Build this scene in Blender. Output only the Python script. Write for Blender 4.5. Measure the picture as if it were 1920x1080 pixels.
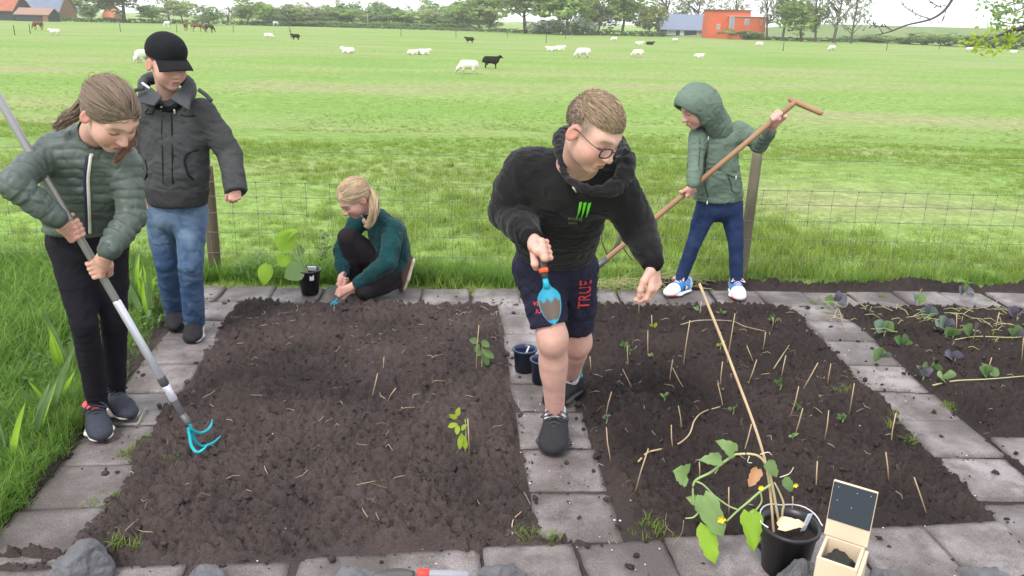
import bpy, math, random
import numpy as np
from mathutils import Vector, Matrix
for o in list(bpy.data.objects): bpy.data.objects.remove(o, do_unlink=True)
scene = bpy.context.scene
COL = scene.collection
rng = np.random.default_rng(7); random.seed(7)
# ------------------------------------------------------------------ camera
FPX, CH, HOR, ROLL = 1500.0, 1.65, 35.0, math.radians(1.4)
TH = math.atan((540 - HOR) / FPX)
FW = np.array([0, math.cos(TH), -math.sin(TH)]); UU = np.array([0, math.sin(TH), math.cos(TH)]); XX = np.array([1., 0, 0])
RT = math.cos(ROLL) * XX + math.sin(ROLL) * UU; UP = -math.sin(ROLL) * XX + math.cos(ROLL) * UU
CAM = np.array([0, 0, CH])
cd = bpy.data.cameras.new('camera'); cam = bpy.data.objects.new('camera', cd); COL.objects.link(cam)
cam.matrix_world = Matrix(((RT[0], UP[0], -FW[0], 0), (RT[1], UP[1], -FW[1], 0), (RT[2], UP[2], -FW[2], CH), (0, 0, 0, 1)))
cd.sensor_width = 36; cd.lens = FPX / 1920 * 36; cd.clip_start = 0.05; cd.clip_end = 3000
scene.camera = cam
scene.render.resolution_x = 1024; scene.render.resolution_y = 576
# ------------------------------------------------------------------ sky and sun (bright overcast)
SUN_EL, SUN_AZ = math.radians(52), math.radians(215)      # azimuth clockwise from +Y
world = bpy.data.worlds.new('World'); scene.world = world; world.use_nodes = True
nt = world.node_tree; nt.nodes.clear()
out = nt.nodes.new('ShaderNodeOutputWorld'); bg = nt.nodes.new('ShaderNodeBackground')
sky = nt.nodes.new('ShaderNodeTexSky'); sky.sky_type = 'NISHITA'; sky.sun_disc = False
sky.sun_elevation = SUN_EL; sky.sun_rotation = SUN_AZ; sky.air_density = 1.0; sky.dust_density = 3.0
mixc = nt.nodes.new('ShaderNodeMix'); mixc.data_type = 'RGBA'; mixc.inputs['Factor'].default_value = 0.88
mixc.inputs[7].default_value = (9.3, 9.6, 10.2, 1)      # the even cloud layer
nt.links.new(sky.outputs[0], mixc.inputs[6]); nt.links.new(mixc.outputs[2], bg.inputs[0])
bg.inputs[1].default_value = 0.105
nt.links.new(bg.outputs[0], out.inputs[0])
sd = bpy.data.lights.new('sun', 'SUN'); sun = bpy.data.objects.new('sun', sd); COL.objects.link(sun)
sd.energy = 1.5; sd.angle = math.radians(14); sd.color = (1, 0.97, 0.92)
sv = Vector((math.sin(SUN_AZ) * math.cos(SUN_EL), math.cos(SUN_AZ) * math.cos(SUN_EL), math.sin(SUN_EL)))
sun.rotation_euler = sv.to_track_quat('Z', 'Y').to_euler()
vs = scene.view_settings; vs.view_transform = 'Standard'; vs.look = 'None'; vs.exposure = 0.9; vs.gamma = 1; vs.use_curve_mapping = False
scene.render.engine = 'CYCLES'; scene.cycles.volume_bounces = 2

# ------------------------------------------------------------------ places: a pixel ray met with the ground or with a depth
def ray(px, py): return FW + RT * (px - 960) / FPX - UP * (py - 540) / FPX
def G(px, py, z=0.0):
    d = ray(px, py); return CAM + d * ((z - CH) / d[2])
def P(px, py, y):
    d = ray(px, py); return CAM + d * (y / d[1])
V3 = lambda *a: np.array(a, float)
def nrm(v): v = np.asarray(v, float); return v / (np.linalg.norm(v) + 1e-12)
# ------------------------------------------------------------------ objects
def put(o, parent=None, label=None, cat=None, group=None, kind=None):
    COL.objects.link(o)
    if parent is not None: o.parent = parent
    tag(o, label, cat, group, kind); return o
def tag(o, label=None, cat=None, group=None, kind=None):
    if label: o['label'] = label
    if cat: o['category'] = cat
    if group: o['group'] = group
    if kind: o['kind'] = kind
    return o
def empty(name, loc, label=None, cat=None, group=None, rz=0.0, kind=None):
    o = bpy.data.objects.new(name, None); o.location = Vector(loc); o.rotation_euler = (0, 0, rz); o.empty_display_size = .05
    return put(o, None, label, cat, group, kind)
def mesh_np(name, V, F, mats=(), col=None, smooth=True, mi=None, uv=None):
    """V (n,3), F (m,k) int array or list of lists"""
    me = bpy.data.meshes.new(name); V = np.asarray(V, np.float32)
    if isinstance(F, np.ndarray):
        m, k = F.shape
        me.vertices.add(len(V)); me.vertices.foreach_set('co', V.ravel())
        me.loops.add(m * k); me.loops.foreach_set('vertex_index', F.astype(np.int32).ravel())
        me.polygons.add(m); me.polygons.foreach_set('loop_start', np.arange(0, m * k, k, dtype=np.int32))
        me.update(calc_edges=True)
    else:
        me.from_pydata([tuple(v) for v in V], [], F); me.update()
    if smooth: me.polygons.foreach_set('use_smooth', np.ones(len(me.polygons), bool))
    if mi is not None: me.polygons.foreach_set('material_index', np.asarray(mi, np.int32))
    if col is not None:
        a = me.color_attributes.new('Col', 'FLOAT_COLOR', 'POINT')
        c = np.ones((len(V), 4), np.float32); c[:, :3] = col; a.data.foreach_set('color', c.ravel())
    for m_ in mats: me.materials.append(m_)
    me.validate() if False else None
    return me
def obj(name, me, parent=None, **kw):
    """vertices are given in world space; a parent Empty without rotation moves them into its own space"""
    o = bpy.data.objects.new(name, me)
    put(o, parent, **kw)
    if parent is not None: o.matrix_parent_inverse = Matrix.Identity(4)
    return o
def world_child(name, me, root, **kw):
    o = obj(name, me, root, **kw)
    p = root; off = Vector((0, 0, 0))
    while p is not None: off += Vector(p.location); p = p.parent
    o.location = -off; return o
class MB:
    """collects simple solids in one mesh"""
    def __init__(s): s.v = []; s.f = []; s.n = 0; s.m = []
    def add(s, V, F, mi=0):
        s.v.append(np.asarray(V, float)); s.f += [[i + s.n for i in f] for f in F]; s.m += [mi] * len(F); s.n += len(V); return s
    def box(s, c, h, M=None, mi=0):
        q = np.array([[x, y, z] for x in (-1, 1) for y in (-1, 1) for z in (-1, 1)], float) * np.array(h)
        if M is not None: q = q @ np.array(M).T
        return s.add(q + np.array(c), [[0, 1, 3, 2], [4, 6, 7, 5], [0, 4, 5, 1], [2, 3, 7, 6], [0, 2, 6, 4], [1, 5, 7, 3]], mi)
    def tube(s, pts, rad, n=6, mi=0, cap=True):
        pts = np.asarray(pts, float); k = len(pts); rad = np.broadcast_to(np.asarray(rad, float), (k,))
        t = np.gradient(pts, axis=0); t /= np.linalg.norm(t, axis=1, keepdims=True) + 1e-9
        ref = V3(0, 0, 1) if abs(t[0][2]) < .9 else V3(1, 0, 0)
        V = []
        for i in range(k):
            a = nrm(np.cross(t[i], ref)); b = np.cross(t[i], a); ref = np.cross(a, t[i]) if False else ref
            for j in range(n):
                w = 2 * math.pi * j / n; V.append(pts[i] + rad[i] * (math.cos(w) * a + math.sin(w) * b))
        F = [[i * n + j, i * n + (j + 1) % n, (i + 1) * n + (j + 1) % n, (i + 1) * n + j] for i in range(k - 1) for j in range(n)]
        if cap: F += [list(range(n))[::-1], [(k - 1) * n + j for j in range(n)]]
        return s.add(V, F, mi)
    def lathe(s, c, prof, n=24, M=None, mi=0, close=False):
        V = []; k = len(prof)
        for r, z in prof:
            for j in range(n):
                w = 2 * math.pi * j / n; V.append((r * math.cos(w), r * math.sin(w), z))
        V = np.array(V)
        if M is not None: V = V @ np.array(M).T
        F = [[i * n + j, i * n + (j + 1) % n, (i + 1) * n + (j + 1) % n, (i + 1) * n + j] for i in range(k - 1) for j in range(n)]
        if close: F += [list(range(n))[::-1], [(k - 1) * n + j for j in range(n)]]
        return s.add(V + np.array(c), F, mi)
    def mesh(s, name, mats=(), smooth=True, col=None):
        me = mesh_np(name, np.concatenate(s.v), s.f, mats, smooth=smooth, mi=s.m, col=col); return me
def basis(z, x=None):
    """columns x,y,z with z given"""
    z = nrm(z); x = V3(1, 0, 0) if x is None else np.asarray(x, float)
    if abs(np.dot(nrm(x), z)) > .98: x = V3(0, 1, 0)
    x = nrm(x - z * np.dot(x, z)); return np.stack([x, np.cross(z, x), z], 1)
def spline(pts, n=8):
    pts = np.asarray(pts, float); q = np.vstack([2 * pts[0] - pts[1], pts, 2 * pts[-1] - pts[-2]]); o = []
    for i in range(1, len(q) - 2):
        for t in np.linspace(0, 1, n, endpoint=False):
            a, b, c, d = q[i - 1:i + 3]
            o.append(.5 * (2 * b + (c - a) * t + (2 * a - 5 * b + 4 * c - d) * t * t + (3 * b - a - 3 * c + d) * t ** 3))
    o.append(q[-2]); return np.array(o)

# ------------------------------------------------------------------ noise on arrays
def _hash(i, j, k, s):
    h = (i.astype(np.int64) * 374761393 + j.astype(np.int64) * 668265263 + k.astype(np.int64) * 2147483647 + s * 974634767) & 0xffffffff
    h = ((h ^ (h >> 13)) * 1274126177) & 0xffffffff
    return ((h ^ (h >> 16)) & 0xffff) / 65535.0
def vnoise(p, s=0):
    p = np.asarray(p, float); f = np.floor(p); w = p - f; w = w * w * w * (w * (w * 6 - 15) + 10); f = f.astype(np.int64); r = 0
    for a in (0, 1):
        for b in (0, 1):
            for c in (0, 1):
                r = r + _hash(f[..., 0] + a, f[..., 1] + b, f[..., 2] + c, s) * (w[..., 0] if a else 1 - w[..., 0]) * (w[..., 1] if b else 1 - w[..., 1]) * (w[..., 2] if c else 1 - w[..., 2])
    return r * 2 - 1
def fbm(p, o=4, s=0, g=.5):
    p = np.asarray(p, float); r = 0; a = 1.
    for i in range(o): r = r + a * vnoise(p, s + i); p = p * 2.03 + 17.3; a *= g
    return r

# ------------------------------------------------------------------ signed-distance modelling for bodies and cloth
class SDF:
    def __init__(s, lo, hi, h):
        s.h = h; s.lo = np.asarray(lo, float); n = np.ceil((np.asarray(hi) - s.lo) / h).astype(int) + 1; s.n = n
        s.ax = [s.lo[i] + h * np.arange(n[i]) for i in range(3)]; s.d = np.full(n, 1.0, np.float32); s.prims = []; s.k = .01
    def win(s, lo, hi):
        a = np.clip(np.floor((lo - s.lo) / s.h).astype(int), 0, s.n - 1); b = np.clip(np.ceil((hi - s.lo) / s.h).astype(int) + 1, 1, s.n)
        sl = tuple(slice(a[i], b[i]) for i in range(3)); x, y, z = (s.ax[i][sl[i]] for i in range(3))
        return sl, (x[:, None, None], y[None, :, None], z[None, None, :])
    def comb(s, sl, d, op, k):
        e = s.d[sl]; d = d.astype(np.float32)
        if op == 'u':
            if k <= 0: s.d[sl] = np.minimum(e, d)
            else:
                h = np.maximum(k - np.abs(e - d), 0) / k; s.d[sl] = np.minimum(e, d) - h * h * k * .25
        elif op == 's':
            h = np.maximum(k - np.abs(e + d), 0) / max(k, 1e-9); s.d[sl] = np.maximum(e, -d) + h * h * k * .25
        elif op == 'i': s.d[sl] = np.maximum(e, d)
    @staticmethod
    def segd(p, a, b, ra, rb, side, cap):
        L = np.linalg.norm(b - a) + 1e-9; ax = (b - a) / L; M = basis(ax, side); u_, v_ = M[:, 0], M[:, 1]
        x, y, z = p[0] - a[0], p[1] - a[1], p[2] - a[2]
        s0 = x * ax[0] + y * ax[1] + z * ax[2]; t = np.clip(s0 / L, 0, 1); sx = s0 - t * L
        u = x * u_[0] + y * u_[1] + z * u_[2]; v = x * v_[0] + y * v_[1] + z * v_[2]
        ru = ra[0] + (rb[0] - ra[0]) * t; rv = ra[1] + (rb[1] - ra[1]) * t; m = np.minimum(ru, rv)
        return (np.sqrt((u / ru) ** 2 + (v / rv) ** 2 + (sx / (m * cap)) ** 2) - 1) * m, t * L
    def seg(s, a, b, ra, rb=None, side=None, k=None, op='u', cap=1.0, arc=0.0, nm=''):
        a = np.asarray(a, float); b = np.asarray(b, float); k = s.k if k is None else k
        rb = ra if rb is None else rb; ra = (ra, ra) if np.isscalar(ra) else ra; rb = (rb, rb) if np.isscalar(rb) else rb
        R = max(*ra, *rb) + k + 3 * s.h; sl, p = s.win(np.minimum(a, b) - R, np.maximum(a, b) + R)
        d, _ = s.segd(p, a, b, ra, rb, side, cap); s.comb(sl, d, op, k)
        if op == 'u': s.prims.append((a, b, ra, rb, side, cap, arc, nm))
        return s
    def chain(s, pts, rads, side=None, k=None, nm='', cap=1.0):
        arc = 0; k = s.k if k is None else k; pts = [np.asarray(p, float) for p in pts]; R2 = [(r, r) if np.isscalar(r) else tuple(r) for r in rads]
        mx = max(max(r) for r in R2) + k + 3 * s.h; A = np.array(pts); sl, p = s.win(A.min(0) - mx, A.max(0) + mx); D = None; kk = .006
        for i in range(len(pts) - 1):
            d, _ = s.segd(p, pts[i], pts[i + 1], R2[i], R2[i + 1], side, cap); s.prims.append((pts[i], pts[i + 1], R2[i], R2[i + 1], side, cap, arc, nm)); arc += np.linalg.norm(pts[i + 1] - pts[i])
            if D is None: D = d
            else: hh = np.maximum(kk - np.abs(D - d), 0) / kk; D = np.minimum(D, d) - hh * hh * kk * .25
        s.comb(sl, D, 'u', k); return s
    def ell(s, c, r, M=None, k=None, op='u'):
        c = np.asarray(c, float); r = np.asarray(r, float); k = s.k if k is None else k; R = r.max() + k + 3 * s.h
        M = np.eye(3) if M is None else np.asarray(M); sl, p = s.win(c - R, c + R); x = [p[i] - c[i] for i in range(3)]
        q = [(x[0] * M[0, i] + x[1] * M[1, i] + x[2] * M[2, i]) / r[i] for i in range(3)]
        n0 = np.sqrt(q[0] ** 2 + q[1] ** 2 + q[2] ** 2); n1 = np.sqrt((q[0] / r[0]) ** 2 + (q[1] / r[1]) ** 2 + (q[2] / r[2]) ** 2)
        s.comb(sl, n0 * (n0 - 1) / np.maximum(n1, 1e-6), op, k); return s
    def box(s, c, hf, M=None, rnd=.005, k=None, op='u'):
        c = np.asarray(c, float); hf = np.asarray(hf, float); k = s.k if k is None else k; R = np.linalg.norm(hf) + k + 3 * s.h
        M = np.eye(3) if M is None else np.asarray(M); sl, p = s.win(c - R, c + R); x = [p[i] - c[i] for i in range(3)]
        q = [np.abs(x[0] * M[0, i] + x[1] * M[1, i] + x[2] * M[2, i]) - hf[i] + rnd for i in range(3)]
        d = np.sqrt(sum(np.maximum(a, 0) ** 2 for a in q)) + np.minimum(np.maximum(np.maximum(q[0], q[1]), q[2]), 0) - rnd
        s.comb(sl, d, op, k); return s
    def cut(s, p0, n, R):
        """removes what lies beyond the plane (side of n), near p0"""
        p0 = np.asarray(p0, float); n = nrm(n); sl, p = s.win(p0 - R, p0 + R)
        r2 = (p[0] - p0[0]) ** 2 + (p[1] - p0[1]) ** 2 + (p[2] - p0[2]) ** 2
        d = (p[0] - p0[0]) * n[0] + (p[1] - p0[1]) * n[1] + (p[2] - p0[2]) * n[2]
        d = np.where(r2 < R * R, d, -1.0); s.comb(sl, d + 0 * s.d[sl], 'i', 0); return s
    def shell(s, t):
        s.d = np.maximum(s.d, -(s.d + t)); return s
    def nets(s):
        d = s.d; S = d < 0; n = np.array(d.shape) - 1
        c = np.zeros(n, np.int8); C8 = [(a, b, e) for a in (0, 1) for b in (0, 1) for e in (0, 1)]
        sub = lambda A, a, b, e: A[a:n[0] + a, b:n[1] + b, e:n[2] + e]
        for q in C8: c += sub(S, *q)
        act = (c > 0) & (c < 8); I = np.array(np.nonzero(act)).T; idx = np.full(n, -1, np.int32); idx[act] = np.arange(len(I))
        acc = np.zeros((len(I), 3)); w = np.zeros(len(I))
        for q0 in C8:
            for ax in range(3):
                if q0[ax]: continue
                q1 = list(q0); q1[ax] = 1
                d0 = d[I[:, 0] + q0[0], I[:, 1] + q0[1], I[:, 2] + q0[2]]; d1 = d[I[:, 0] + q1[0], I[:, 1] + q1[1], I[:, 2] + q1[2]]
                m = (d0 < 0) != (d1 < 0); t = np.where(m, d0 / np.where(m, d0 - d1, 1), 0)
                pt = np.tile(np.array(q0, float), (len(I), 1)); pt[:, ax] += t; acc[m] += pt[m]; w[m] += 1
        V = s.lo + s.h * (I + acc / w[:, None]); F = []
        for ax in range(3):
            o1, o2 = (ax + 1) % 3, (ax + 2) % 3
            A0 = [slice(1, -1)] * 3; A1 = [slice(1, -1)] * 3; A0[ax] = slice(0, -1); A1[ax] = slice(1, None)
            s0, s1 = S[tuple(A0)], S[tuple(A1)]; e = np.array(np.nonzero(s0 != s1)).T
            inside = s0[tuple(e.T)]
            for a_, off in enumerate((0,)): pass
            def cell(da, db):
                q = e.copy(); q[:, o1] += da; q[:, o2] += db; return idx[tuple(q.T)]
            f = np.stack([cell(0, 0), cell(1, 0), cell(1, 1), cell(0, 1)], 1)
            f[~inside] = f[~inside][:, ::-1]; F.append(f)
        F = np.concatenate(F); F = F[(F >= 0).all(1)]
        return V, F
    def arcs(s, V, names=None):
        """for each vertex: index of the nearest limb, length along it"""
        best = np.full(len(V), 9.); bi = np.zeros(len(V), int); ba = np.zeros(len(V))
        p = (V[:, 0], V[:, 1], V[:, 2])
        for i, (a, b, ra, rb, side, cap, arc, nm) in enumerate(s.prims):
            d, t = s.segd(p, a, b, ra, rb, side, cap); m = d < best; best[m] = d[m]; bi[m] = i; ba[m] = arc + t[m]
        return bi, ba
def vnormals(V, F):
    n = np.zeros_like(V); a = V[F[:, 2]] - V[F[:, 0]]; b = V[F[:, 3]] - V[F[:, 1]]; fn = np.cross(a, b)
    for i in range(4): np.add.at(n, F[:, i], fn)
    return n / (np.linalg.norm(n, axis=1, keepdims=True) + 1e-12)
def relax(V, F, it=1, w=.5):
    for _ in range(it):
        acc = np.zeros_like(V); c = np.zeros(len(V))
        for i in range(4):
            j = (i + 1) % 4
            np.add.at(acc, F[:, i], V[F[:, j]]); np.add.at(acc, F[:, j], V[F[:, i]]); np.add.at(c, F[:, i], 1); np.add.at(c, F[:, j], 1)
        V = V * (1 - w) + w * acc / c[:, None]
    return V

# ------------------------------------------------------------------ materials
MATS = {}
def mat(name, col=(.5, .5, .5), rough=.8, attr=False, noise=None, bump=None, spec=.3, sss=0, metal=0, col2=None, alpha=None, trans=0, coords='Object', extra=None, stretch=None, sheen=0):
    """noise=(scale, amount, detail): variation of the colour towards col2; bump=(scale, strength, distance)"""
    if name in MATS: return MATS[name]
    m = bpy.data.materials.new(name); m.use_nodes = True; n = m.node_tree.nodes; l = m.node_tree.links; b = n['Principled BSDF']
    b.inputs['Roughness'].default_value = rough; b.inputs['Specular IOR Level'].default_value = spec; b.inputs['Metallic'].default_value = metal
    if sheen: b.inputs['Sheen Weight'].default_value = sheen
    if sss: b.inputs['Subsurface Weight'].default_value = sss; b.inputs['Subsurface Radius'].default_value = (.012, .005, .003); b.inputs['Subsurface Scale'].default_value = .6
    if trans: b.inputs['Transmission Weight'].default_value = trans
    if attr:
        at = n.new('ShaderNodeAttribute'); at.attribute_name = 'Col'; src = at.outputs['Color']
    else:
        r = n.new('ShaderNodeRGB'); r.outputs[0].default_value = (*col, 1); src = r.outputs[0]
    tc = n.new('ShaderNodeTexCoord'); co = tc.outputs[coords]
    if stretch:
        mp = n.new('ShaderNodeMapping'); mp.inputs['Scale'].default_value = stretch; l.new(co, mp.inputs[0]); co = mp.outputs[0]
    if noise:
        tx = n.new('ShaderNodeTexNoise'); tx.inputs['Scale'].default_value = noise[0]; tx.inputs['Detail'].default_value = noise[2] if len(noise) > 2 else 4; l.new(co, tx.inputs['Vector'])
        mr = n.new('ShaderNodeMapRange'); mr.inputs[1].default_value = .35; mr.inputs[2].default_value = .65; mr.inputs[3].default_value = 0; mr.inputs[4].default_value = noise[1]; l.new(tx.outputs[0], mr.inputs[0])
        mx = n.new('ShaderNodeMix'); mx.data_type = 'RGBA'; l.new(mr.outputs[0], mx.inputs['Factor']); l.new(src, mx.inputs[6])
        if col2 is None:
            ml = n.new('ShaderNodeMix'); ml.data_type = 'RGBA'; ml.blend_type = 'MULTIPLY'; ml.inputs['Factor'].default_value = 1; l.new(src, ml.inputs[6]); ml.inputs[7].default_value = (.45, .45, .45, 1); l.new(ml.outputs[2], mx.inputs[7])
        else: mx.inputs[7].default_value = (*col2, 1)
        src = mx.outputs[2]
    if bump:
        tb = n.new('ShaderNodeTexNoise'); tb.inputs['Scale'].default_value = bump[0]; tb.inputs['Detail'].default_value = 7; tb.inputs['Roughness'].default_value = .58; tb.inputs['Distortion'].default_value = .4; l.new(co, tb.inputs['Vector'])
        bp = n.new('ShaderNodeBump'); bp.inputs['Strength'].default_value = bump[1]; bp.inputs['Distance'].default_value = bump[2]; l.new(tb.outputs[0], bp.inputs['Height']); l.new(bp.outputs[0], b.inputs['Normal'])
    if extra: src = extra(n, l, b, src, co) or src
    l.new(src, b.inputs['Base Color'])
    MATS[name] = m; return m
def leafmat(name, col, col2, tl=.35, rough=.55, scale=9., attr=False):
    """leaves: half the light goes through"""
    def ex(n, l, b, src, co):
        t = n.new('ShaderNodeBsdfTranslucent'); mx = n.new('ShaderNodeMixShader'); mx.inputs[0].default_value = tl
        l.new(src, t.inputs[0]); o = n['Material Output']; l.new(b.outputs[0], mx.inputs[1]); l.new(t.outputs[0], mx.inputs[2]); l.new(mx.outputs[0], o.inputs[0])
    return mat(name, col, rough, attr=attr, noise=(scale, 1, 2), col2=col2, spec=.25, extra=ex)
# ================================================================== GROUND
FZ = -1.6
def field_z(y):
    t = np.clip((np.asarray(y, float) - 5.4) / 24, 0, 1); return -.03 + (FZ + .03) * t * t * (3 - 2 * t) - .06 * np.clip((5.0 - np.asarray(y, float)) / .3, 0, 1)
def field_mat():
    def ex(n, l, b, src, co):
        t = n.new('ShaderNodeTexNoise'); t.inputs['Scale'].default_value = .12; t.inputs['Detail'].default_value = 5; mp = n.new('ShaderNodeMapping'); mp.inputs['Scale'].default_value = (.45, 1.5, 1); l.new(co, mp.inputs[0]); l.new(mp.outputs[0], t.inputs['Vector'])
        r = n.new('ShaderNodeValToRGB'); r.color_ramp.elements[0].position = .36; r.color_ramp.elements[0].color = (.165, .265, .058, 1); r.color_ramp.elements[1].position = .66; r.color_ramp.elements[1].color = (.255, .27, .12, 1)
        e = r.color_ramp.elements.new(.52); e.color = (.20, .285, .078, 1); l.new(t.outputs[0], r.inputs[0])
        t2 = n.new('ShaderNodeTexNoise'); t2.inputs['Scale'].default_value = 3.; t2.inputs['Detail'].default_value = 7; l.new(co, t2.inputs['Vector'])
        mx = n.new('ShaderNodeMix'); mx.data_type = 'RGBA'; mx.blend_type = 'OVERLAY'; mx.inputs['Factor'].default_value = .55; l.new(r.outputs[0], mx.inputs[6]); l.new(t2.outputs[0], mx.inputs[7])
        t3 = n.new('ShaderNodeTexNoise'); t3.inputs['Scale'].default_value = 14; t3.inputs['Detail'].default_value = 5; t3.inputs['Roughness'].default_value = .7; l.new(co, t3.inputs['Vector']); m3 = n.new('ShaderNodeMapRange'); m3.inputs[1].default_value = .3; m3.inputs[2].default_value = .7; m3.inputs[3].default_value = .62; m3.inputs[4].default_value = 1.3; l.new(t3.outputs[0], m3.inputs[0]); hs = n.new('ShaderNodeHueSaturation'); l.new(m3.outputs[0], hs.inputs['Value']); l.new(mx.outputs[2], hs.inputs['Color'])
        return hs.outputs[0]
    return mat('field_grass', (.1, .2, .04), .9, bump=(9, .6, .05), spec=.1, extra=ex)
def build_field():
    ys = np.concatenate([np.linspace(-6, 5, 12), np.linspace(5.3, 40, 70), np.geomspace(42, 900, 45)])
    xs = np.concatenate([-np.geomspace(800, 12, 30), np.linspace(-11, 11, 45), np.geomspace(12, 800, 30)])
    X, Y = np.meshgrid(xs, ys, indexing='ij'); Z = field_z(Y) + np.where((Y > 6) & (Y < 120), .06 * fbm(np.stack([X * .25, Y * .25, 0 * X], -1), 3), 0)
    n, m = X.shape; i = np.arange(n * m).reshape(n, m)
    F = np.stack([i[:-1, :-1], i[1:, :-1], i[1:, 1:], i[:-1, 1:]], -1).reshape(-1, 4)
    obj('meadow_ground', mesh_np('meadow_ground', np.stack([X, Y, Z], -1).reshape(-1, 3), F, [field_mat()]), kind='structure')
build_field()

# ---- paths: centre lines of rows of 30 cm slabs
ROWS = {'back_path': ((-2.1, 4.645), (3.75, 4.94), .155), 'front_path': ((-2.2, 1.82), (1.75, 2.285), .155), 'front_path_second': ((-2.2, 1.505), (3.2, 2.12), .155),
        'centre_path': ((.255, 2.27), (.06, 4.59), .165), 'right_path': ((1.885, 2.27), (1.865, 4.68), .16), 'left_path': ((-1.5, 2.07), (-1.765, 4.5), .16),
        'side_path': ((2.06, 2.90), (3.9, 2.98), .155), 'side_path_second': ((2.06, 2.585), (3.9, 2.665), .155), 'side_path_third': ((2.06, 2.27), (3.9, 2.35), .155)}
def strip_sd(X, Y, a, b, hw):
    a = np.array(a); b = np.array(b); L = np.linalg.norm(b - a); d = (b - a) / L
    s = (X - a[0]) * d[0] + (Y - a[1]) * d[1]; v = (X - a[0]) * -d[1] + (Y - a[1]) * d[0]
    return np.maximum(np.abs(v) - hw, np.maximum(-s, s - L))
def path_sd(X, Y):
    r = np.full(X.shape, 9.)
    for a, b, hw in ROWS.values(): r = np.minimum(r, strip_sd(X, Y, a, b, hw))
    return r
def soil_z(X, Y, fine=True):
    X = np.asarray(X, float); Y = np.asarray(Y, float); p = np.stack([X, Y, 0 * X], -1)
    sd = path_sd(X, Y); wob = .022 * fbm(p * 9, 2, 3) + .025 * fbm(p * 2.6, 2, 8)
    leftbed = (X > -1.62) & (X < .2) & (Y > 2.2) & (Y < 4.6)
    spill = np.where((X < -1.2) & (Y > 2.1) & (Y < 4.5), .07 * np.clip((X + 1.68) / .12, 0, 1), 0)     # soil raked over the inner edge of the left path
    spill = np.maximum(spill, np.where((np.abs(X - 1.72) < .12) & (Y < 4.5), .03, 0)); spill = np.maximum(spill, np.where((X > -.2) & (X < .2) & (Y < 4.5), .025, 0))
    m = np.clip((sd + wob + spill) / .05, 0, 1); m = m * m * (3 - 2 * m)
    lump = .020 * fbm(p * 3.1, 2, 11); cl = np.clip(.5 * (1 - np.abs(fbm(p * 17, 2, 21))) + .5 * (1 - np.abs(fbm(p * 36, 2, 31))), 0, 1)
    cell = 1 - np.abs(fbm(p * 26 + .6 * np.stack([vnoise(p * 40, 61), vnoise(p * 40, 62), 0 * X], -1), 2, 51)); z = -.012 + m * (.008 + lump + .034 * cl ** 1.5 + .016 * cell ** 2)
    if fine: z = z + m * (.015 * fbm(p * 58, 3, 41, .66))
    z = np.where(X < -1.95, np.minimum(z, .0 + .01 * fbm(p * 8, 2)), z)
    edge = np.minimum(np.minimum(X + 2.6, 3.95 - X), np.minimum(Y - 1.25, np.where(X < .9, 4.90 + .05 * X, 5.12 + .04 * X) + .05 * fbm(p * 5, 2, 5) - Y))
    return np.maximum(z, -.022) - .05 * np.clip(1 - edge / .06, 0, 2)
def build_soil():
    st = .0092; xs = np.arange(-2.7, 4.0, st); ys = np.arange(1.7, 5.4, st)
    X, Y = np.meshgrid(xs, ys, indexing='ij'); Z = soil_z(X, Y)
    n, m = X.shape; i = np.arange(n * m).reshape(n, m)
    F = np.stack([i[:-1, :-1], i[1:, :-1], i[1:, 1:], i[:-1, 1:]], -1).reshape(-1, 4)
    # the frame sees a wedge only: drop faces far outside it
    xc, yc = X[:-1, :-1].ravel(), Y[:-1, :-1].ravel(); F = F[np.abs(xc) < .72 * yc + 1.3]
    us, F2 = np.unique(F, return_inverse=True); V = np.stack([X, Y, Z], -1).reshape(-1, 3)[us]
    def ex(n_, l, b, src, co):
        t = n_.new('ShaderNodeTexNoise'); t.inputs['Scale'].default_value = 2.2; t.inputs['Detail'].default_value = 6; l.new(co, t.inputs['Vector'])
        r = n_.new('ShaderNodeValToRGB'); r.color_ramp.elements[0].position = .35; r.color_ramp.elements[0].color = (.054, .042, .040, 1); r.color_ramp.elements[1].position = .68; r.color_ramp.elements[1].color = (.094, .071, .066, 1); l.new(t.outputs[0], r.inputs[0])
        t2 = n_.new('ShaderNodeTexNoise'); t2.inputs['Scale'].default_value = 140; t2.inputs['Detail'].default_value = 3; l.new(co, t2.inputs['Vector'])
        mx = n_.new('ShaderNodeMix'); mx.data_type = 'RGBA'; mx.blend_type = 'OVERLAY'; mx.inputs['Factor'].default_value = .5; l.new(r.outputs[0], mx.inputs[6]); l.new(t2.outputs[0], mx.inputs[7])
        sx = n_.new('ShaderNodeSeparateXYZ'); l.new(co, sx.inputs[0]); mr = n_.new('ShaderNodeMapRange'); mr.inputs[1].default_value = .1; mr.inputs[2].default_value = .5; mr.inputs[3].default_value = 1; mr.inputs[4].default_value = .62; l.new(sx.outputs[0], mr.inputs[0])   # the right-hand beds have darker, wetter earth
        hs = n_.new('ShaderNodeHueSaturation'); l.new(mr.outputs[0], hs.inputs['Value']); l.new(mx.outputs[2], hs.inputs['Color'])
        return hs.outputs[0]
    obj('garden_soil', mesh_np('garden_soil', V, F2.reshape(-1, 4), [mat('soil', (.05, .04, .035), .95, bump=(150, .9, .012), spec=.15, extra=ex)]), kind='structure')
build_soil()
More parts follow.
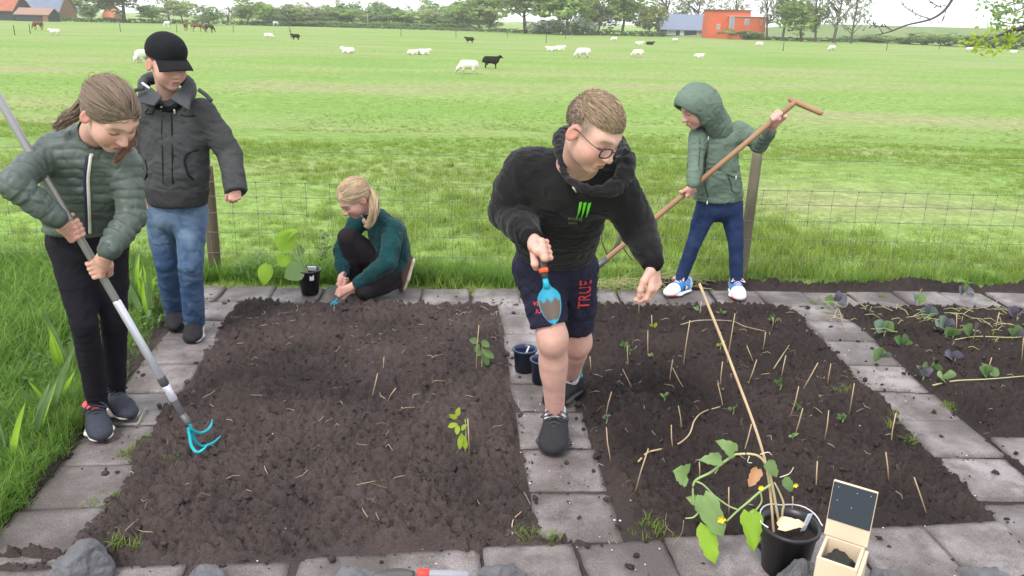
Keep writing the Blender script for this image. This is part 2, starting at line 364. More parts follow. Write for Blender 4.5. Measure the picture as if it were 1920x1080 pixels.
def slab_mat():
    def ex(n, l, b, src, co):
        oi = n.new('ShaderNodeObjectInfo'); geo = n.new('ShaderNodeNewGeometry'); pos = geo.outputs['Position']
        t = n.new('ShaderNodeTexNoise'); t.inputs['Scale'].default_value = 3.4; t.inputs['Detail'].default_value = 7; l.new(pos, t.inputs['Vector'])
        r = n.new('ShaderNodeValToRGB'); r.color_ramp.elements[0].position = .36; r.color_ramp.elements[0].color = (.103, .086, .081, 1); r.color_ramp.elements[1].position = .66; r.color_ramp.elements[1].color = (.25, .216, .212, 1); l.new(t.outputs[0], r.inputs[0])
        ma = n.new('ShaderNodeMapRange'); ma.inputs[3].default_value = .72; ma.inputs[4].default_value = 1.1; l.new(oi.outputs['Random'], ma.inputs[0])
        hs = n.new('ShaderNodeHueSaturation'); l.new(ma.outputs[0], hs.inputs['Value']); l.new(r.outputs[0], hs.inputs['Color'])
        t2 = n.new('ShaderNodeTexNoise'); t2.inputs['Scale'].default_value = 11; t2.inputs['Detail'].default_value = 8; t2.inputs['Roughness'].default_value = .7; l.new(pos, t2.inputs['Vector'])
        m2 = n.new('ShaderNodeMapRange'); m2.inputs[1].default_value = .46; m2.inputs[2].default_value = .64; m2.inputs[3].default_value = 0; m2.inputs[4].default_value = .85; l.new(t2.outputs[0], m2.inputs[0])
        mx = n.new('ShaderNodeMix'); mx.data_type = 'RGBA'; l.new(m2.outputs[0], mx.inputs['Factor']); l.new(hs.outputs[0], mx.inputs[6]); mx.inputs[7].default_value = (.098, .080, .074, 1)     # trodden earth
        t3 = n.new('ShaderNodeTexNoise'); t3.inputs['Scale'].default_value = 230; l.new(pos, t3.inputs['Vector']); m3 = n.new('ShaderNodeMapRange'); m3.inputs[1].default_value = .40; m3.inputs[2].default_value = .62; m3.inputs[3].default_value = .75; m3.inputs[4].default_value = 1.2; l.new(t3.outputs[0], m3.inputs[0])
        h2 = n.new('ShaderNodeHueSaturation'); l.new(m3.outputs[0], h2.inputs['Value']); l.new(mx.outputs[2], h2.inputs['Color'])
        m4 = n.new('ShaderNodeMapRange'); m4.inputs[1].default_value = .4; m4.inputs[2].default_value = .6; m4.inputs[3].default_value = .75; m4.inputs[4].default_value = .38; l.new(t.outputs[0], m4.inputs[0]); l.new(m4.outputs[0], b.inputs['Roughness'])
        return h2.outputs[0]
    return mat('paving', (.2, .18, .18), .6, bump=(90, .35, .004), spec=.35, extra=ex)
def slab_mesh(k):
    r = np.random.default_rng(100 + k); n = 13; g = np.linspace(-1, 1, n); X, Y = np.meshgrid(g, g, indexing='ij'); hw = .147
    ox = hw * X + .004 * fbm(np.stack([Y * 3, X * 0 + k * 7.7, X], -1), 2, k); oy = hw * Y + .004 * fbm(np.stack([X * 3, X * 0 + k * 3.1, Y], -1), 2, k + 9)
    e = np.maximum(np.abs(X), np.abs(Y)); Z = -.006 * np.clip((e - .9) / .1, 0, 1) ** 2 + .0018 * fbm(np.stack([X * 4, Y * 4, 0 * X + k], -1), 3, k)
    V = list(np.stack([ox, oy, Z], -1).reshape(-1, 3)); i = np.arange(n * n).reshape(n, n)
    F = [list(q) for q in np.stack([i[:-1, :-1], i[1:, :-1], i[1:, 1:], i[:-1, 1:]], -1).reshape(-1, 4)]
    ring = list(i[:, 0]) + list(i[-1, 1:]) + list(i[-2::-1, -1]) + list(i[0, -2:0:-1]); b0 = len(V)
    for q in ring: v = V[q].copy(); v[2] = -.045; V.append(v)
    L = len(ring); F += [[ring[j], b0 + j, b0 + (j + 1) % L, ring[(j + 1) % L]] for j in range(L)]
    return mesh_np('slab', np.array(V), F, [slab_mat()])
SLABS = [slab_mesh(k) for k in range(6)]
def build_paths():
    r = np.random.default_rng(5)
    for nm, (a, b, hw) in ROWS.items():
        a = np.array(a); b = np.array(b); L = np.linalg.norm(b - a); d = (b - a) / L; rz = math.atan2(d[1], d[0])
        root = empty(nm.replace('_second', '').replace('_third', ''), (a[0], a[1], 0), kind='structure'); k = 0; pitch = .308; s = pitch / 2
        while s < L:
            c = a + d * s
            if abs(c[0]) < .72 * c[1] + 1.6:
                o = obj('slab', SLABS[r.integers(6)], root); o.location = (c[0] - a[0] + r.normal(0, .006), c[1] - a[1] + r.normal(0, .006), .003 + r.normal(0, .004))
                o.rotation_euler = (r.normal(0, .014), r.normal(0, .014), rz + r.normal(0, .026) + r.integers(4) * math.pi / 2)
            s += pitch; k += 1
build_paths()

# ================================================================== GRASS (what nobody could count)
def tuft(name, nb, h0, h1, w, spread, lean, mat_, seed, seg=3, tint=(1, 1, 1)):
    r = np.random.default_rng(seed); V = []; F = []; C = []
    for b in range(nb):
        a = r.uniform(0, 2 * math.pi); rad = spread * math.sqrt(r.random()); o = V3(rad * math.cos(a), rad * math.sin(a), 0); h = r.uniform(h0, h1)
        la = r.uniform(0, 2 * math.pi); ld = V3(math.cos(la), math.sin(la), 0); lm = h * lean * r.uniform(.3, 1.3); wd = np.cross(ld, V3(0, 0, 1)); wd = nrm(wd * .8 + ld * r.normal(0, .5)); ww = w * r.uniform(.6, 1.2); n0 = len(V)
        tone = r.uniform(.72, 1.25); hue = r.normal(0, .12)
        for i in range(seg + 1):
            t = i / seg; c = o + ld * lm * t ** 1.8 + V3(0, 0, h * (t - .28 * lean * t ** 3)); q = ww * (1 - t ** 1.6) * .5 + .0003
            V += [c - wd * q, c + wd * q]; cc = np.array([.265 + .11 * t + .07 * hue, .40 + .08 * t, .070 + .03 * t]) * tone * np.array(tint); C += [cc, cc]
        F += [[n0 + 2 * i, n0 + 2 * i + 1, n0 + 2 * i + 3, n0 + 2 * i + 2] for i in range(seg)]
    return bpy.data.objects.new(name, mesh_np(name, np.array(V), np.array(F), [mat_], col=np.clip(np.array(C), .01, 1)))
GRASS = leafmat('grass_blades', (.1, .2, .03), None, .55, .6, 3., attr=True)
def scatter(name, pts, sc, coll, label, cat, seed=0):
    me = bpy.data.meshes.new(name); pts = np.asarray(pts, np.float32); me.vertices.add(len(pts)); me.vertices.foreach_set('co', pts.ravel())
    r = np.random.default_rng(seed)
    for an, val in (('sc', sc), ('rz', r.uniform(0, 6.28, len(pts)))):
        at = me.attributes.new(an, 'FLOAT', 'POINT'); at.data.foreach_set('value', np.asarray(val, np.float32))
    o = bpy.data.objects.new(name, me); put(o, None, label, cat, None, 'stuff')
    ng = bpy.data.node_groups.new(name, 'GeometryNodeTree'); ng.interface.new_socket('Geometry', in_out='INPUT', socket_type='NodeSocketGeometry'); ng.interface.new_socket('Geometry', in_out='OUTPUT', socket_type='NodeSocketGeometry')
    n = ng.nodes; l = ng.links; gi = n.new('NodeGroupInput'); go = n.new('NodeGroupOutput'); ip = n.new('GeometryNodeInstanceOnPoints'); ci = n.new('GeometryNodeCollectionInfo'); ci.inputs[0].default_value = coll; ci.inputs[1].default_value = True; ci.inputs[2].default_value = True
    mp = n.new('GeometryNodeMeshToPoints'); l.new(gi.outputs[0], mp.inputs[0]); l.new(mp.outputs[0], ip.inputs['Points']); l.new(ci.outputs[0], ip.inputs['Instance']); ip.inputs['Pick Instance'].default_value = True
    a1 = n.new('GeometryNodeInputNamedAttribute'); a1.data_type = 'FLOAT'; a1.inputs[0].default_value = 'sc'; a2 = n.new('GeometryNodeInputNamedAttribute'); a2.data_type = 'FLOAT'; a2.inputs[0].default_value = 'rz'
    cx = n.new('ShaderNodeCombineXYZ'); l.new(a2.outputs[0], cx.inputs[2]); l.new(cx.outputs[0], ip.inputs['Rotation']); l.new(a1.outputs[0], ip.inputs['Scale']); l.new(ip.outputs[0], go.inputs[0])
    md = o.modifiers.new('scatter', 'NODES'); md.node_group = ng; return o
def tuftset(nm, specs, tint=(1, 1, 1)):
    c = bpy.data.collections.new(nm)
    for i, a in enumerate(specs): c.objects.link(tuft(nm + '_blades', *a, GRASS, 50 + i, tint=tint))
    return c
T_FIELD = tuftset('meadow_tuft', [(34, .07, .17, .0065, .12, .7), (34, .05, .13, .0065, .13, 1.0), (30, .08, .20, .006, .12, .5), (30, .05, .12, .007, .12, 1.2)])
T_LONG = tuftset('long_tuft', [(26, .14, .36, .009, .09, .9), (26, .12, .30, .010, .10, 1.2), (22, .16, .40, .008, .08, .7)], (.74, .96, .85))
T_EDGE = tuftset('edge_tuft', [(12, .04, .12, .006, .03, .9), (9, .03, .09, .007, .035, 1.3)], (.8, .8, .9))
def fence_y(x): return 5.15 + .045 * x
def build_grass():
    r = np.random.default_rng(21); pts = []; sc = []
    def band(y0, y1, dens, s):
        n = int(dens * (y1 - y0) * (.72 * (y0 + y1) + 3.0)); y = r.uniform(y0, y1, n); x = r.uniform(-1, 1, n) * (.72 * y + 1.5); return x, y, s * r.uniform(.75, 1.3, n)
    for y0, y1, dens, s in ((4.75, 7, 95, .72), (7, 10, 75, .58), (10, 15, 52, .52), (15, 20, 30, .46), (20, 28, 14, .42), (28, 40, 4, .38)):
        x, y, q = band(y0, y1, dens, s)
        patch = fbm(np.stack([x * .5, y * .5, 0 * x], -1), 3, 4); k = (y > np.where(x < .85, 4.86 + .05 * x, fence_y(x) - .06) + .03 * np.sin(x * 9)) & (patch > -1.6)
        q = q * (1 + .35 * np.clip(patch, -1, 1)); pts.append(np.stack([x, y, field_z(y) - .005], -1)[k]); sc.append(q[k])
    scatter('meadow_grass', np.concatenate(pts), np.concatenate(sc), T_FIELD, 'short bright green meadow grass beyond the wire fence', 'grass', 1)
    # long grass left of the path and along the foot of the fence
    n = 3400; x = r.uniform(-4.2, -1.75, n); y = r.uniform(2.2, 5.3, n); lim = -1.74 - .109 * (y - 2.6)
    k = (x < lim - .06 * r.random(n)) & (np.abs(x) < .75 * y + .3); bare = (x > lim - .08) & (y < 3.2) & (r.random(n) < .5); k &= ~bare
    p1 = np.stack([x, y, np.maximum(soil_z(x, y, False), -.025) - .004], -1)[k]; s1 = (r.uniform(.45, .85, n) * np.clip(.38 + (lim - x) * .9, .3, 1))[k]
    n = 420; y = r.uniform(2.05, 3.5, n); x = -1.735 - .109 * (y - 2.6) - .28 * r.random(n) ** 1.3; p1 = np.concatenate([p1, np.stack([x, y, soil_z(x, y, False) - .002], -1)]); s1 = np.concatenate([s1, r.uniform(.22, .50, n)])
    n = 420; x = r.uniform(-2.2, .25, n); y = fence_y(x) + r.normal(-.02, .07, n); p2 = np.stack([x, y, -.03 + 0 * x], -1); s2 = r.uniform(.35, .85, n) * np.clip(1 - .25 * np.abs(x + .9), .4, 1)
    n = 130; x = r.uniform(.25, 4.2, n); y = fence_y(x) + r.normal(.05, .07, n); p3 = np.stack([x, y, -.03 + 0 * x], -1); s3 = r.uniform(.25, .5, n)
    scatter('long_grass', np.concatenate([p1, p2, p3]), np.concatenate([s1, s2, s3]), T_LONG, 'long lush grass beside the left path and along the fence foot', 'grass', 2)
    # small tufts in the joints
    e = [(185, 945), (175, 955), (200, 935), (230, 1030), (240, 1035), (985, 1005), (1000, 1015), (1015, 1012), (1035, 1018), (1195, 985), (1205, 1000), (1225, 1000), (1260, 1003), (250, 850), (262, 845), (280, 830), (1690, 800), (1570, 740), (1590, 735), (1450, 600), (1560, 560), (1640, 560), (1520, 570), (1850, 560), (330, 880), (1790, 765), (1775, 758), (1700, 840), (1830, 640), (1120, 570), (1140, 575)]
    q = []; 
    for px, py in e:
        for _ in range(3): c = G(px + r.normal(0, 12), py + r.normal(0, 6)); q.append((c[0], c[1], float(soil_z(c[0], c[1], False)) - .003))
    scatter('joint_grass', q, r.uniform(.25, .75, len(q)), T_EDGE, 'small grass tufts growing in the joints of the slabs', 'grass', 3)
build_grass()
# ================================================================== FAR BACKGROUND
def GF(px, py): return G(px, py, FZ)
def far_at(px, y, z=FZ):
    """x of a column of the view at distance y"""
    a = P(px, 60, y); return V3(a[0], y, z)
BARK = mat('bark', (.10, .08, .06), .95, noise=(6, .7, 4), col2=(.05, .04, .03))
def leaf_cloud(r, lobes, n, size, base, flat=.0, var=.25):
    """leaf-sized faces spread through lobes [(centre, radii)]"""
    V = []; C = []; k = len(lobes); vol = np.array([np.prod(l[1]) ** .8 for l in lobes]); cnt = (n * vol / vol.sum()).astype(int)
    for (c, rad), m in zip(lobes, cnt):
        nc = max(6, m // 14); q = r.normal(size=(nc, 3)); q /= np.linalg.norm(q, axis=1, keepdims=True); q *= r.uniform(.35, 1.05, (nc, 1)) ** .6
        cen = np.asarray(c) + q * np.asarray(rad); ct = r.uniform(1 - var, 1 + var, nc); w = r.integers(nc, size=m); p = cen[w] + r.normal(size=(m, 3)) * np.asarray(rad) * .14
        a = r.normal(size=(m, 3)); a /= np.linalg.norm(a, axis=1, keepdims=True); b = np.cross(a, r.normal(size=(m, 3))); b /= np.linalg.norm(b, axis=1, keepdims=True); s = size * r.uniform(.5, 1.3, (m, 1))
        V.append(np.stack([p - a * s - b * s * .5, p + a * s - b * s * .5, p + a * s * .8 + b * s * .6, p - a * s * .8 + b * s * .6], 1).reshape(-1, 3)); cc = np.array(base)[None] * (ct[w] * r.uniform(.8, 1.25, m))[:, None]; C.append(np.repeat(cc, 4, 0))
    V = np.concatenate(V); return V, np.arange(len(V)).reshape(-1, 4), np.concatenate(C)
LEAF = leafmat('tree_leaves', (.1, .15, .05), None, .5, .6, 2., attr=True)
def tree_meshes(kind, seed):
    r = np.random.default_rng(seed); mb = MB(); lobes = []
    col = {'round': (.36, .49, .15), 'pale': (.46, .53, .24), 'bare': (.36, .39, .23), 'dark': (.27, .38, .16), 'bloom': (.88, .88, .80), 'bush': (.25, .36, .12), 'gold': (.32, .34, .11), 'brown': (.26, .26, .15)}[kind]
    H = 1.0
    if kind in ('bush', 'bloom'):
        for i in range(4): mb.tube(spline([(r.normal(0, .05), r.normal(0, .05), -.02), (r.normal(0, .12), r.normal(0, .1), .3), (r.normal(0, .25), r.normal(0, .2), .62)], 3), np.linspace(.022, .006, 7), 4)
        for i in range(7): lobes.append(((r.normal(0, .24), r.normal(0, .2), r.uniform(.22, .72)), r.uniform(.16, .30, 3)))
        n, s = 2000, .03
    else:
        lean = r.normal(0, .03, 2); tp = [(0, 0, -.02), (lean[0], lean[1], .25), (lean[0] * 2, lean[1] * 2, .55), (lean[0] * 2.5, lean[1], .9)]; mb.tube(spline(tp, 4), np.linspace(.022, .004, 13), 6)
        nl = 16 if kind == 'bare' else 12
        for i in range(nl):
            z = r.uniform(.14, .75); a = r.uniform(0, 6.28); L = r.uniform(.18, .36) * (1.15 - z * .6); e = V3(L * math.cos(a), L * math.sin(a), L * r.uniform(.5, 1.3)); o = V3(lean[0] * 3 * z, lean[1] * 3 * z, z)
            mb.tube([o, o + e * .5 + V3(0, 0, .02), o + e], [.009, .006, .002], 4)
            if kind == 'bare':
                for _ in range(4): f = r.normal(0, .07, 3) + V3(0, 0, .09); q = o + e * r.uniform(.4, 1); mb.tube([q, q + f], [.0035, .001], 3, cap=False)
            lobes.append((o + e * r.uniform(.7, 1.1), r.uniform(.10, .18, 3) * (1.5 if kind != 'bare' else 1)))
        for i in range(4 if kind != 'bare' else 1): lobes.append(((r.normal(0, .1), r.normal(0, .1), r.uniform(.45, .9)), r.uniform(.16, .26, 3)))
        n, s = (1000, .016) if kind == 'bare' else (3600, .026)
    V, F, C = leaf_cloud(r, lobes, n, s, col)
    if kind == 'bloom':
        m = np.repeat(r.random(len(F)) < .35, 4); C[m] = np.array((.24, .34, .12))
    return mb.mesh('trunk', [BARK]), mesh_np('crown', V, F, [LEAF], col=np.clip(C, .01, .9), smooth=False)
TREES = {}
def tree(kind, px, base_py, top_py, wpx, label, group, seed=0, y=None, name='tree'):
    v = seed % 3
    if (kind, v) not in TREES: TREES[(kind, v)] = tree_meshes(kind, hash_id(kind) + v)
    b = GF(px, base_py) if y is None else far_at(px, y); Y = b[1]; t = P(px, top_py, Y)
    h = t[2] - FZ; w = wpx / FPX * (Y / math.cos(TH)) * .97
    o = empty(name, (b[0], Y, FZ), label, 'bush' if kind in ('bush', 'bloom') else 'tree', group)
    tm, cm = TREES[(kind, v)]
    for nm, me in (('trunk', tm), ('crown', cm)):
        c = obj(nm if not (name == 'bush' and nm == 'trunk') else 'stem', me, o); c.scale = (w * 1.55, w * 1.55, h); c.rotation_euler = (0, 0, seed * 2.1)
    return o
def hash_id(s): return sum(ord(c) * (i + 3) for i, c in enumerate(s)) % 1000

WALLM = {}
def flat(name, c, rough=.8, **k): return mat(name, c, rough, **k)
def gable(name, px0, px1, base_py, eave_py, ridge_py, depth, wall, roof, label, ov=.4, skew=0.0, gable_front=False, ridge_inset=0, doors=(), wins=(), glass=None, group=None, door_mat=None):
    pm = (px0 + px1) / 2; b = GF(pm, base_py); Y = b[1]; x0 = P(px0, base_py, Y)[0]; x1 = P(px1, base_py, Y)[0]; ze = P(pm, eave_py, Y)[2]; zr = P(pm, ridge_py, Y + depth / 2)[2]; zb = FZ - .1
    o = empty(name, ((x0 + x1) / 2, Y, FZ), label, 'house' if 'house' in name else 'barn', group); cx = (x0 + x1) / 2; w = (x1 - x0) / 2
    mb = MB()
    if not gable_front:
        V = [(-w, 0, zb - FZ), (w, 0, zb - FZ), (w, depth, zb - FZ), (-w, depth, zb - FZ), (-w, 0, ze - FZ), (w, 0, ze - FZ), (w, depth, ze - FZ), (-w, depth, ze - FZ), (-w, depth / 2, zr - FZ - .12), (w, depth / 2, zr - FZ - .12)]
        F = [[0, 1, 5, 4], [2, 3, 7, 6], [1, 2, 6, 9, 5], [3, 0, 4, 8, 7], [4, 5, 9, 8], [6, 7, 8, 9]]
        rr = MB(); up = zr - ze; dv = ov * up / (depth / 2)
        for s in (1, -1):
            ya, yb = (-ov, depth / 2) if s > 0 else (depth + ov, depth / 2)
            q = [(-w - ov, ya, ze - FZ - dv), (w + ov, ya, ze - FZ - dv), (w + ov, yb, zr - FZ), (-w - ov, yb, zr - FZ)]; q2 = [(a, c, d + .18) for a, c, d in q]
            rr.add(q + q2, [[0, 1, 2, 3], [4, 5, 6, 7], [0, 1, 5, 4], [1, 2, 6, 5], [2, 3, 7, 6], [3, 0, 4, 7]])
    else:
        V = [(-w, 0, zb - FZ), (w, 0, zb - FZ), (w, depth, zb - FZ), (-w, depth, zb - FZ), (-w, 0, ze - FZ), (w, 0, ze - FZ), (w, depth, ze - FZ), (-w, depth, ze - FZ), (0, 0, zr - FZ - .12), (0, depth, zr - FZ - .12)]
        F = [[0, 1, 5, 8, 4], [2, 3, 7, 9, 6], [1, 2, 6, 5], [3, 0, 4, 7], [4, 8, 9, 7], [8, 5, 6, 9]]
        rr = MB(); dv = ov * (zr - ze) / w
        for s in (1, -1):
            q = [(s * (w + ov), -ov, ze - FZ - dv), (0, -ov, zr - FZ), (0, depth + ov, zr - FZ), (s * (w + ov), depth + ov, ze - FZ - dv)]; q2 = [(a, c, d + .18) for a, c, d in q]
            rr.add(q + q2, [[0, 1, 2, 3], [4, 5, 6, 7], [0, 1, 5, 4], [1, 2, 6, 5], [2, 3, 7, 6], [3, 0, 4, 7]])
    mb.add(V, F); obj('wall', mb.mesh('wall', [wall], smooth=False), o); obj('roof', rr.mesh('roof', [roof], smooth=False), o)
    for kind, lst in (('window', wins), ('door', doors)):
        for (a, c, d, e) in lst:      # pixel rectangles on the front wall
            xa = P(a, base_py, Y)[0] - cx; xb = P(d, base_py, Y)[0] - cx; za = P(pm, e, Y)[2] - FZ; zc = P(pm, c, Y)[2] - FZ
            f = MB(); f.box(((xa + xb) / 2, -.05, (za + zc) / 2), ((xb - xa) / 2, .06, (zc - za) / 2)); fo = obj(kind, f.mesh(kind, [flat('white_frame', (.7, .7, .7)) if kind == 'window' else (door_mat or flat('pale_door', (.5, .5, .5)))], smooth=False), o)
            if kind == 'window': g = MB(); g.box(((xa + xb) / 2, -.07, (za + zc) / 2), ((xb - xa) / 2 - .12, .06, (zc - za) / 2 - .12)); obj('pane', g.mesh('pane', [flat('far_glass', (.25, .28, .32), .15, spec=.6)], smooth=False), fo)
    return o
def build_far():
    r = np.random.default_rng(3); slate = flat('slate_roof', (.16, .19, .27), .6, noise=(.8, .4, 3)); tile = flat('red_tiles', (.38, .12, .075), .8, noise=(1.2, .5, 3)); tar = flat('tarred_boards', (.035, .035, .045), .85); brick = flat('brickwork', (.26, .13, .09), .9, noise=(2, .4, 3)); red = flat('red_paint', (.62, .12, .045), .7, noise=(.5, .25, 3))
    # left farmyard
    gable('farm_house', 48, 112, 38, 20, -14, 9, brick, slate, 'brick farmhouse with large dark blue roof at the far left', wins=[(62, 23, 70, 31)])
    gable('brown_shed', 30, 92, 40, 27, 16, 5, tar, flat('rust_sheet', (.28, .17, .13), .8), 'low dark shed with brownish roof in front of the farmhouse', door_mat=brick, doors=[(82, 29, 91, 40)], ov=.3)
    gable('red_roofed_house', -30, 26, 38, 18, -10, 8, tar, tile, 'house with bright red roof cut by the left picture edge')
    gable('small_house', 193, 214, 39, 32, 14, 5, brick, flat('orange_tiles', (.50, .15, .07), .8), 'small house with orange red roof between the far trees', ov=.2)
    # right barn and red house
    gable('barn', 1240, 1338, 69, 54, 28, 8, tar, flat('grey_roof', (.17, .20, .28), .55), 'long low barn with grey blue roof and dark walls', wins=[(1306, 57, 1330, 65), (1249, 57, 1266, 66)], doors=[(1274, 57, 1282, 68)], ov=.5)
    b = GF(1385, 74); Y = b[1] + 4; o = empty('red_house', (b[0], Y, FZ), 'bright red modern house with flat roof beside the barn', 'house'); X = lambda px, yy=Y: P(px, 60, yy)[0] - b[0]; Z = lambda py, yy=Y: P(1385, py, yy)[2] - FZ
    def bx(nm, a, c, y0, y1, z0, z1, m, par=o): q = MB(); q.box(((a + c) / 2, (y0 + y1) / 2, (z0 + z1) / 2), (abs(c - a) / 2, abs(y1 - y0) / 2, abs(z1 - z0) / 2)); return obj(nm, q.mesh(nm, [m], smooth=False), par)
    bx('main_block', X(1332), X(1411), 3, 9, -.1, Z(20), red); bx('front_block', X(1368), X(1434), 0, 5, -.1, Z(31), red); rf = bx('roof', X(1330), X(1413), 2.7, 9.3, Z(20), Z(18), flat('dark_trim', (.12, .07, .06))); bx('roof_edge', X(1367), X(1435), -.2, 5.2, Z(31), Z(30), flat('pale_trim', (.6, .5, .48)))
    for a, c, d, e in ((1366, 31, 1375, 55), (1394, 35, 1403, 47), (1424, 36, 1428, 47), (1343, 46, 1349, 56)):
        w = bx('window', X(a), X(d), -.06, .1, Z(e), Z(c), flat('far_frame', (.45, .45, .47))); bx('pane', X(a) + .12, X(d) - .12, -.09, .05, Z(e) + .12, Z(c) - .12, flat('far_glass', (.25, .28, .32)), w)
    b2 = GF(1360, 70); q = MB(); xa, xb = P(1343, 60, b2[1])[0], P(1376, 60, b2[1])[0]; q.box(((xa + xb) / 2, b2[1], FZ + .9), ((xb - xa) / 2, .08, .95)); obj('dark_fence_panel', q.mesh('dark_fence_panel', [tar], smooth=False), label='dark board fence between the barn and the red house', cat='fence')
    # dike behind the right half
    ys = 215; xs = np.linspace(35, 400, 60); pr = [(-16, -.3), (-10, .9), (-3, 3.3), (0, 3.75), (4, 3.75), (20, -.3)]; V = []
    for x in xs:
        g = np.clip((x - 35) / 40, 0, 1)
        for dy, dz in pr: V.append((x, ys + dy - .12 * (x - 35), FZ + dz * (g if dz > 0 else 1) + .12 * vnoise(np.array([x * .05, dy * .1, 0]))))
    k = len(pr); F = [[i * k + j, (i + 1) * k + j, (i + 1) * k + j + 1, i * k + j + 1] for i in range(len(xs) - 1) for j in range(k - 1)]
    obj('dike', mesh_np('dike', np.array(V), F, [flat('dike_grass', (.13, .19, .07), .95, noise=(.3, .7, 5), col2=(.19, .21, .10))]), kind='structure')
    # trees
    gT = 'trees along the far edge of the meadow'; L = []
    def T(kind, px, by, ty, w, desc, **k): L.append(tree(kind, px, by, ty, w, desc, gT, seed=len(L), **k))
    T('round', 135, 38, -20, 62, 'light green tree right beside the blue roofed farmhouse'); T('brown', 235, 42, -45, 110, 'tall brownish tree right behind the small orange roofed house', y=215); T('dark', 172, 40, 8, 36, 'dark bushy tree just left of the small orange roofed house')
    T('round', 285, 43, 12, 46, 'round green tree right of the small orange roofed house'); T('bare', 318, 43, -25, 60, 'tall thin tree with sparse leaves behind the white horse'); T('pale', 345, 45, 2, 48, 'pale green tree behind the group of horses'); T('dark', 392, 47, 14, 40, 'low dark green tree behind the dark horse')
    T('round', 462, 47, 0, 46, 'rounded bright green tree left of the small white horse'); T('bare', 425, 47, 8, 40, 'sparse tree between the horses and the bright rounded tree')
    px = 495
    names = ['slender', 'low', 'broad', 'ragged', 'leafy', 'narrow', 'tufted', 'greyish', 'light', 'shady', 'plain', 'small', 'airy', 'stocky']
    for i in range(13):
        kd = ['round', 'dark', 'pale', 'bare', 'round', 'dark'][i % 6]; w = 34 + 10 * r.random()
        T(kd, px, 48 + .012 * (px - 480), [6, 17, 9, 2, 13, 6, 20][i % 7], w, '%s %s tree, number %d in the low row right of the small white horse' % (names[i], {'round': 'green', 'dark': 'dark', 'pale': 'pale', 'bare': 'thin'}[kd], i + 1)); px += 31
    for i in range(12): T(['dark', 'round', 'pale'][i % 3], 505 + i * 36, 50, [18, 26, 14, 22][i % 4], 60, ['leftmost', 'second', 'third', 'fourth', 'fifth', 'sixth', 'seventh', 'eighth', 'ninth', 'tenth', 'eleventh', 'rightmost'][i] + ' tree of the hazy back row behind the low row', y=235)
    T('round', 915, 58, -28, 95, 'large bright willow-like tree rising above the middle of the far row'); T('pale', 985, 60, -40, 110, 'tall pale tree just right of the large bright willow-like tree', y=200); T('round', 1065, 64, -40, 110, 'big leafy tree behind the white blossom bush', y=190); T('brown', 1120, 64, 8, 70, 'brownish green tree left of the barn behind the hedge'); T('round', 1165, 66, -34, 86, 'tall bright green tree just left of the barn'); T('gold', 1215, 68, 14, 44, 'yellow green tree touching the left end of the barn')
    T('bare', 1255, 66, -55, 90, 'bare tall tree behind the left end of the barn', y=235); T('bare', 1300, 66, -50, 90, 'bare tall tree behind the right end of the barn', y=235); T('bare', 1375, 70, -40, 60, 'bare thin tree rising behind the red house', y=240)
    for i, (p, w, t) in enumerate(((1440, 60, -60), (1468, 70, -70), (1505, 80, -65), (1532, 60, -60), (1565, 84, -70), (1598, 60, -30))): T(['bare', 'bare', 'round', 'bare', 'bare', 'bare'][i], p, 74, t if i != 2 else 4, w, ['tall bare tree at the right corner of the red house', 'double bare tree a little right of the red house', 'leafy green tree among the bare ones right of the red house', 'slim bare tree left of the forked one', 'tall forked bare tree near the start of the dike', 'lowest bare tree at the right end of the tree group'][i], y=185 - i * 2)
    bl = [(1022, 64, 26, 60, 'wide'), (1090, 65, 32, 44, 'middle'), (1108, 65, 40, 36, 'small')]
    for p, b_, t, w, nm in bl: tree('bloom', p, b_, t, w, nm + ' white flowering bush in the far row left of the barn', 'white blossom bushes', seed=p, name='bush')
    tree('bush', 1400, 74, 52, 52, 'clipped round green bush in front of the red house', None, seed=2, name='bush')
    nm = ['first', 'second', 'third', 'fourth', 'fifth', 'sixth', 'seventh', 'eighth']
    for i in range(8): tree('bush', 1610 + i * 42, 78 + i * 2.0, [66, 62, 66, 60, 62, 58, 64, 56][i], 58, nm[i] + ' low bush from the left at the foot of the dike', 'bushes at the foot of the dike', seed=i, name='bush')
    for i in range(10): tree('bush', 505 + i * 40, 48 + i * .9, 36 + i * .6, 46, nm[i % 8] + (' low bush from the left under the far row of trees' if i < 8 else (' last but one bush under the far row of trees' if i == 8 else ' last bush under the far row of trees')).replace('eighth last', 'last'), 'bushes under the far row', seed=i + 1, name='bush')
    # hedges
    def hedge(p0, p1, b0, b1, hp, label, n):
        a, b_ = GF(p0, b0), GF(p1, b1); lob = []
        for i in range(n): t = i / (n - 1); c = a + (b_ - a) * t; lob.append(((c[0], c[1] + .5, FZ + hp * .45), (np.linalg.norm(b_ - a) / n * .9, .9, hp * r.uniform(.45, .62))))
        V, F, C = leaf_cloud(r, lob, 260 * n, .16, (.21, .30, .12)); o = empty('hedge', ((a[0] + b_[0]) / 2, (a[1] + b_[1]) / 2, FZ), label, 'hedge'); world_child('foliage', mesh_np('foliage', V, F, [LEAF], col=np.clip(C, .01, 1), smooth=False), o)
        for i in range(n): t = (i + .5) / n; c = a + (b_ - a) * t; m = MB(); m.tube([(c[0], c[1] + .5, FZ - .1), (c[0] + .1, c[1] + .5, FZ + hp * .7)], [.08, .03], 4); world_child('stem', m.mesh('stem', [BARK]), o)
    hedge(1005, 1240, 63, 69, 1.3, 'clipped dark green hedge left of the barn', 16); hedge(120, 480, 40, 47, 1.1, 'low dark hedge behind the horses', 20); hedge(480, 1000, 47, 62, .9, 'low dark hedge along the middle of the meadow edge', 26); hedge(1430, 1600, 75, 79, .8, 'low dark hedge under the bare trees right of the red house', 10)
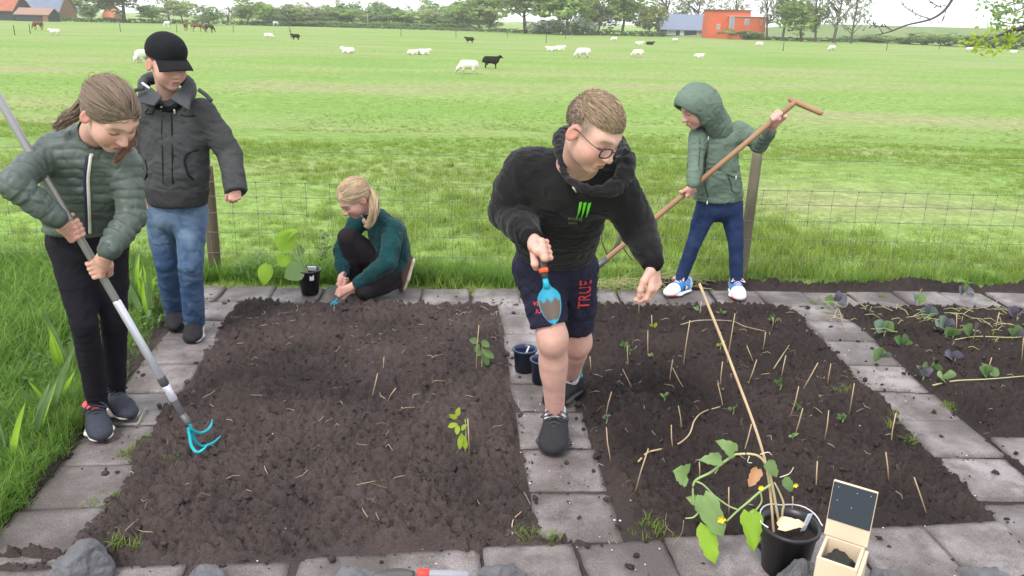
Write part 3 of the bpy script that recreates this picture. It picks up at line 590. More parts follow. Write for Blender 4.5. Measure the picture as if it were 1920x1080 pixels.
    b = GF(690, 53); m = MB(); m.tube([(b[0], b[1], FZ), (b[0], b[1], FZ + 3.6)], [.09, .07], 6); obj('wooden_pole', m.mesh('wooden_pole', [flat('grey_wood', (.33, .31, .28))]), label='pale grey wooden pole in front of the far trees', cat='pole')
    # electric fence posts in the meadow
    ps = [(28, 66), (57, 63), (226, 60), (332, 61), (438, 61), (543, 60), (546, 72), (752, 68), (855, 71), (951, 71), (1024, 82), (1060, 73), (1468, 96), (1566, 86), (1662, 94), (1761, 92)]
    me = MB(); me.tube([(0, 0, -.1), (0, 0, 1.15)], [.05, .045], 6); me.lathe((0, 0, 1.0), [(.07, 0), (.07, .06)], 6, close=True); me = me.mesh('meadow_post', [flat('post_dark', (.05, .05, .045))])
    od = ['first', 'second', 'third', 'fourth', 'fifth', 'sixth', 'seventh', 'eighth', 'ninth', 'tenth', 'eleventh', 'twelfth', 'thirteenth', 'fourteenth', 'fifteenth', 'sixteenth']
    for i, (p, q) in enumerate(sorted(ps)): c = GF(p, q); o = obj('meadow_post', me, label='thin dark meadow post, %s from the left of the picture' % od[i], cat='post', group='electric fence posts in the meadow'); o.location = (c[0], c[1], FZ)
build_far()

# ================================================================== ANIMALS
def fleece(): return mat('fleece', (.74, .70, .62), .95, noise=(18, .5, 4), col2=(.55, .50, .42), bump=(40, .6, .02), spec=.05)
def quad_mesh(kind, pose, seed=0):
    """sheep or horse, length along +x (head at +x), metres; one continuous mesh"""
    if kind == 'sheep':
        g = SDF((-.75, -.35, -.05), (1.0, .35, 1.0), .028); g.k = .06
        if pose == 'lying':
            g.seg((-.38, 0, .24), (.30, 0, .26), (.26, .24), (.24, .23), side=(0, 1, 0), k=.08); g.seg((.30, 0, .30), (.52, 0, .46), .13, .10); g.seg((.50, 0, .46), (.70, 0, .38), .085, .05)
            for s in (-1, 1): g.seg((.25, s * .14, .06), (.50, s * .13, .04), .05, .035); g.seg((-.2, s * .2, .07), (.02, s * .22, .045), .07, .04); g.ell((.50, s * .11, .50), (.025, .06, .03), k=.02)
            g.seg((-.58, 0, .28), (-.66, 0, .14), .05, .03)
        else:
            g.seg((-.40, 0, .58), (.30, 0, .58), (.24, .25), (.22, .25), side=(0, 1, 0), k=.08); g.ell((.2, 0, .50), (.22, .2, .22)); g.ell((-.38, 0, .56), (.22, .23, .25))
            for s in (-1, 1):
                g.seg((.26, s * .12, .45), (.27, s * .12, .24), .075, .045); g.seg((.27, s * .12, .24), (.28, s * .12, .0), .042, .04)
                g.seg((-.40, s * .13, .50), (-.33, s * .13, .30), .11, .06); g.seg((-.33, s * .13, .30), (-.45, s * .13, .20), .055, .042); g.seg((-.45, s * .13, .20), (-.42, s * .13, .0), .042, .04)
            if pose == 'grazing': g.seg((.36, 0, .58), (.60, 0, .34), .15, .10); g.seg((.60, 0, .32), (.74, 0, .09), .085, .05); ear = V3(.62, 0, .36)
            else: g.seg((.36, 0, .64), (.56, 0, .80), .15, .10); g.seg((.55, 0, .83), (.76, 0, .74), .085, .05); ear = V3(.55, 0, .86)
            for s in (-1, 1): g.ell(ear + V3(0, s * .12, .0), (.03, .07, .03), k=.02)
            g.seg((-.60, 0, .62), (-.68, 0, .40), .05, .035)
    else:
        g = SDF((-1.15, -.45, -.05), (1.6, .45, 2.0), .045); g.k = .08
        g.seg((-.55, 0, 1.12), (.50, 0, 1.10), (.30, .29), (.29, .28), side=(0, 1, 0), k=.1); g.ell((-.58, 0, 1.13), (.34, .29, .33)); g.ell((.45, 0, 1.06), (.28, .25, .34))
        for s in (-1, 1):
            g.seg((.48, s * .15, .95), (.50, s * .15, .52), .13, .07); g.seg((.50, s * .15, .52), (.50, s * .15, .12), .06, .045); g.seg((.50, s * .15, .10), (.54, s * .15, .0), .055, .07)
            g.seg((-.62, s * .16, 1.0), (-.50, s * .16, .72), .2, .11); g.seg((-.50, s * .16, .72), (-.72, s * .16, .50), .10, .065); g.seg((-.72, s * .16, .50), (-.68, s * .16, .1), .06, .045); g.seg((-.68, s * .16, .1), (-.64, s * .16, 0), .055, .07)
        g.seg((.62, 0, 1.15), (1.02, 0, .66), (.14, .24), (.09, .16), side=(0, 1, 0)); g.seg((1.02, 0, .62), (1.22, 0, .16), (.10, .13), (.06, .07), side=(0, 1, 0))
        for s in (-1, 1): g.seg((.98, s * .07, .74), (1.02, s * .10, .86), .04, .015, k=.02)
        g.chain([(-.88, 0, 1.22), (-1.0, 0, 1.0), (-.98, 0, .5)], [.06, .08, .04]); g.chain([(.60, 0, 1.42), (.85, 0, 1.1), (1.05, 0, .76)], [.03, .05, .03], k=.03)
    V, F = g.nets(); V = relax(V, F, 2)
    if kind == 'sheep': N = vnormals(V, F); V = V + N * (.012 * fbm(V * 16, 2, seed) * np.clip((V[:, 2] - .2) * 4, 0, 1))[:, None]
    return V, F
def build_animals():
    cache = {}
    def am(kind, pose, colour):
        k = (kind, pose, colour)
        if k not in cache:
            kk = (kind, pose)
            if kk not in cache: cache[kk] = quad_mesh(kind, pose)
            V, F = cache[kk]
            base = {'white': (.74, .70, .62), 'black': (.022, .018, .017), 'brown': (.16, .075, .045), 'chestnut': (.24, .10, .06), 'dark': (.05, .03, .025), 'grey': (.66, .65, .64)}[colour]; C = np.tile(np.array(base), (len(V), 1)) * (1 + .12 * fbm(V * 9, 3))[:, None]
            if kind == 'sheep' and colour == 'white': m = (V[:, 2] < .26) if pose != 'lying' else V[:, 0] > 9; C[m] *= .55
            if kind == 'horse': m = (V[:, 0] < -.93) | ((V[:, 2] < .12)); C[m] *= .25
            cache[k] = mesh_np(kind, V, F, [mat('animal_coat', attr=True, rough=.95, bump=(40, .5, .02), spec=.05)], col=np.clip(C, .01, 1))
        return cache[k]
    S = [('sheep', 877, 139, 'grazing', 'white', 180, 1.0, 'nearest white sheep, grazing beside the black sheep'), ('sheep', 922, 128, 'standing', 'black', 0, .97, 'large black sheep standing beside the nearest white one'),
         ('sheep', 1092, 110, 'grazing', 'white', 190, 1.12, 'big white sheep grazing in the middle of the meadow'), ('sheep', 1195, 108, 'grazing', 'white', 175, .9, 'white sheep to the right of the big grazing one'),
         ('sheep', 652, 99, 'lying', 'white', 180, 1.0, 'single white sheep lying left of the lying pair'), ('sheep', 775, 102, 'lying', 'white', 20, .85, 'left sheep of the white pair lying side by side'), ('sheep', 795, 102, 'lying', 'white', 10, 1., 'right sheep of the white pair lying side by side'),
         ('sheep', 1033, 95, 'lying', 'white', 180, .9, 'left white sheep of the small pair lying near a post'), ('sheep', 1050, 94, 'lying', 'white', 0, 1., 'right white sheep of the small pair lying near a post'), ('sheep', 1151, 78, 'grazing', 'white', 200, .9, 'tiny white sheep in front of the hedge left of the barn'),
         ('sheep', 1199, 84, 'lying', 'white', 0, 1., 'white sheep lying far off in front of the barn corner'), ('sheep', 1219, 84, 'lying', 'black', 0, 1., 'dark sheep lying far off in front of the barn corner'), ('sheep', 1266, 80, 'grazing', 'white', 30, .9, 'white sheep grazing in front of the barn door'), ('sheep', 1423, 88, 'grazing', 'white', 160, .9, 'white sheep grazing in front of the red house'),
         ('sheep', 1559, 96, 'grazing', 'white', 200, .95, 'white sheep grazing in front of the bare forked tree'), ('sheep', 1311, 108, 'lying', 'white', 0, .8, 'white sheep lying low in the grass below the barn'), ('sheep', 505, 74, 'grazing', 'white', 10, .95, 'white sheep left of the far black one'), ('sheep', 554, 75, 'standing', 'black', 180, .9, 'small black sheep far off at a meadow post'),
         ('sheep', 880, 81, 'standing', 'black', 180, .95, 'dark sheep with head up in the middle distance'), ('sheep', 1818, 98, 'grazing', 'white', 0, .9, 'white sheep under the hanging twigs at the right'), ('sheep', 1900, 100, 'lying', 'white', 0, .9, 'white sheep lying at the right picture edge'), ('sheep', 268, 118, 'grazing', 'white', 250, 1.0, 'white sheep half hidden behind the boy in the cap'), ('sheep', 103, 67, 'standing', 'white', 200, .95, 'white sheep near the horse at the left'),
         ('horse', 72, 56, None, 'brown', 170, .9, 'brown horse grazing alone in front of the farm shed'), ('horse', 314, 53, None, 'grey', 150, .9, 'white horse grazing left of the brown horses'), ('horse', 349, 57, None, 'chestnut', 100, .9, 'left reddish horse of the grazing brown group'), ('horse', 371, 60, None, 'brown', 20, .95, 'middle brown horse of the grazing group'), ('horse', 393, 61, None, 'dark', -15, .9, 'right dark horse of the grazing group'), ('horse', 517, 49, None, 'grey', 40, .8, 'tiny white horse far off before the low trees')]
    for kind, px, py, pose, colr, rz, s, lab in S:
        c = GF(px, py); o = obj(kind, am(kind, pose, colr), label=lab, cat=kind, group=('sheep in the meadow' if kind == 'sheep' else 'horses in the meadow')); o.location = (c[0], c[1], FZ - .01); o.rotation_euler = (0, 0, math.radians(rz)); o.scale = (s,) * 3
build_animals()

# ================================================================== WIRE FENCE
def build_fence():
    wood = mat('fence_wood', (.20, .175, .125), .9, noise=(7, .9, 5), col2=(.12, .10, .07), bump=(60, .5, .004), stretch=(1, 1, .2)); dark = mat('dark_fence_wood', (.13, .095, .065), .95, noise=(6, .9, 5), col2=(.05, .04, .03), bump=(60, .5, .004), stretch=(1, 1, .2))
    wire = mat('wire', (.17, .185, .155), .6, metal=.3); root = empty('wire_fence', (0, 5.15, -.03), 'sheep netting fence with thin wires and wooden posts behind the beds', 'fence')
    zf = lambda x: float(field_z(fence_y(x)))
    for i, (x, zt, m, rr, lean) in enumerate(((-5.4, .8, dark, .05, 0), (-2.0, .70, dark, .038, .01), (1.585, .97, wood, .036, .012), (5.4, .95, wood, .055, 0))):
        y = fence_y(x) + .07; b = MB(); hs = np.linspace(-.25, zt, 9); b.tube([(x + lean * z / zt, y, z) for z in hs], [rr * (1 + .06 * math.sin(3 * z + i)) for z in hs], 14)
        world_child('post', b.mesh('post', [m]), root)
    # brush pole leaning at the fence
    zs = [.03, .17, .31, .44, .55, .645, .85]; rr = np.random.default_rng(2)
    xs = np.arange(-5.4, 5.45, .1)
    for z in zs:
        b = MB(); b.tube([(x, fence_y(x) + .005 * math.sin(3 * x), z - .012 * math.sin((x + 2.0) / 3.65 * math.pi) ** 2 + zf(x)) for x in xs], .0017, 4, cap=False); world_child('wire', b.mesh('wire', [wire]), root)
    vx = np.arange(-5.3, 5.35, .158)
    for x in vx:
        b = MB(); k = [(x + .004 * rr.normal(), fence_y(x) + .003, z + zf(x) - .012 * math.sin((x + 2.0) / 3.65 * math.pi) ** 2) for z in zs[:-1]]; b.tube(k, .0013, 4, cap=False)
        for q in k: b.lathe((q[0], q[1], q[2] - .005), [(.0042, 0), (.0042, .010)], 5, close=True)
        world_child('stay_wire', b.mesh('stay_wire', [wire]), root)
build_fence()
# ================================================================== PEOPLE: tools
class Sculpt:
    """records solids, then builds the surface on a grid that fits them"""
    def __init__(s, k=.01): s.ops = []; s.lo = np.full(3, 9e9); s.hi = -s.lo; s.k = k
    def _bb(s, p, R): p = np.asarray(p, float); s.lo = np.minimum(s.lo, p - R); s.hi = np.maximum(s.hi, p + R)
    def seg(s, a, b, ra, rb=None, **kw):
        if kw.get('op', 'u') == 'u': m = max(np.max(ra), np.max(rb) if rb is not None else 0); s._bb(a, m); s._bb(b, m)
        s.ops.append(('seg', (a, b, ra, rb), kw)); return s
    def chain(s, pts, rads, **kw):
        for p, r in zip(pts, rads): s._bb(p, np.max(r))
        s.ops.append(('chain', (pts, rads), kw)); return s
    def ell(s, c, r, M=None, **kw):
        if kw.get('op', 'u') == 'u': s._bb(c, max(r))
        s.ops.append(('ell', (c, r, M), kw)); return s
    def box(s, c, hf, M=None, **kw):
        if kw.get('op', 'u') == 'u': s._bb(c, np.linalg.norm(hf))
        s.ops.append(('box', (c, hf, M), kw)); return s
    def cut(s, *a): s.ops.append(('cut', a, {})); return s
    def build(s, h, rel=2):
        g = SDF(s.lo - 4 * h, s.hi + 4 * h, h); g.k = s.k
        for n, a, kw in s.ops: getattr(g, n)(*a, **kw)
        V, F = g.nets(); V = relax(V, F, rel) if rel else V; s.g = g
        return V, F
def merge(parts):
    V = []; F = []; C = []; n = 0
    for v, f, c in parts: V.append(v); F.append(f + n); C.append(c); n += len(v)
    return np.concatenate(V), np.concatenate(F), np.concatenate(C)
def frame(f, u=(0, 0, 1)):
    f = nrm(f); u = np.asarray(u, float); u = nrm(u - f * np.dot(f, u)); r = np.cross(f, u); return np.stack([r, f, u], 1)
SKIN = np.array((.61, .355, .295)); SKINM = mat('skin', attr=True, rough=.48, sss=.12, spec=.35, bump=(600, .08, .001))
def gauss(d2, s): return np.exp(-d2 / (s * s))
def mixc_(C, col, w): w = np.clip(w, 0, 1)[:, None]; return C * (1 - w) + np.array(col) * w
def head(sc, c, M, s=1.0, neck=None, nr=.048, ears=True):
    L = lambda x, y, z: c + M @ (np.array((x, y, z)) * s); E = lambda p, r, k=.02, op='u', R=None: sc.ell(L(*p), np.array(r) * s, M if R is None else M @ R, k=k * s, op=op); S = lambda a, b, ra, rb, k=.012, op='u': sc.seg(L(*a), L(*b), ra * s, rb * s, k=k * s, op=op)
    E((0, -.014, .034), (.073, .090, .075)); E((0, .022, -.006), (.061, .064, .080), .03); E((0, .028, -.060), (.048, .048, .042), .03); E((0, .060, -.090), (.019, .017, .016), .025)
    for x in (-1, 1):
        E((x * .036, .050, -.030), (.026, .028, .030), .03); S((x * .008, .079, .021), (x * .044, .060, .022), .010, .009, .02)
        E((x * .031, .091, .002), (.020, .017, .013), .012, 's'); E((x * .031, .0655, .0015), (.0165, .015, .0125), .006)
        E((x * .0115, .0905, -.0335), (.0075, .0095, .007), .006)
        if ears:
            R = np.array(Matrix.Rotation(x * .35, 3, 'Z') @ Matrix.Rotation(-.18, 3, 'X')); E((x * .077, -.010, -.008), (.0065, .019, .031), .006, R=R); E((x * .084, -.006, -.004), (.006, .011, .019), .005, 's', R=R)
    S((0, .080, .010), (0, .1015, -.029), .0075, .0105, .012); E((0, .099, -.033), (.010, .0095, .0085), .008)
    S((-.017, .0795, -.0585), (.017, .0795, -.0585), .0060, .0060, .008); S((-.006, .086, -.0575), (.006, .086, -.0575), .0050, .0050, .008); S((-.014, .081, -.0685), (.014, .081, -.0685), .0070, .0070, .008); S((-.019, .0905, -.0632), (.019, .0905, -.0632), .0022, .0022, .002, 's')
    if neck is not None: sc.seg(L(0, -.022, -.045), neck, nr * s, nr * s * 1.12, k=.03)
    return L
def face_col(V, c, M, s, brow=(.22, .15, .10), flush=.4, skin=None, stubble=None):
    q = (V - c) @ M / s; x, y, z = q.T; ax = np.abs(x); C = np.tile(SKIN if skin is None else skin, (len(V), 1)) * (1 + .05 * fbm(q * 60, 3))[:, None]
    fr = y > .03
    C = mixc_(C, (.62, .23, .19), flush * gauss((ax - .042) ** 2 + (z + .032) ** 2, .024) * fr); C = mixc_(C, (.60, .24, .20), .5 * flush * gauss(ax ** 2 + (z + .03) ** 2 + (y - .1) ** 2, .014))
    C = mixc_(C, (.50, .17, .16), .85 * gauss((np.maximum(ax - .015, 0)) ** 2 * 2 + (z + .0632) ** 2, .0085) * (y > .07)); C = mixc_(C, (.12, .03, .03), gauss((z + .0632) ** 2 + np.maximum(ax - .016, 0) ** 2, .0022) * (y > .07))
    C = mixc_(C, brow, .95 * gauss((z - .0235 + .25 * np.maximum(ax - .034, 0)) ** 2 + np.maximum(np.abs(ax - .030) - .014, 0) ** 2, .0048) * fr)
    C = mixc_(C, (.07, .04, .03), .97 * gauss((z + .0045 - 12 * (ax - .031) ** 2) ** 2 + np.maximum(np.abs(ax - .031) - .013, 0) ** 2, .0034) * (y > .05)); C = mixc_(C, (.48, .22, .18), .35 * gauss((z - .006) ** 2 + (ax - .031) ** 2, .012) * (y > .05))
    C = mixc_(C, (.16, .05, .04), gauss((ax - .0065) ** 2 + (z + .0405) ** 2, .0032) * (y > .08)); C = mixc_(C, (.55, .20, .16), .6 * (ax > .070) * (y < .02) * (np.abs(z + .008) < .035))
    if stubble is not None: C = stubble(q, C)
    return C
def hand_grip(sc, W, C0, a, e, R, sg=1, s=1.0, fore=None):
    """hand closed round a shaft: W wrist, C0 point on the shaft, a along it (towards the index finger), e from shaft to palm"""
    a = nrm(a); e = nrm(e - a * np.dot(e, a)); t = np.cross(a, e) * sg; A = lambda d: math.cos(math.radians(d)) * e + math.sin(math.radians(d)) * t
    W = np.asarray(W, float); kn = []
    for i in range(4):
        o = a * ((1.5 - i) * .0168 * s); ln = (1, 1.06, 1., .85)[i]; r = (.0083, .0085, .0080, .0070)[i] * s
        K = C0 + o * 1.02 + A(35) * (R + .017 * s); p1 = C0 + o + A(35 + 62 * ln) * (R + .0125 * s); p2 = C0 + o + A(35 + 125 * ln) * (R + .0085 * s); p3 = C0 + o * .98 + A(35 + 185 * ln) * (R + .0075 * s)
        sc.chain([K, p1, p2, p3], [r * 1.12, r, r * .93, r * .82], k=.003); kn.append(K)
        sc.seg(W + o * .55, K, (.013 * s), (.0105 * s), k=.012)
    pc = C0 + e * (R + .014 * s); sc.seg(W, (W + pc) / 2, .022 * s, .021 * s, k=.015); sc.seg((W + pc) / 2, pc, .021 * s, .014 * s, k=.012)
    T0 = W + (pc - W) * .45 + a * .022 * s - t * .006; T1 = C0 + a * .036 * s + A(-38) * (R + .014 * s); T2 = C0 + a * .044 * s + A(-92) * (R + .0095 * s); T3 = C0 + a * .046 * s + A(-140) * (R + .008 * s)
    sc.chain([T0, T1, T2, T3], [.0155 * s, .0112 * s, .0095 * s, .008 * s], k=.005)
    if fore is not None: sc.seg(fore, W, .030 * s, .0215 * s, k=.012)
def hand_open(sc, W, d, n, s=1.0, curl=(20, 30, 25), sg=1, spread=6, fore=None):
    """relaxed hand: d towards the fingers, n palm normal, sg side of the thumb"""
    d = nrm(d); n = nrm(n - d * np.dot(n, d)); b = np.cross(n, d) * sg; W = np.asarray(W, float)
    for i in range(4):
        o = (1.5 - i) * .0185 * s; K = W + d * (.083, .087, .083, .074)[i] * s + b * o; r = (.0082, .0085, .0080, .0070)[i] * s; Ls = np.array(((.036, .023, .020), (.040, .026, .021), (.037, .024, .020), (.029, .019, .018))[i]) * s
        ang = 0; p = K; pts = [K]; dd = nrm(d + b * math.radians(spread) * (1.5 - i))
        for j in range(3): ang += math.radians(curl[j] * (1 + .12 * i)); p = p + (dd * math.cos(ang) + n * math.sin(ang)) * Ls[j]; pts.append(p)
        sc.chain(pts, [r * 1.12, r, r * .93, r * .8], k=.003); sc.seg(W + b * o * .5, K, .014 * s, .0108 * s, k=.012)
    T = [W + d * .025 * s + b * .022 * s, W + d * .055 * s + b * .044 * s + n * .014 * s, W + d * .083 * s + b * .050 * s + n * .026 * s, W + d * .104 * s + b * .048 * s + n * .034 * s]; sc.chain(T, [.016 * s, .0115 * s, .0098 * s, .0078 * s], k=.006)
    if fore is not None: sc.seg(fore, W, .030 * s, .0215 * s, k=.012)
def hand_col(V): return SKIN * (1 + .07 * fbm(V * 70, 3))[:, None] * np.array((1.02, .95, .93))
def folds(V, g, amp, seed=0, f1=34., f2=9.):
    """soft creases across the limbs"""
    bi, ar = g.arcs(V); w = .8 * fbm(V * 7, 2, seed); q = np.stack([ar * f1 + 2.2 * w + bi * 3.7, V @ np.array((f2, 2., 1.)), V @ np.array((1., f2, 3.))], -1)
    n = fbm(q, 2, seed + 5); big = fbm(V * 11, 2, seed + 9)
    cr = fbm(np.stack([V @ np.array((9., 3., 12.)), V @ np.array((-6., 8., 5.)), V @ np.array((4., 9., -5.))], -1) + .5 * big[:, None], 2, seed + 13); crease = np.clip(1 - np.abs(cr) * 2.2, 0, 1) ** 3
    return amp * ((1 - np.abs(n)) ** 2 - .5 + .6 * big - .9 * crease), bi, ar
class Person:
    def __init__(s, loc, label, cat='person'): s.root = empty('person', loc, label, cat); s.loc = np.array(loc, float)
    def add(s, nm, V, F, m, col=None, parent=None, label=None, smooth=True):
        V = np.asarray(V) - s.loc; me = mesh_np(nm, V, F, m if isinstance(m, (list, tuple)) else [m], col=None if col is None else np.clip(col, .002, 1), smooth=smooth); return obj(nm, me, parent or s.root, label=label)
    def addmb(s, nm, mb, m, parent=None, label=None, smooth=True):
        mb.v = [v - s.loc for v in mb.v]; return obj(nm, mb.mesh(nm, m if isinstance(m, (list, tuple)) else [m], smooth=smooth), parent or s.root, label=label)
    def cloth(s, nm, sc, h, m, amp=.006, seed=0, col=None, f1=34., disp=None, rel=2, parent=None, label=None):
        V, F = sc.build(h, rel); N = vnormals(V, F); d, bi, ar = folds(V, sc.g, amp, seed, f1)
        if disp: d = d + disp(V, sc.g, bi, ar, N)
        V = V + N * d[:, None]; return s.add(nm, V, F, m, None if col is None else col(V, sc.g, bi, ar, d), parent, label)
def strands(paths, r0, r1, base, var, seed):
    """hair: thin three-sided tubes; paths (n, k, 3)"""
    P_ = np.asarray(paths, float); n, k, _ = P_.shape; rr = np.random.default_rng(seed); t = np.gradient(P_, axis=1); t /= np.linalg.norm(t, axis=2, keepdims=True) + 1e-9
    ref = rr.normal(size=(n, 1, 3)); a = np.cross(t, ref); a /= np.linalg.norm(a, axis=2, keepdims=True) + 1e-9; b = np.cross(t, a); rad = np.linspace(r0, r1, k)[None, :, None]
    ring = [P_ + rad * (math.cos(w) * a + math.sin(w) * b) for w in (0, 2.094, 4.189)]; V = np.stack(ring, 2).reshape(-1, 3)
    i = np.arange(n)[:, None, None] * k * 3 + np.arange(k - 1)[None, :, None] * 3; j = np.arange(3)[None, None, :]; j2 = (j + 1) % 3
    F = np.stack([i + j, i + j2, i + 3 + j2, i + 3 + j], -1).reshape(-1, 4); C = np.repeat(np.array(base)[None] * rr.uniform(1 - var, 1 + var, (n, 1)), k * 3, 0); return V, F, C
def shoe(per, an, d, z0, ln=.235, col=(.02, .02, .022), sole=(.7, .68, .62), M=None, lace=(.02, .02, .02), accent=None, acol=None, solez=.026, org=None, w=1., boot=0, nm='shoe', label=None):
    """an ankle point, d heel-to-toe direction"""
    if M is None: d = nrm((d[0], d[1], 0)); M = np.stack([d, np.cross((0, 0, 1), d), V3(0, 0, 1)], 1); o = V3(an[0], an[1], z0) if org is None else org
    else: o = org
    k = ln / .235; L = lambda x, y, z: o + M @ np.array((x * k, y * k * w, z * k))
    g = Sculpt(.02); g.seg(L(-.045, 0, .048), L(.075, 0, .042), (.036 * k * w, .040 * k), (.043 * k * w, .034 * k), side=M[:, 1]); g.ell(L(.108, 0, .030), np.array((.056, .044 * w, .032)) * k, M); g.seg(L(.02, 0, .055), L(.085, 0, .045), (.030 * k, .032 * k), (.032 * k, .020 * k), side=M[:, 1])
    top = an if M is None or True else None; up = L(-.028, 0, .085 + .05 * boot); g.seg(L(-.035, 0, .05), up, .038 * k, .040 * k)
    g.cut(L(.03, 0, .012), -M[:, 2], .3 * k); g.cut(up + M[:, 2] * .012, M[:, 2], .09)
    V, F = g.build(.0045); q = (V - o) @ M / k; C = np.tile(np.array(col), (len(V), 1)) * (1 + .15 * fbm(V * 120, 2))[:, None]
    if acol: C = acol(q, C)
    up_o = per.add(nm, V, F, mat('shoe_upper', attr=True, rough=.8, bump=(500, .3, .001), spec=.3), C, label=label)
    g = Sculpt(.012); g.seg(L(-.048, 0, .015), L(.07, 0, .015), (.040 * k * w, .017 * k), (.047 * k * w, .016 * k), side=M[:, 1]); g.seg(L(.07, 0, .015), L(.118, 0, .019), (.047 * k * w, .016 * k), (.043 * k * w, .016 * k), side=M[:, 1], cap=2.6); g.cut(L(.03, 0, 0), -M[:, 2], .3 * k); g.cut(L(.03, 0, solez), M[:, 2], .3 * k)
    V, F = g.build(.004, 1); q = (V - o) @ M / k; C = np.tile(np.array(sole), (len(V), 1)) * (1 + .12 * fbm(V * 60, 2))[:, None]
    if accent: C = accent(q, C)
    per.add('sole', V, F, mat('shoe_sole', attr=True, rough=.7), C, parent=up_o)
    if lace is not None:
        mb = MB()
        for i in range(4): x = .018 + i * .016; z = .1005 - i * .0085; mb.tube(spline([L(x, -.022, z - .012), L(x + .003, 0, z + .003), L(x, .022, z - .012)], 4), .0032 * k, 5)
        for s_ in (-1, 1): mb.tube(spline([L(.016, 0, .104), L(.024, s_ * .022, .112), L(.046, s_ * .042, .096), L(.034, s_ * .024, .098), L(.018, 0, .104)], 4), .0028 * k, 5)
        per.addmb('laces', mb, mat('laces_%s' % str(lace), lace, .8), parent=up_o)
    return up_o
def leg_sock(per, a, b, r0, r1, col, nm='sock'):
    g = Sculpt(); g.seg(a, b, r0, r1); per.cloth(nm, g, .005, mat('sock_%s' % str(col), col, .95, bump=(300, .3, .002)), .002)
FABRIC = lambda n, c, r=.9, b=(34, .55, .010), nz=(14, .35, 4), **k: mat(n, c, r, noise=nz, bump=b, spec=.15, **k)
# ================================================================== PEOPLE
from mathutils.bvhtree import BVHTree
def text_tris(s, size=1.0, shear=0.0):
    c = bpy.data.curves.new('lettering', 'FONT'); c.body = s; c.size = size; c.shear = shear; c.align_x = 'CENTER'; c.align_y = 'CENTER'; c.offset = .012 * size
    o = bpy.data.objects.new('lettering', c); me = o.to_mesh(); V = np.array([v.co[:] for v in me.vertices]); F = [list(p.vertices) for p in me.polygons]; o.to_mesh_clear(); bpy.data.objects.remove(o); bpy.data.curves.remove(c); return V[:, :2], F
def decal(per, nm, cloth_o, polys, org, X, Y, m, off=.0045):
    """flat print laid on a cloth part: polys = (V2, F) in metres about org, projected on the cloth along -normal"""
    me = cloth_o.data; bv = BVHTree.FromPolygons([v.co[:] for v in me.vertices], [p.vertices[:] for p in me.polygons]); X = nrm(X); Y = nrm(Y - X * np.dot(X, Y)); N = np.cross(X, Y); V = []
    for x, y in polys[0]:
        p = org + X * x + Y * y - per.loc; h = bv.ray_cast(Vector(p + N * .2), Vector(-N), .5); q = np.array(h[0]) if h[0] is not None else p; V.append(q + N * off)
    return obj(nm, mesh_np(nm, np.array(V), polys[1], [m], smooth=False), cloth_o)
def polys2(lst):
    V = []; F = []
    for pl in lst: F.append(list(range(len(V), len(V) + len(pl)))); V += list(pl)
    return np.array(V, float), F
def scalp(M, c, s): return lambda q: c + (np.asarray(q) * s) @ M.T
CR0, CRR = np.array((0, -.014, .034)), np.array((.073, .090, .075))
def on_scalp(q, lift): d = q - CR0; n = np.linalg.norm(d / (CRR + lift), axis=-1, keepdims=True); return CR0 + d / n
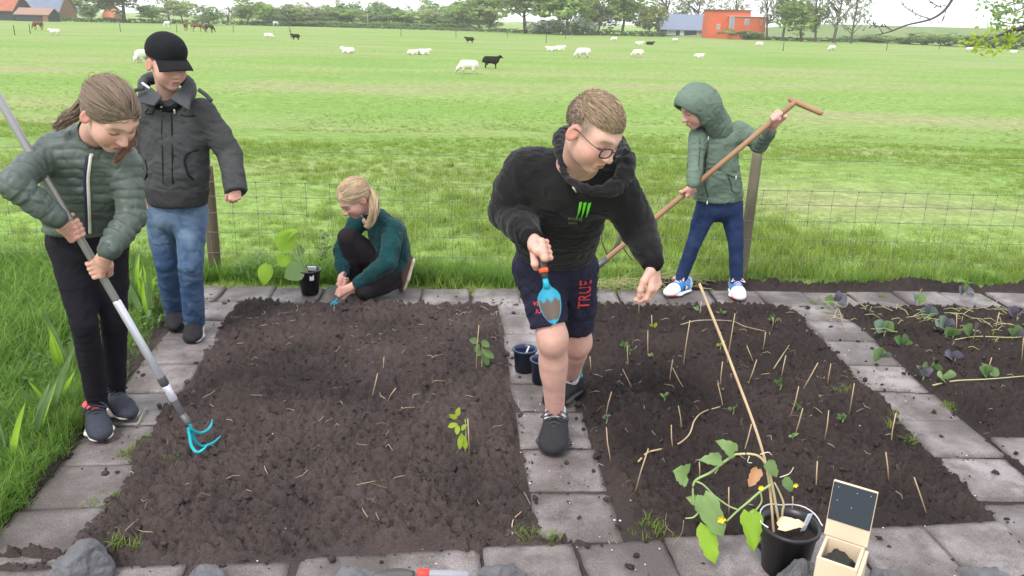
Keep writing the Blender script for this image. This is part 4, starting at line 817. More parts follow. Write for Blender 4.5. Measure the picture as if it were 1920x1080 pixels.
def hair_back(per, c, M, s, tie, tail, base, seed, n=900, part=0., tail_n=380, tail_r=.018, lift=.009):
    """hair combed back to a tie, with a pony tail along the points tail (world)"""
    r = np.random.default_rng(seed); W = scalp(M, c, s); sc = Sculpt(.01); E = lambda p, rr, k=.01, op='u': sc.ell(W(p), np.array(rr) * s, M, k=k * s, op=op)
    E(CR0, CRR + lift - .002); E((0, -.045, -.02), (.060, .050, .055), .03); E((0, .098, -.030), (.085, .072, .092), .006, 's'); E((0, .06, -.075), (.12, .085, .07), .01, 's')
    for x in (-1, 1): E((x * .080, .003, -.012), (.022, .024, .034), .006, 's')
    sc.seg(W(np.array(tie)), tail[0], .020 * s, .018 * s); V, F = sc.build(.0045); N = vnormals(V, F); q = (V - c) @ M / s
    C = np.tile(np.array(base), (len(V), 1)) * (.85 + .3 * fbm(np.stack([q[:, 0] * 90, q[:, 1] * 12, q[:, 2] * 90], -1), 2))[:, None]
    P1 = []; tie = np.array(tie, float)
    while len(P1) < n:
        d = nrm(r.normal(size=3)); q0 = on_scalp(CR0 + d * .1, lift); x, y, z = q0
        if ((x / .085) ** 2 + ((y - .098) / .072) ** 2 + ((z + .03) / .092) ** 2) < 1.0 or z < -.035 + .25 * max(y, 0) or (abs(x) > .055 and z < .025 and y > -.03): continue
        k = 9; t = np.linspace(0, 1, k)[:, None] * r.uniform(.75, 1); qq = q0 * (1 - t) + tie * t; lf = lift + r.uniform(0, .004) * np.sin(t * 3.1)
        P1.append(W(on_scalp(qq + (CR0 - 0) * 0, lf) * (t < .93) + qq * (t >= .93)))
    v1, f1, c1 = strands(P1, .0016 * s, .0012 * s, base, .35, seed); P2 = []; tl = spline(tail, 5)
    for i in range(tail_n):
        off = nrm(r.normal(size=3)) * tail_r * r.random() ** .5; k = np.linspace(0, 1, len(tl))[:, None]; prof = np.sin(np.clip(k * .9 + .12, 0, 1) * math.pi) ** .6 * 1.1 + .12; wv = .006 * np.sin(k * r.uniform(4, 9) + r.uniform(0, 6)) * r.normal(size=3); P2.append(tl + off * prof + wv * k)
    L = r.uniform(.75, 1, tail_n); v2, f2, c2 = strands(P2, .0018 * s, .0009 * s, base, .4, seed + 1)
    P3 = []
    for i in range(110):
        d = nrm(r.normal(size=3) + V3(0, -.3, .6)); q0 = on_scalp(CR0 + d * .1, lift)
        if q0[1] > .06 or q0[2] < .0: continue
        t = np.linspace(0, 1, 7)[:, None]; q = q0 * (1 - t) + tie * t; P3.append(W(on_scalp(q, lift + r.uniform(.003, .014) * np.sin(t * 3.1)) + .003 * np.sin(t * r.uniform(3, 8) + r.uniform(0, 6)) * r.normal(size=3)))
    v3, f3, c3 = strands(P3, .0008 * s, .0005 * s, np.array(base) * 1.25, .3, seed + 2)
    V, F, C = merge([(V, F, C), (v1, f1, c1), (v2, f2, c2), (v3, f3, c3)]); return per.add('hair', V, F, mat('hair', attr=True, rough=.55, spec=.35), C)

def _lens():
    m = bpy.data.materials.new('spectacle_lens'); m.use_nodes = True; n = m.node_tree.nodes; l = m.node_tree.links; n.clear(); o = n.new('ShaderNodeOutputMaterial'); t = n.new('ShaderNodeBsdfTransparent'); g = n.new('ShaderNodeBsdfGlossy'); g.inputs['Roughness'].default_value = .05; x = n.new('ShaderNodeMixShader'); x.inputs[0].default_value = .07; t.inputs[0].default_value = (.93, .95, .97, 1)
    l.new(t.outputs[0], x.inputs[1]); l.new(g.outputs[0], x.inputs[2]); l.new(x.outputs[0], o.inputs[0]); return m
LENS = _lens()
# ------------------------------------------------------------------ boy in the black hooded sweater, middle of the picture
def hoodie_boy():
    per = Person(G(1042, 800), 'boy in black hooded sweater and navy shorts bending forward with a blue trowel'); s = 1.0
    c = P(1111, 247, 2.45); M = frame((.60, -.62, -.50), (.06, 0, 1)); nb = P(1083, 308, 2.60)
    shR, elR, wrR = P(976, 322, 2.68), P(950, 396, 2.74), P(1000, 452, 2.50); shL, elL, wrL = P(1158, 350, 2.64), P(1196, 428, 2.62), P(1224, 492, 2.52)
    pel = P(1040, 490, 2.98); hR, kR, aR = P(1008, 500, 2.95), P(1036, 632, 2.86), P(1041, 782, 2.99); hL, kL, aL = P(1078, 505, 3.0), P(1083, 640, 3.10), P(1067, 712, 3.36)
    sd = shL - shR
    # body
    b = Sculpt(.012); L = head(b, c, M, s, nb); V0, F0 = b.build(.0036, 1)
    def stub(q, C):
        x, y, z = q.T; m = np.clip((z + .012 + .0 * y) / .03, 0, 1) * np.clip((.045 - y) / .02, 0, 1) * (np.abs(x) > -1) * (1 - ((np.abs(x) > .072) & (z < .02) & (y > -.04))); return mixc_(C, (.21, .15, .118), .85 * m)
    C0 = face_col(V0, c, M, s, (.28, .19, .12), .55, stubble=stub)
    tr_a, tr_b = P(1008, 452, 2.43), P(1022, 522, 2.38); ax = nrm(tr_b - tr_a)
    h1 = Sculpt(.006); hand_grip(h1, wrR, P(1013, 472, 2.415), ax, nrm(np.array((-.35, -.75, .35))), .015, -1, 1.02, fore=wrR + (elR - wrR) * .25); V1, F1 = h1.build(.0026, 1)
    h2 = Sculpt(.006); hand_open(h2, wrL, (.12, -.22, -1), (-.75, .55, -.1), 1.0, (28, 42, 30), 1, 5, fore=wrL + (elL - wrL) * .25); V2, F2 = h2.build(.0026, 1)
    lg = Sculpt(.03); lg.chain([hR, kR + (hR - kR) * .12, kR], [.075, .056, .056]); lg.chain([kR, kR + (aR - kR) * .28, aR, P(1040, 808, 2.95)], [.053, .053, .037, .041]); lg.ell(kR + V3(0, -.016, -.01), (.036, .034, .048), k=.04); lg.ell(kR + (aR - kR) * .3 + V3(0, .02, 0), (.045, .045, .10), k=.04)
    lg.chain([hL, kL + (hL - kL) * .12, kL], [.075, .056, .056]); lg.chain([kL, kL + (aL - kL) * .28, aL], [.053, .053, .037]); lg.ell(kL + V3(0, -.016, -.01), (.036, .034, .048), k=.04); lg.seg(hR, hL, .08, .08); lg.seg(pel, nb, (.10, .075), (.07, .05), side=sd); lg.chain([shR, elR, wrR], [.035, .03, .024]); lg.chain([shL, elL, wrL], [.035, .03, .024]); lg.seg(shR + (nb - shR) * .3, shL + (nb - shL) * .3, .03, .03); V3_, F3 = lg.build(.006)
    C3 = SKIN * (1 + .08 * fbm(V3_ * 22, 4) + .05 * fbm(V3_ * 90, 2))[:, None]; C3 = mixc_(C3, (.30, .17, .13), .35 * np.clip(fbm(V3_ * 13, 3, 5) - .45, 0, 1)); C3 = mixc_(C3, (.58, .27, .21), .5 * gauss(((V3_ - kR) ** 2).sum(1), .06)); C3 = mixc_(C3, (.58, .27, .21), .5 * gauss(((V3_ - kL) ** 2).sum(1), .06))
    per.add('body', *merge([(V0, F0, C0), (V1, F1, hand_col(V1)), (V2, F2, hand_col(V2)), (V3_, F3, C3)])[:2], SKINM, np.concatenate([C0, hand_col(V1), hand_col(V2), C3]))
    # sweater
    g = Sculpt(.05); mid = P(1050, 405, 2.80); ch = P(1062, 348, 2.69)
    g.chain([P(1040, 486, 2.96), P(1042, 455, 2.92), mid, ch, P(1072, 322, 2.66)], [(.135, .118), (.155, .132), (.160, .135), (.163, .125), (.110, .075)], side=sd, k=.05)
    g.chain([shR + V3(.02, 0, 0), shR + (elR - shR) * .45, elR, elR + (wrR - elR) * .62, wrR + (elR - wrR) * .12], [.084, .073, .067, .055, .042], k=.05); g.chain([shL + V3(-.02, 0, 0), shL + (elL - shL) * .5, elL, elL + (wrL - elL) * .6, wrL + (elL - wrL) * .14], [.084, .072, .064, .054, .041], k=.05)
    g.ell(c + M @ np.array((0, -.02, -.11)), (.075, .075, .085), k=.02, op='s'); g.seg(nb + V3(.03, -.08, -.015), c, .050, .072, k=.02, op='s')
    g.cut(P(1040, 478, 2.96), (0, .15, -1), .30)
    sw = per.cloth('sweater', g, .0068, FABRIC('black_sweat_cloth', (.0135, .0125, .0135), .95, sheen=.12), .0052, 3)
    cu = Sculpt(.01); cu.seg(wrR + (elR - wrR) * .22, wrR + (elR - wrR) * .02, .043, .037); per.cloth('cuff', cu, .005, FABRIC('black_rib', (.011, .010, .011), .95), .002, parent=sw)
    cu = Sculpt(.01); cu.seg(wrL + (elL - wrL) * .26, wrL + (elL - wrL) * .03, .044, .038); per.cloth('cuff', cu, .005, FABRIC('black_rib', (.011, .010, .011)), .002, parent=sw)
    hd = Sculpt(.03); ring = [P(1064, 246, 2.74), P(1050, 266, 2.66), P(1055, 300, 2.555), P(1070, 336, 2.48), P(1110, 358, 2.43), P(1155, 350, 2.46), P(1173, 312, 2.54), P(1160, 272, 2.66), P(1115, 246, 2.75)]
    rad = [.026, .024, .020, .014, .014, .028, .034, .030, .028]; hd.chain(spline(ring, 3), np.interp(np.arange(25), np.arange(0, 25, 3), rad), k=.02); hd.ell(P(1110, 285, 2.79), (.13, .07, .10), k=.04); hd.ell(c + M @ np.array((0, -.01, -.06)), (.088, .095, .105), M, k=.01, op='s')
    per.cloth('hood', hd, .006, FABRIC('black_sweat_cloth', (.0125, .0115, .0125)), .006, 8, parent=sw)
    # zip pull, cords and print
    zp = MB(); bvz = BVHTree.FromPolygons([x.co[:] for x in sw.data.vertices], [p.vertices[:] for p in sw.data.polygons]); hz = [bvz.ray_cast(Vector(CAM - per.loc), Vector(nrm(ray(*q))), 8)[0] for q in ((1069, 344), (1080, 362))]; p0, p1 = [np.array(h) + per.loc + V3(0, -.012, .004) for h in hz]; zp.tube([p0, p0 + (p1 - p0) * .4], .0025, 6); zp.tube([p0 + (p1 - p0) * .4, p1], [.004, .003], 6); zp.lathe(p0, [(.006, -.002), (.006, .002)], 10, M=basis((0, -1, 0)), close=True); per.addmb('zip_pull', zp, mat('zip_metal', (.6, .6, .58), .3, metal=.9), parent=sw)
    grn = mat('green_print', (.12, .55, .03), .6); X = nrm(V3(.95, .12, -.10)); Y = nrm(V3(.16, .35, 1))
    claws = []
    for i, x in enumerate((-.015, 0, .015)):
        w = .0048; claws += [[(x - w, .023), (x + w, .026), (x + w * .7 + .001, .005), (x - w * .7, .003)], [(x - w * .7, .003), (x + w * .7 + .001, .005), (x + w * .9, -.008), (x - w * .3, -.010)], [(x - w * .3, -.010), (x + w * .9, -.008), (x + w * .1 - .002 + .004, -.028 + .004 * i), (x - .002 + .003, -.029 + .004 * i)]]
    decal(per, 'claw_print', sw, polys2(claws), P(1098, 393, 2.55), X, Y, grn, .008)
    decal(per, 'chest_lettering', sw, text_tris('MONSTER', .011), P(1086, 409, 2.55), X, Y, mat('grey_print', (.16, .16, .17), .6)); decal(per, 'chest_lettering', sw, text_tris('ENERGY', .008), P(1083, 416, 2.55), X, Y, mat('olive_print', (.14, .22, .04), .6))
    # shorts
    g = Sculpt(.035); eR = kR + (hR - kR) * .17; eL = kL + (hL - kL) * .20; g.seg(pel + V3(0, 0, .03), pel, (.142, .115), (.150, .12), side=sd); g.chain([hR, hR + (eR - hR) * .6, eR + (eR - hR) * .06], [(.098, .10), (.082, .085), (.074, .074)], side=sd, k=.03); g.chain([hL, hL + (eL - hL) * .6, eL + (eL - hL) * .06], [(.095, .10), (.080, .085), (.072, .074)], side=sd, k=.03)
    g.cut(eR, eR - hR, .11); g.cut(eL, eL - hL, .11)
    so = per.cloth('shorts', g, .006, FABRIC('navy_jersey', (.026, .024, .048), .9), .006, 12)
    redp = mat('red_print', (.62, .06, .07), .6); ltr = text_tris('TRUE', .062, .25); d = nrm(eL - hL); decal(per, 'leg_lettering', so, ltr, P(1096, 562, 2.9), -d * 1.0 + V3(.10, 0, 0), V3(-.9, .1, .12), redp)
    decal(per, 'leg_lettering', so, text_tris('VEL', .022, .1), P(1008, 574, 2.8), V3(1, 0, .10), V3(-.1, 0, 1), redp); decal(per, 'leg_lettering', so, text_tris('JUI', .022, .1), P(1011, 587, 2.8), V3(1, 0, .10), V3(-.1, 0, 1), redp)
    # feet
    sk = (.62, .60, .63); leg_sock(per, aR + V3(0, 0, .028), P(1041, 806, 2.96), .0455, .048, sk); leg_sock(per, aL + (kL - aL) * .12, aL + (kL - aL) * -.1, .045, .047, sk)
    teal = lambda q, C: mixc_(C, (.02, .16, .17), (q[:, 2] > .088) * 1.0); zs = .004
    shoe(per, V3(aR[0], 2.965, 0), G(1038, 855) - G(1045, 805), zs, .272, (.020, .020, .023), (.055, .05, .05), lace=(.05, .05, .055), acol=teal, w=1.18)
    shoe(per, V3(aL[0], 3.34, 0), G(1020, 760) - G(1075, 728), zs, .26, (.016, .016, .018), (.05, .045, .045), lace=(.018, .018, .02), acol=teal)
    # hair
    r = np.random.default_rng(4); W = scalp(M, c, s); sc = Sculpt(.01); E = lambda p, rr, k=.01, op='u': sc.ell(W(p), np.array(rr) * s, M, k=k * s, op=op); E((0, -.008, .054), (.067, .086, .064), .01); E((0, .11, .0), (.11, .06, .062), .01, 's'); E((0, -.03, -.045), (.14, .16, .075), .012, 's'); Vh, Fh = sc.build(.0045); qh = (Vh - c) @ M / s
    base = (.30, .215, .14); Ch = np.tile(np.array(base), (len(Vh), 1)) * (.8 + .4 * fbm(np.stack([qh[:, 0] * 120, qh[:, 1] * 18, qh[:, 2] * 40], -1), 2))[:, None]; paths = []
    while len(paths) < 3000:
        d = nrm(r.normal(size=3)); q0 = CR0 + V3(0, .008, .022) + d * np.array((.066, .088, .066))
        if q0[2] < .052 or q0[1] > .082: continue
        fwd = nrm(V3(q0[0] * 1.5 - .25 + r.normal(0, .06), 1, -.12 + r.normal(0, .06))); ln = r.uniform(.026, .040); t = np.linspace(0, 1, 6)[:, None]; qq = q0 + fwd * ln * t; cc_, rr_ = V3(0, -.008, .054), np.array((.067, .086, .064)); dd = qq - cc_; lf = .0005 + r.uniform(.001, .007) * t
        paths.append(W(cc_ + dd / np.linalg.norm(dd / (rr_ + lf), axis=1, keepdims=True)))
    side = []
    while len(side) < 1700:
        d = nrm(r.normal(size=3)); q0 = on_scalp(CR0 + d * .1, .0005)
        if q0[2] > .075 or q0[2] < -.02 + .3 * max(0, q0[1] + .02) or q0[1] > .045 or (abs(q0[0]) > .06 and q0[2] < .022 and q0[1] > -.035): continue
        t = np.linspace(0, 1, 3)[:, None]; side.append(W(q0 + (d * .002 + V3(0, -.3, -1) * .007 + r.normal(0, .0012, 3)) * t))
    v2, f2, c2 = strands(side, .0011, .0006, (.17, .125, .095), .35, 5)
    v1, f1, c1 = strands(paths, .0016, .0008, base, .45, 3); hv, hf, hc = merge([(Vh, Fh, Ch), (v1, f1, c1), (v2, f2, c2)]); per.add('hair', hv, hf, mat('hair', attr=True, rough=.55, spec=.35), hc)
    # glasses, earring
    gl = MB(); Ls = []
    for x in (-1, 1):
        t = np.linspace(0, 2 * math.pi, 25); px = x * .034 + .0235 * np.sign(np.cos(t)) * np.abs(np.cos(t)) ** .7; pz = -.004 + .0165 * np.sign(np.sin(t)) * np.abs(np.sin(t)) ** .7; py = .104 - .22 * np.abs(px) ** 1.2; loop = W(np.stack([px, py, pz], 1)); gl.tube(loop, .0025 * s, 5, cap=False); Ls.append(loop)
        gl.tube(spline([W((x * .0575, .096, .004)), W((x * .074, .060, .006)), W((x * .080, .000, .010)), W((x * .078, -.018, -.004))], 4), .0015 * s, 5)
    gl.tube(spline([W((-.0115, .1035, .001)), W((0, .107, .004)), W((.0115, .1035, .001))], 4), .0015 * s, 5); go = per.addmb('glasses', gl, mat('spectacle_frame', (.02, .025, .035), .3))
    for lp in Ls: m_ = MB(); m_.add(list(lp[:-1]), [list(range(24))]); per.addmb('lens', m_, LENS, parent=go, smooth=False)
    e = MB(); t = np.linspace(0, 2 * math.pi, 13); ec = W((-.081, -.006, -.044)); e.tube([ec + M @ np.array((0, .006 * math.cos(a) * s, .006 * math.sin(a) * s)) for a in t], .0014, 5); per.addmb('earring', e, mat('gold', (.8, .6, .25), .25, metal=1))
    # the trowel in his hand, a thing of its own
    o = empty('trowel', tr_b, 'blue bladed garden trowel held by the boy in black', 'trowel'); N = nrm(np.cross(ax, V3(1, 0, .2))); N = N if N[1] < 0 else -N; S = np.cross(ax, N); Q = lambda a, b_, n_: tr_b + ax * a + S * b_ + N * n_
    m_ = MB(); m_.tube([Q(-.125, 0, 0), Q(-.115, 0, 0), Q(-.06, 0, 0), Q(-.02, 0, 0), Q(0, 0, 0)], [.010, .0145, .0135, .012, .010], 12); world_child('handle', m_.mesh('handle', [mat('tool_grip', (.055, .055, .06), .6)]), o)
    m_ = MB(); m_.tube([Q(-.032, 0, .003), Q(-.018, 0, .003)], [.0155, .015], 12); m_.box(Q(-.024, -.008, .014), (.007, .006, .006), M=np.stack([ax, S, N], 1)); world_child('grip_collar', m_.mesh('grip_collar', [mat('tool_orange', (.75, .10, .035), .5)]), o)
    V = []; na, nbb = 25, 15
    for i in range(na):
        a = i / (na - 1); A = .018 + a * .128; wdt = .036 * np.interp(a, [0, .08, .2, .32, .55, .75, .9, .97, 1], [.28, .36, .78, 1, .95, .78, .5, .28, .08])
        for j in range(nbb): q = (j / (nbb - 1) * 2 - 1); V.append(Q(A, wdt * q, .014 * (q * q) * min(1, a * 4) - .004))
    F = np.array([[i * nbb + j, i * nbb + j + 1, (i + 1) * nbb + j + 1, (i + 1) * nbb + j] for i in range(na - 1) for j in range(nbb - 1)]); V = np.array(V); n0 = len(V); V = np.concatenate([V, V - N * .002]); F = np.concatenate([F, F[:, ::-1] + n0])
    q = (V - tr_b) @ np.stack([ax, S, N], 1); mud = np.clip((q[:, 0] - .066 + .006 * np.sin(q[:, 1] * 260)) / .006, 0, 1) * (q[:, 0] < .132) * (np.abs(q[:, 1]) < .036 * np.interp((q[:, 0] - .018) / .128, [0, .32, .55, .75, .9, 1], [.3, 1, .95, .78, .5, .08]) * .86); Cb = mixc_(np.tile(np.array((.022, .27, .40)), (len(V), 1)), (.10, .075, .06), mud)
    world_child('blade', mesh_np('blade', V, F, [mat('tool_blade', attr=True, rough=.5)], col=Cb), o); m_ = MB(); m_.tube([Q(-.004, 0, -.002), Q(.03, 0, -.004)], [.0085, .011], 10); world_child('neck', m_.mesh('neck', [mat('tool_blue', (.02, .33, .48), .5)]), o)
hoodie_boy()
# ------------------------------------------------------------------ girl in the quilted jacket, left front
def puffer_girl():
    per = Person(G(205, 790), 'girl in olive quilted jacket and black trousers working a long cultivator'); s = .98
    c = P(206, 216, 2.62); M = frame((.66, -.36, -.68), (.0, 0, 1)); nb = P(165, 268, 2.76)
    shR, elR, wrR = P(92, 282, 2.74), P(24, 345, 2.50), P(112, 414, 2.56); shL, elL, wrL = P(238, 300, 2.78), P(246, 408, 2.72), P(200, 476, 2.60)
    hR, kR, aR = P(130, 455, 2.92), P(158, 605, 2.86), P(183, 752, 2.98); hL, kL, aL = P(200, 455, 2.96), P(214, 600, 2.98), P(216, 735, 3.14); sd = shL - shR
    t0, t1 = P(-12, 168, 2.60), P(345, 782, 2.74); ax = nrm(t1 - t0); on = lambda px: t0 + (t1 - t0) * ((px + 12) / 357)
    def on_px(py):       # point of the shaft seen at picture row py
        best = min(np.linspace(0, 1, 400), key=lambda t: abs(py - proj(t0 + (t1 - t0) * t)[1])); return t0 + (t1 - t0) * best
    def proj(p): d = p - CAM; z = d @ FW; return 960 + FPX * (d @ RT) / z, 540 - FPX * (d @ UP) / z
    b = Sculpt(.012); head(b, c, M, s, nb, .044); V0, F0 = b.build(.0036, 1); C0 = face_col(V0, c, M, s, (.30, .20, .14), .5)
    h1 = Sculpt(.006); cR = on_px(430); hand_grip(h1, wrR, cR, -ax, nrm(V3(-.85, -.5, -.1)), .0135, 1, .98, fore=wrR + (elR - wrR) * .25); V1, F1 = h1.build(.0026, 1)
    h2 = Sculpt(.006); cL = on_px(502); hand_grip(h2, wrL, cL, ax, nrm(V3(.75, -.35, .45)), .0135, 1, .98, fore=wrL + (elL - wrL) * .25); V2, F2 = h2.build(.0026, 1)
    lg = Sculpt(.03); lg.chain([hR, kR, aR], [.05, .034, .030]); lg.chain([hL, kL, aL], [.05, .034, .030]); lg.seg((hR + hL) / 2, nb, (.085, .065), (.06, .045), side=sd); lg.seg(shR + (nb - shR) * .3, shL + (nb - shL) * .3, .03, .03); lg.chain([shR, elR, wrR], [.032, .029, .024]); lg.chain([shL, elL, wrL], [.032, .029, .024]); V3_, F3 = lg.build(.008)
    parts = [(V0, F0, C0), (V1, F1, hand_col(V1)), (V2, F2, hand_col(V2)), (V3_, F3, np.tile(SKIN, (len(V3_), 1)))]; v, f, cc = merge(parts); per.add('body', v, f, SKINM, cc)
    # jacket
    g = Sculpt(.04); g.chain([P(160, 440, 2.90), P(164, 395, 2.87), P(170, 335, 2.81), P(170, 292, 2.77), P(166, 268, 2.755)], [(.143, .112), (.148, .118), (.158, .120), (.150, .105), (.070, .062)], side=sd, k=.04, nm='torso')
    g.chain([shR + V3(.015, 0, -.01), shR + (elR - shR) * .5, elR, elR + (wrR - elR) * .55, wrR + (elR - wrR) * .10], [.060, .051, .050, .045, .037], k=.03, nm='sleeve'); g.chain([shL + V3(-.015, 0, -.01), shL + (elL - shL) * .5, elL, elL + (wrL - elL) * .55, wrL + (elL - wrL) * .12], [.060, .052, .050, .046, .038], k=.03, nm='sleeve')
    g.seg(P(166, 272, 2.755), nb + (c - nb) * .30, (.066, .062), (.060, .058), side=sd, k=.02, nm='collar'); g.cut(nb + (c - nb) * .38, c - nb, .09); g.cut(P(160, 426, 2.90), (0, .1, -1), .24)
    g.seg(nb + (c - nb) * .1, c, .050, .055, k=.008, op='s')
    def quilt(V, gg, bi, ar, N):
        per_ = .034; tor = np.array([p[7] == 'torso' for p in gg.prims])[bi]; a = np.where(tor, V[:, 2] * 1.02 + .012 * fbm(V * 5, 2, 3), ar + .008 * fbm(V * 9, 2, 7)); ph = (a / per_) % 1.0; w = np.minimum(ph, 1 - ph)
        puff = .0044 * (1 - np.exp(-(w / .16) ** 1.2)) - .003; return puff * np.where(np.array([p[7] == 'collar' for p in gg.prims])[bi], .4, 1)
    jk = per.cloth('jacket', g, .0052, mat('quilted_nylon', (.085, .106, .094), .5, noise=(10, .3, 4), bump=(90, .25, .004), spec=.35), .0045, 21, f1=30., disp=quilt, rel=2)
    # zip
    bv = BVHTree.FromPolygons([x.co[:] for x in jk.data.vertices], [p.vertices[:] for p in jk.data.polygons]); zp = []; zq = []
    for i in range(40):
        t = i / 39; px = np.interp(t, [0, .3, .6, 1], [172, 166, 168, 170]); py = 288 + t * 152; d = nrm(ray(px, py)); h = bv.ray_cast(Vector(CAM - per.loc), Vector(d), 6)
        if h[0] is not None: zp.append(np.array(h[0]) + per.loc - d * .0015)
    m_ = MB(); zp = np.array(zp); zp = np.stack([np.convolve(np.pad(zp[:, k], 3, 'edge'), np.ones(7) / 7, 'valid') for k in range(3)], 1); m_.tube(zp - V3(0, .004, 0), .0055, 8); zo = per.addmb('zip', m_, mat('zip_band', (.62, .62, .52), .45), parent=jk); m_ = MB(); m_.tube(zp - V3(.011, .001, 0), .0075, 8); per.addmb('zip_flap', m_, mat('navy_tape', (.030, .024, .075), .6), parent=jk)
    m_ = MB(); p0 = zp[0] + V3(.004, -.006, .004); m_.box(p0, (.006, .002, .004)); per.addmb('zip_pull', m_, mat('zip_metal', (.6, .6, .58)), parent=jk, smooth=False)
    for e_, w_ in ((elR, wrR), (elL, wrL)): cu = Sculpt(); cu.seg(w_ + (e_ - w_) * .13, w_ + (e_ - w_) * .05, .036, .033); per.cloth('cuff', cu, .005, mat('cuff_tape', (.05, .064, .055), .6), .0, parent=jk)
    pk = MB(); a_, b_ = P(212, 345, 2.66), P(196, 352, 2.66)
    # trousers
    g = Sculpt(.03); pel = (hR + hL) / 2; g.seg(pel + V3(0, 0, .06), pel, (.132, .10), (.136, .105), side=sd)
    for h_, k_, a_ in ((hR, kR, aR), (hL, kL, aL)): g.chain([h_, h_ + (k_ - h_) * .5, k_, k_ + (a_ - k_) * .35, a_ + V3(0, 0, -.01)], [.074, .066, .050, .048, .041], k=.03)
    def bag(V, gg, bi, ar, N): return .0016 * np.sin(ar * 160 + 3 * fbm(V * 12, 2)) * (np.exp(-((ar - .36) / .07) ** 2) + .7 * np.exp(-((ar - .70) / .06) ** 2))
    per.cloth('trousers', g, .0062, FABRIC('black_denim', (.014, .012, .018), .85), .0022, 23, f1=16., disp=bag)
    pinkc = (.75, .10, .12)
    def pink(q, C): return mixc_(mixc_(C, pinkc, (q[:, 2] > .088) * 1.0), (.62, .10, .09), ((q[:, 0] < -.02) & (q[:, 2] < .06) & (q[:, 2] > .03)) * .8)
    shoe(per, V3(aR[0], 2.95, 0), G(195, 820) - G(180, 775), .004, .25, (.036, .04, .055), (.78, .74, .66), lace=(.03, .035, .045), acol=pink, solez=.03); shoe(per, V3(aL[0] + .005, 3.11, 0), G(265, 785) - G(214, 750), .004, .25, (.036, .04, .055), (.78, .74, .66), lace=(.03, .035, .045), acol=pink, solez=.03)
    # hair: combed back, pony tail behind her right side, its end falling forward over the far shoulder
    W = scalp(M, c, s); tie = (0, -.098, .006); hp = W(np.array((0, -.108, .004)))
    ho = hair_back(per, c, M, s, tie, [hp, P(146, 208, 2.68), P(126, 222, 2.67), P(104, 240, 2.66)], (.20, .145, .105), 31, 1300, tail_n=260, tail_r=.02)
    r = np.random.default_rng(8); pts = []; tl = spline([P(247, 238, 2.70), P(246, 262, 2.70), P(234, 284, 2.665), P(216, 303, 2.65)], 4)
    for i in range(170): k = np.linspace(0, 1, len(tl))[:, None]; pts.append(tl + nrm(r.normal(size=3)) * .016 * r.random() ** .5 * np.sin(np.clip(k * .8 + .2, 0, 1) * 3.1) + .004 * np.sin(k * 7 + r.uniform(0, 6)) * r.normal(size=3))
    v, f, cc = strands(pts, .0017, .0008, (.20, .105, .07), .35, 9); per.add('hair', v, f, mat('hair', attr=True), cc, label='loose reddish brown lock hanging below the chin')
    m_ = MB(); m_.lathe(W((-.080, .0, -.034)), [(.0001, -.004), (.0035, -.0025), (.0045, 0), (.0035, .0025), (.0001, .004)], 10); per.addmb('earring', m_, mat('pearl', (.85, .83, .8), .2))
    # the cultivator
    o = empty('cultivator', G(368, 842), 'long handled garden cultivator with turquoise tines, held by the girl', 'garden tool'); L = np.linalg.norm(t1 - t0); Q = lambda d: t0 + ax * d
    prt = [('shaft', 0, .60, .0135, (.30, .285, .29), .4, .4), ('sleeve', .60, .86, .0145, (.62, .61, .72), .3, .6), ('joint', .855, .885, .0165, (.06, .06, .065), .6, 0), ('lower_sleeve', .885, .94, .015, (.70, .68, .78), .3, .5), ('socket', .94, 1.0, .0125, (.09, .09, .10), .6, 0)]
    for nm, a, b_, rr, colr, ro, me_ in prt: m_ = MB(); m_.tube([Q(L * a), Q(L * (a + .004)), Q(L * (b_ - .004)), Q(L * b_)], [rr * .85, rr, rr, rr * .85], 14); world_child(nm, m_.mesh(nm, [mat('cult_' + nm, colr, ro, metal=me_)]), o)
    m_ = MB(); m_.tube([Q(L * .99), P(352, 792, 2.735), P(353, 800, 2.73)], [.014, .015, .010], 12); world_child('ferrule', m_.mesh('ferrule', [mat('ferrule', (.12, .12, .12), .5, metal=.5)]), o)
    lab = mat('label_ink', (.25, .25, .3), .6)
    r0 = P(353, 793, 2.735); tm = mat('turquoise_paint', (.015, .36, .42), .4)
    for pts in ([(354, 795, 2.73), (360, 806, 2.735), (374, 812, 2.77), (388, 807, 2.81), (396, 797, 2.83), (398, 786, 2.84)], [(353, 795, 2.73), (355, 815, 2.72), (360, 838, 2.70), (370, 848, 2.69), (382, 842, 2.70), (391, 831, 2.71)], [(356, 796, 2.735), (362, 818, 2.745), (370, 832, 2.76), (382, 837, 2.78), (400, 830, 2.81), (414, 817, 2.83)]):
        m_ = MB(); q = spline([P(*p) for p in pts], 6); m_.tube(q, np.interp(np.arange(len(q)), [0, len(q) * .75, len(q) - 1], [.0065, .0060, .002]), 8); world_child('tine', m_.mesh('tine', [tm]), o)
puffer_girl()

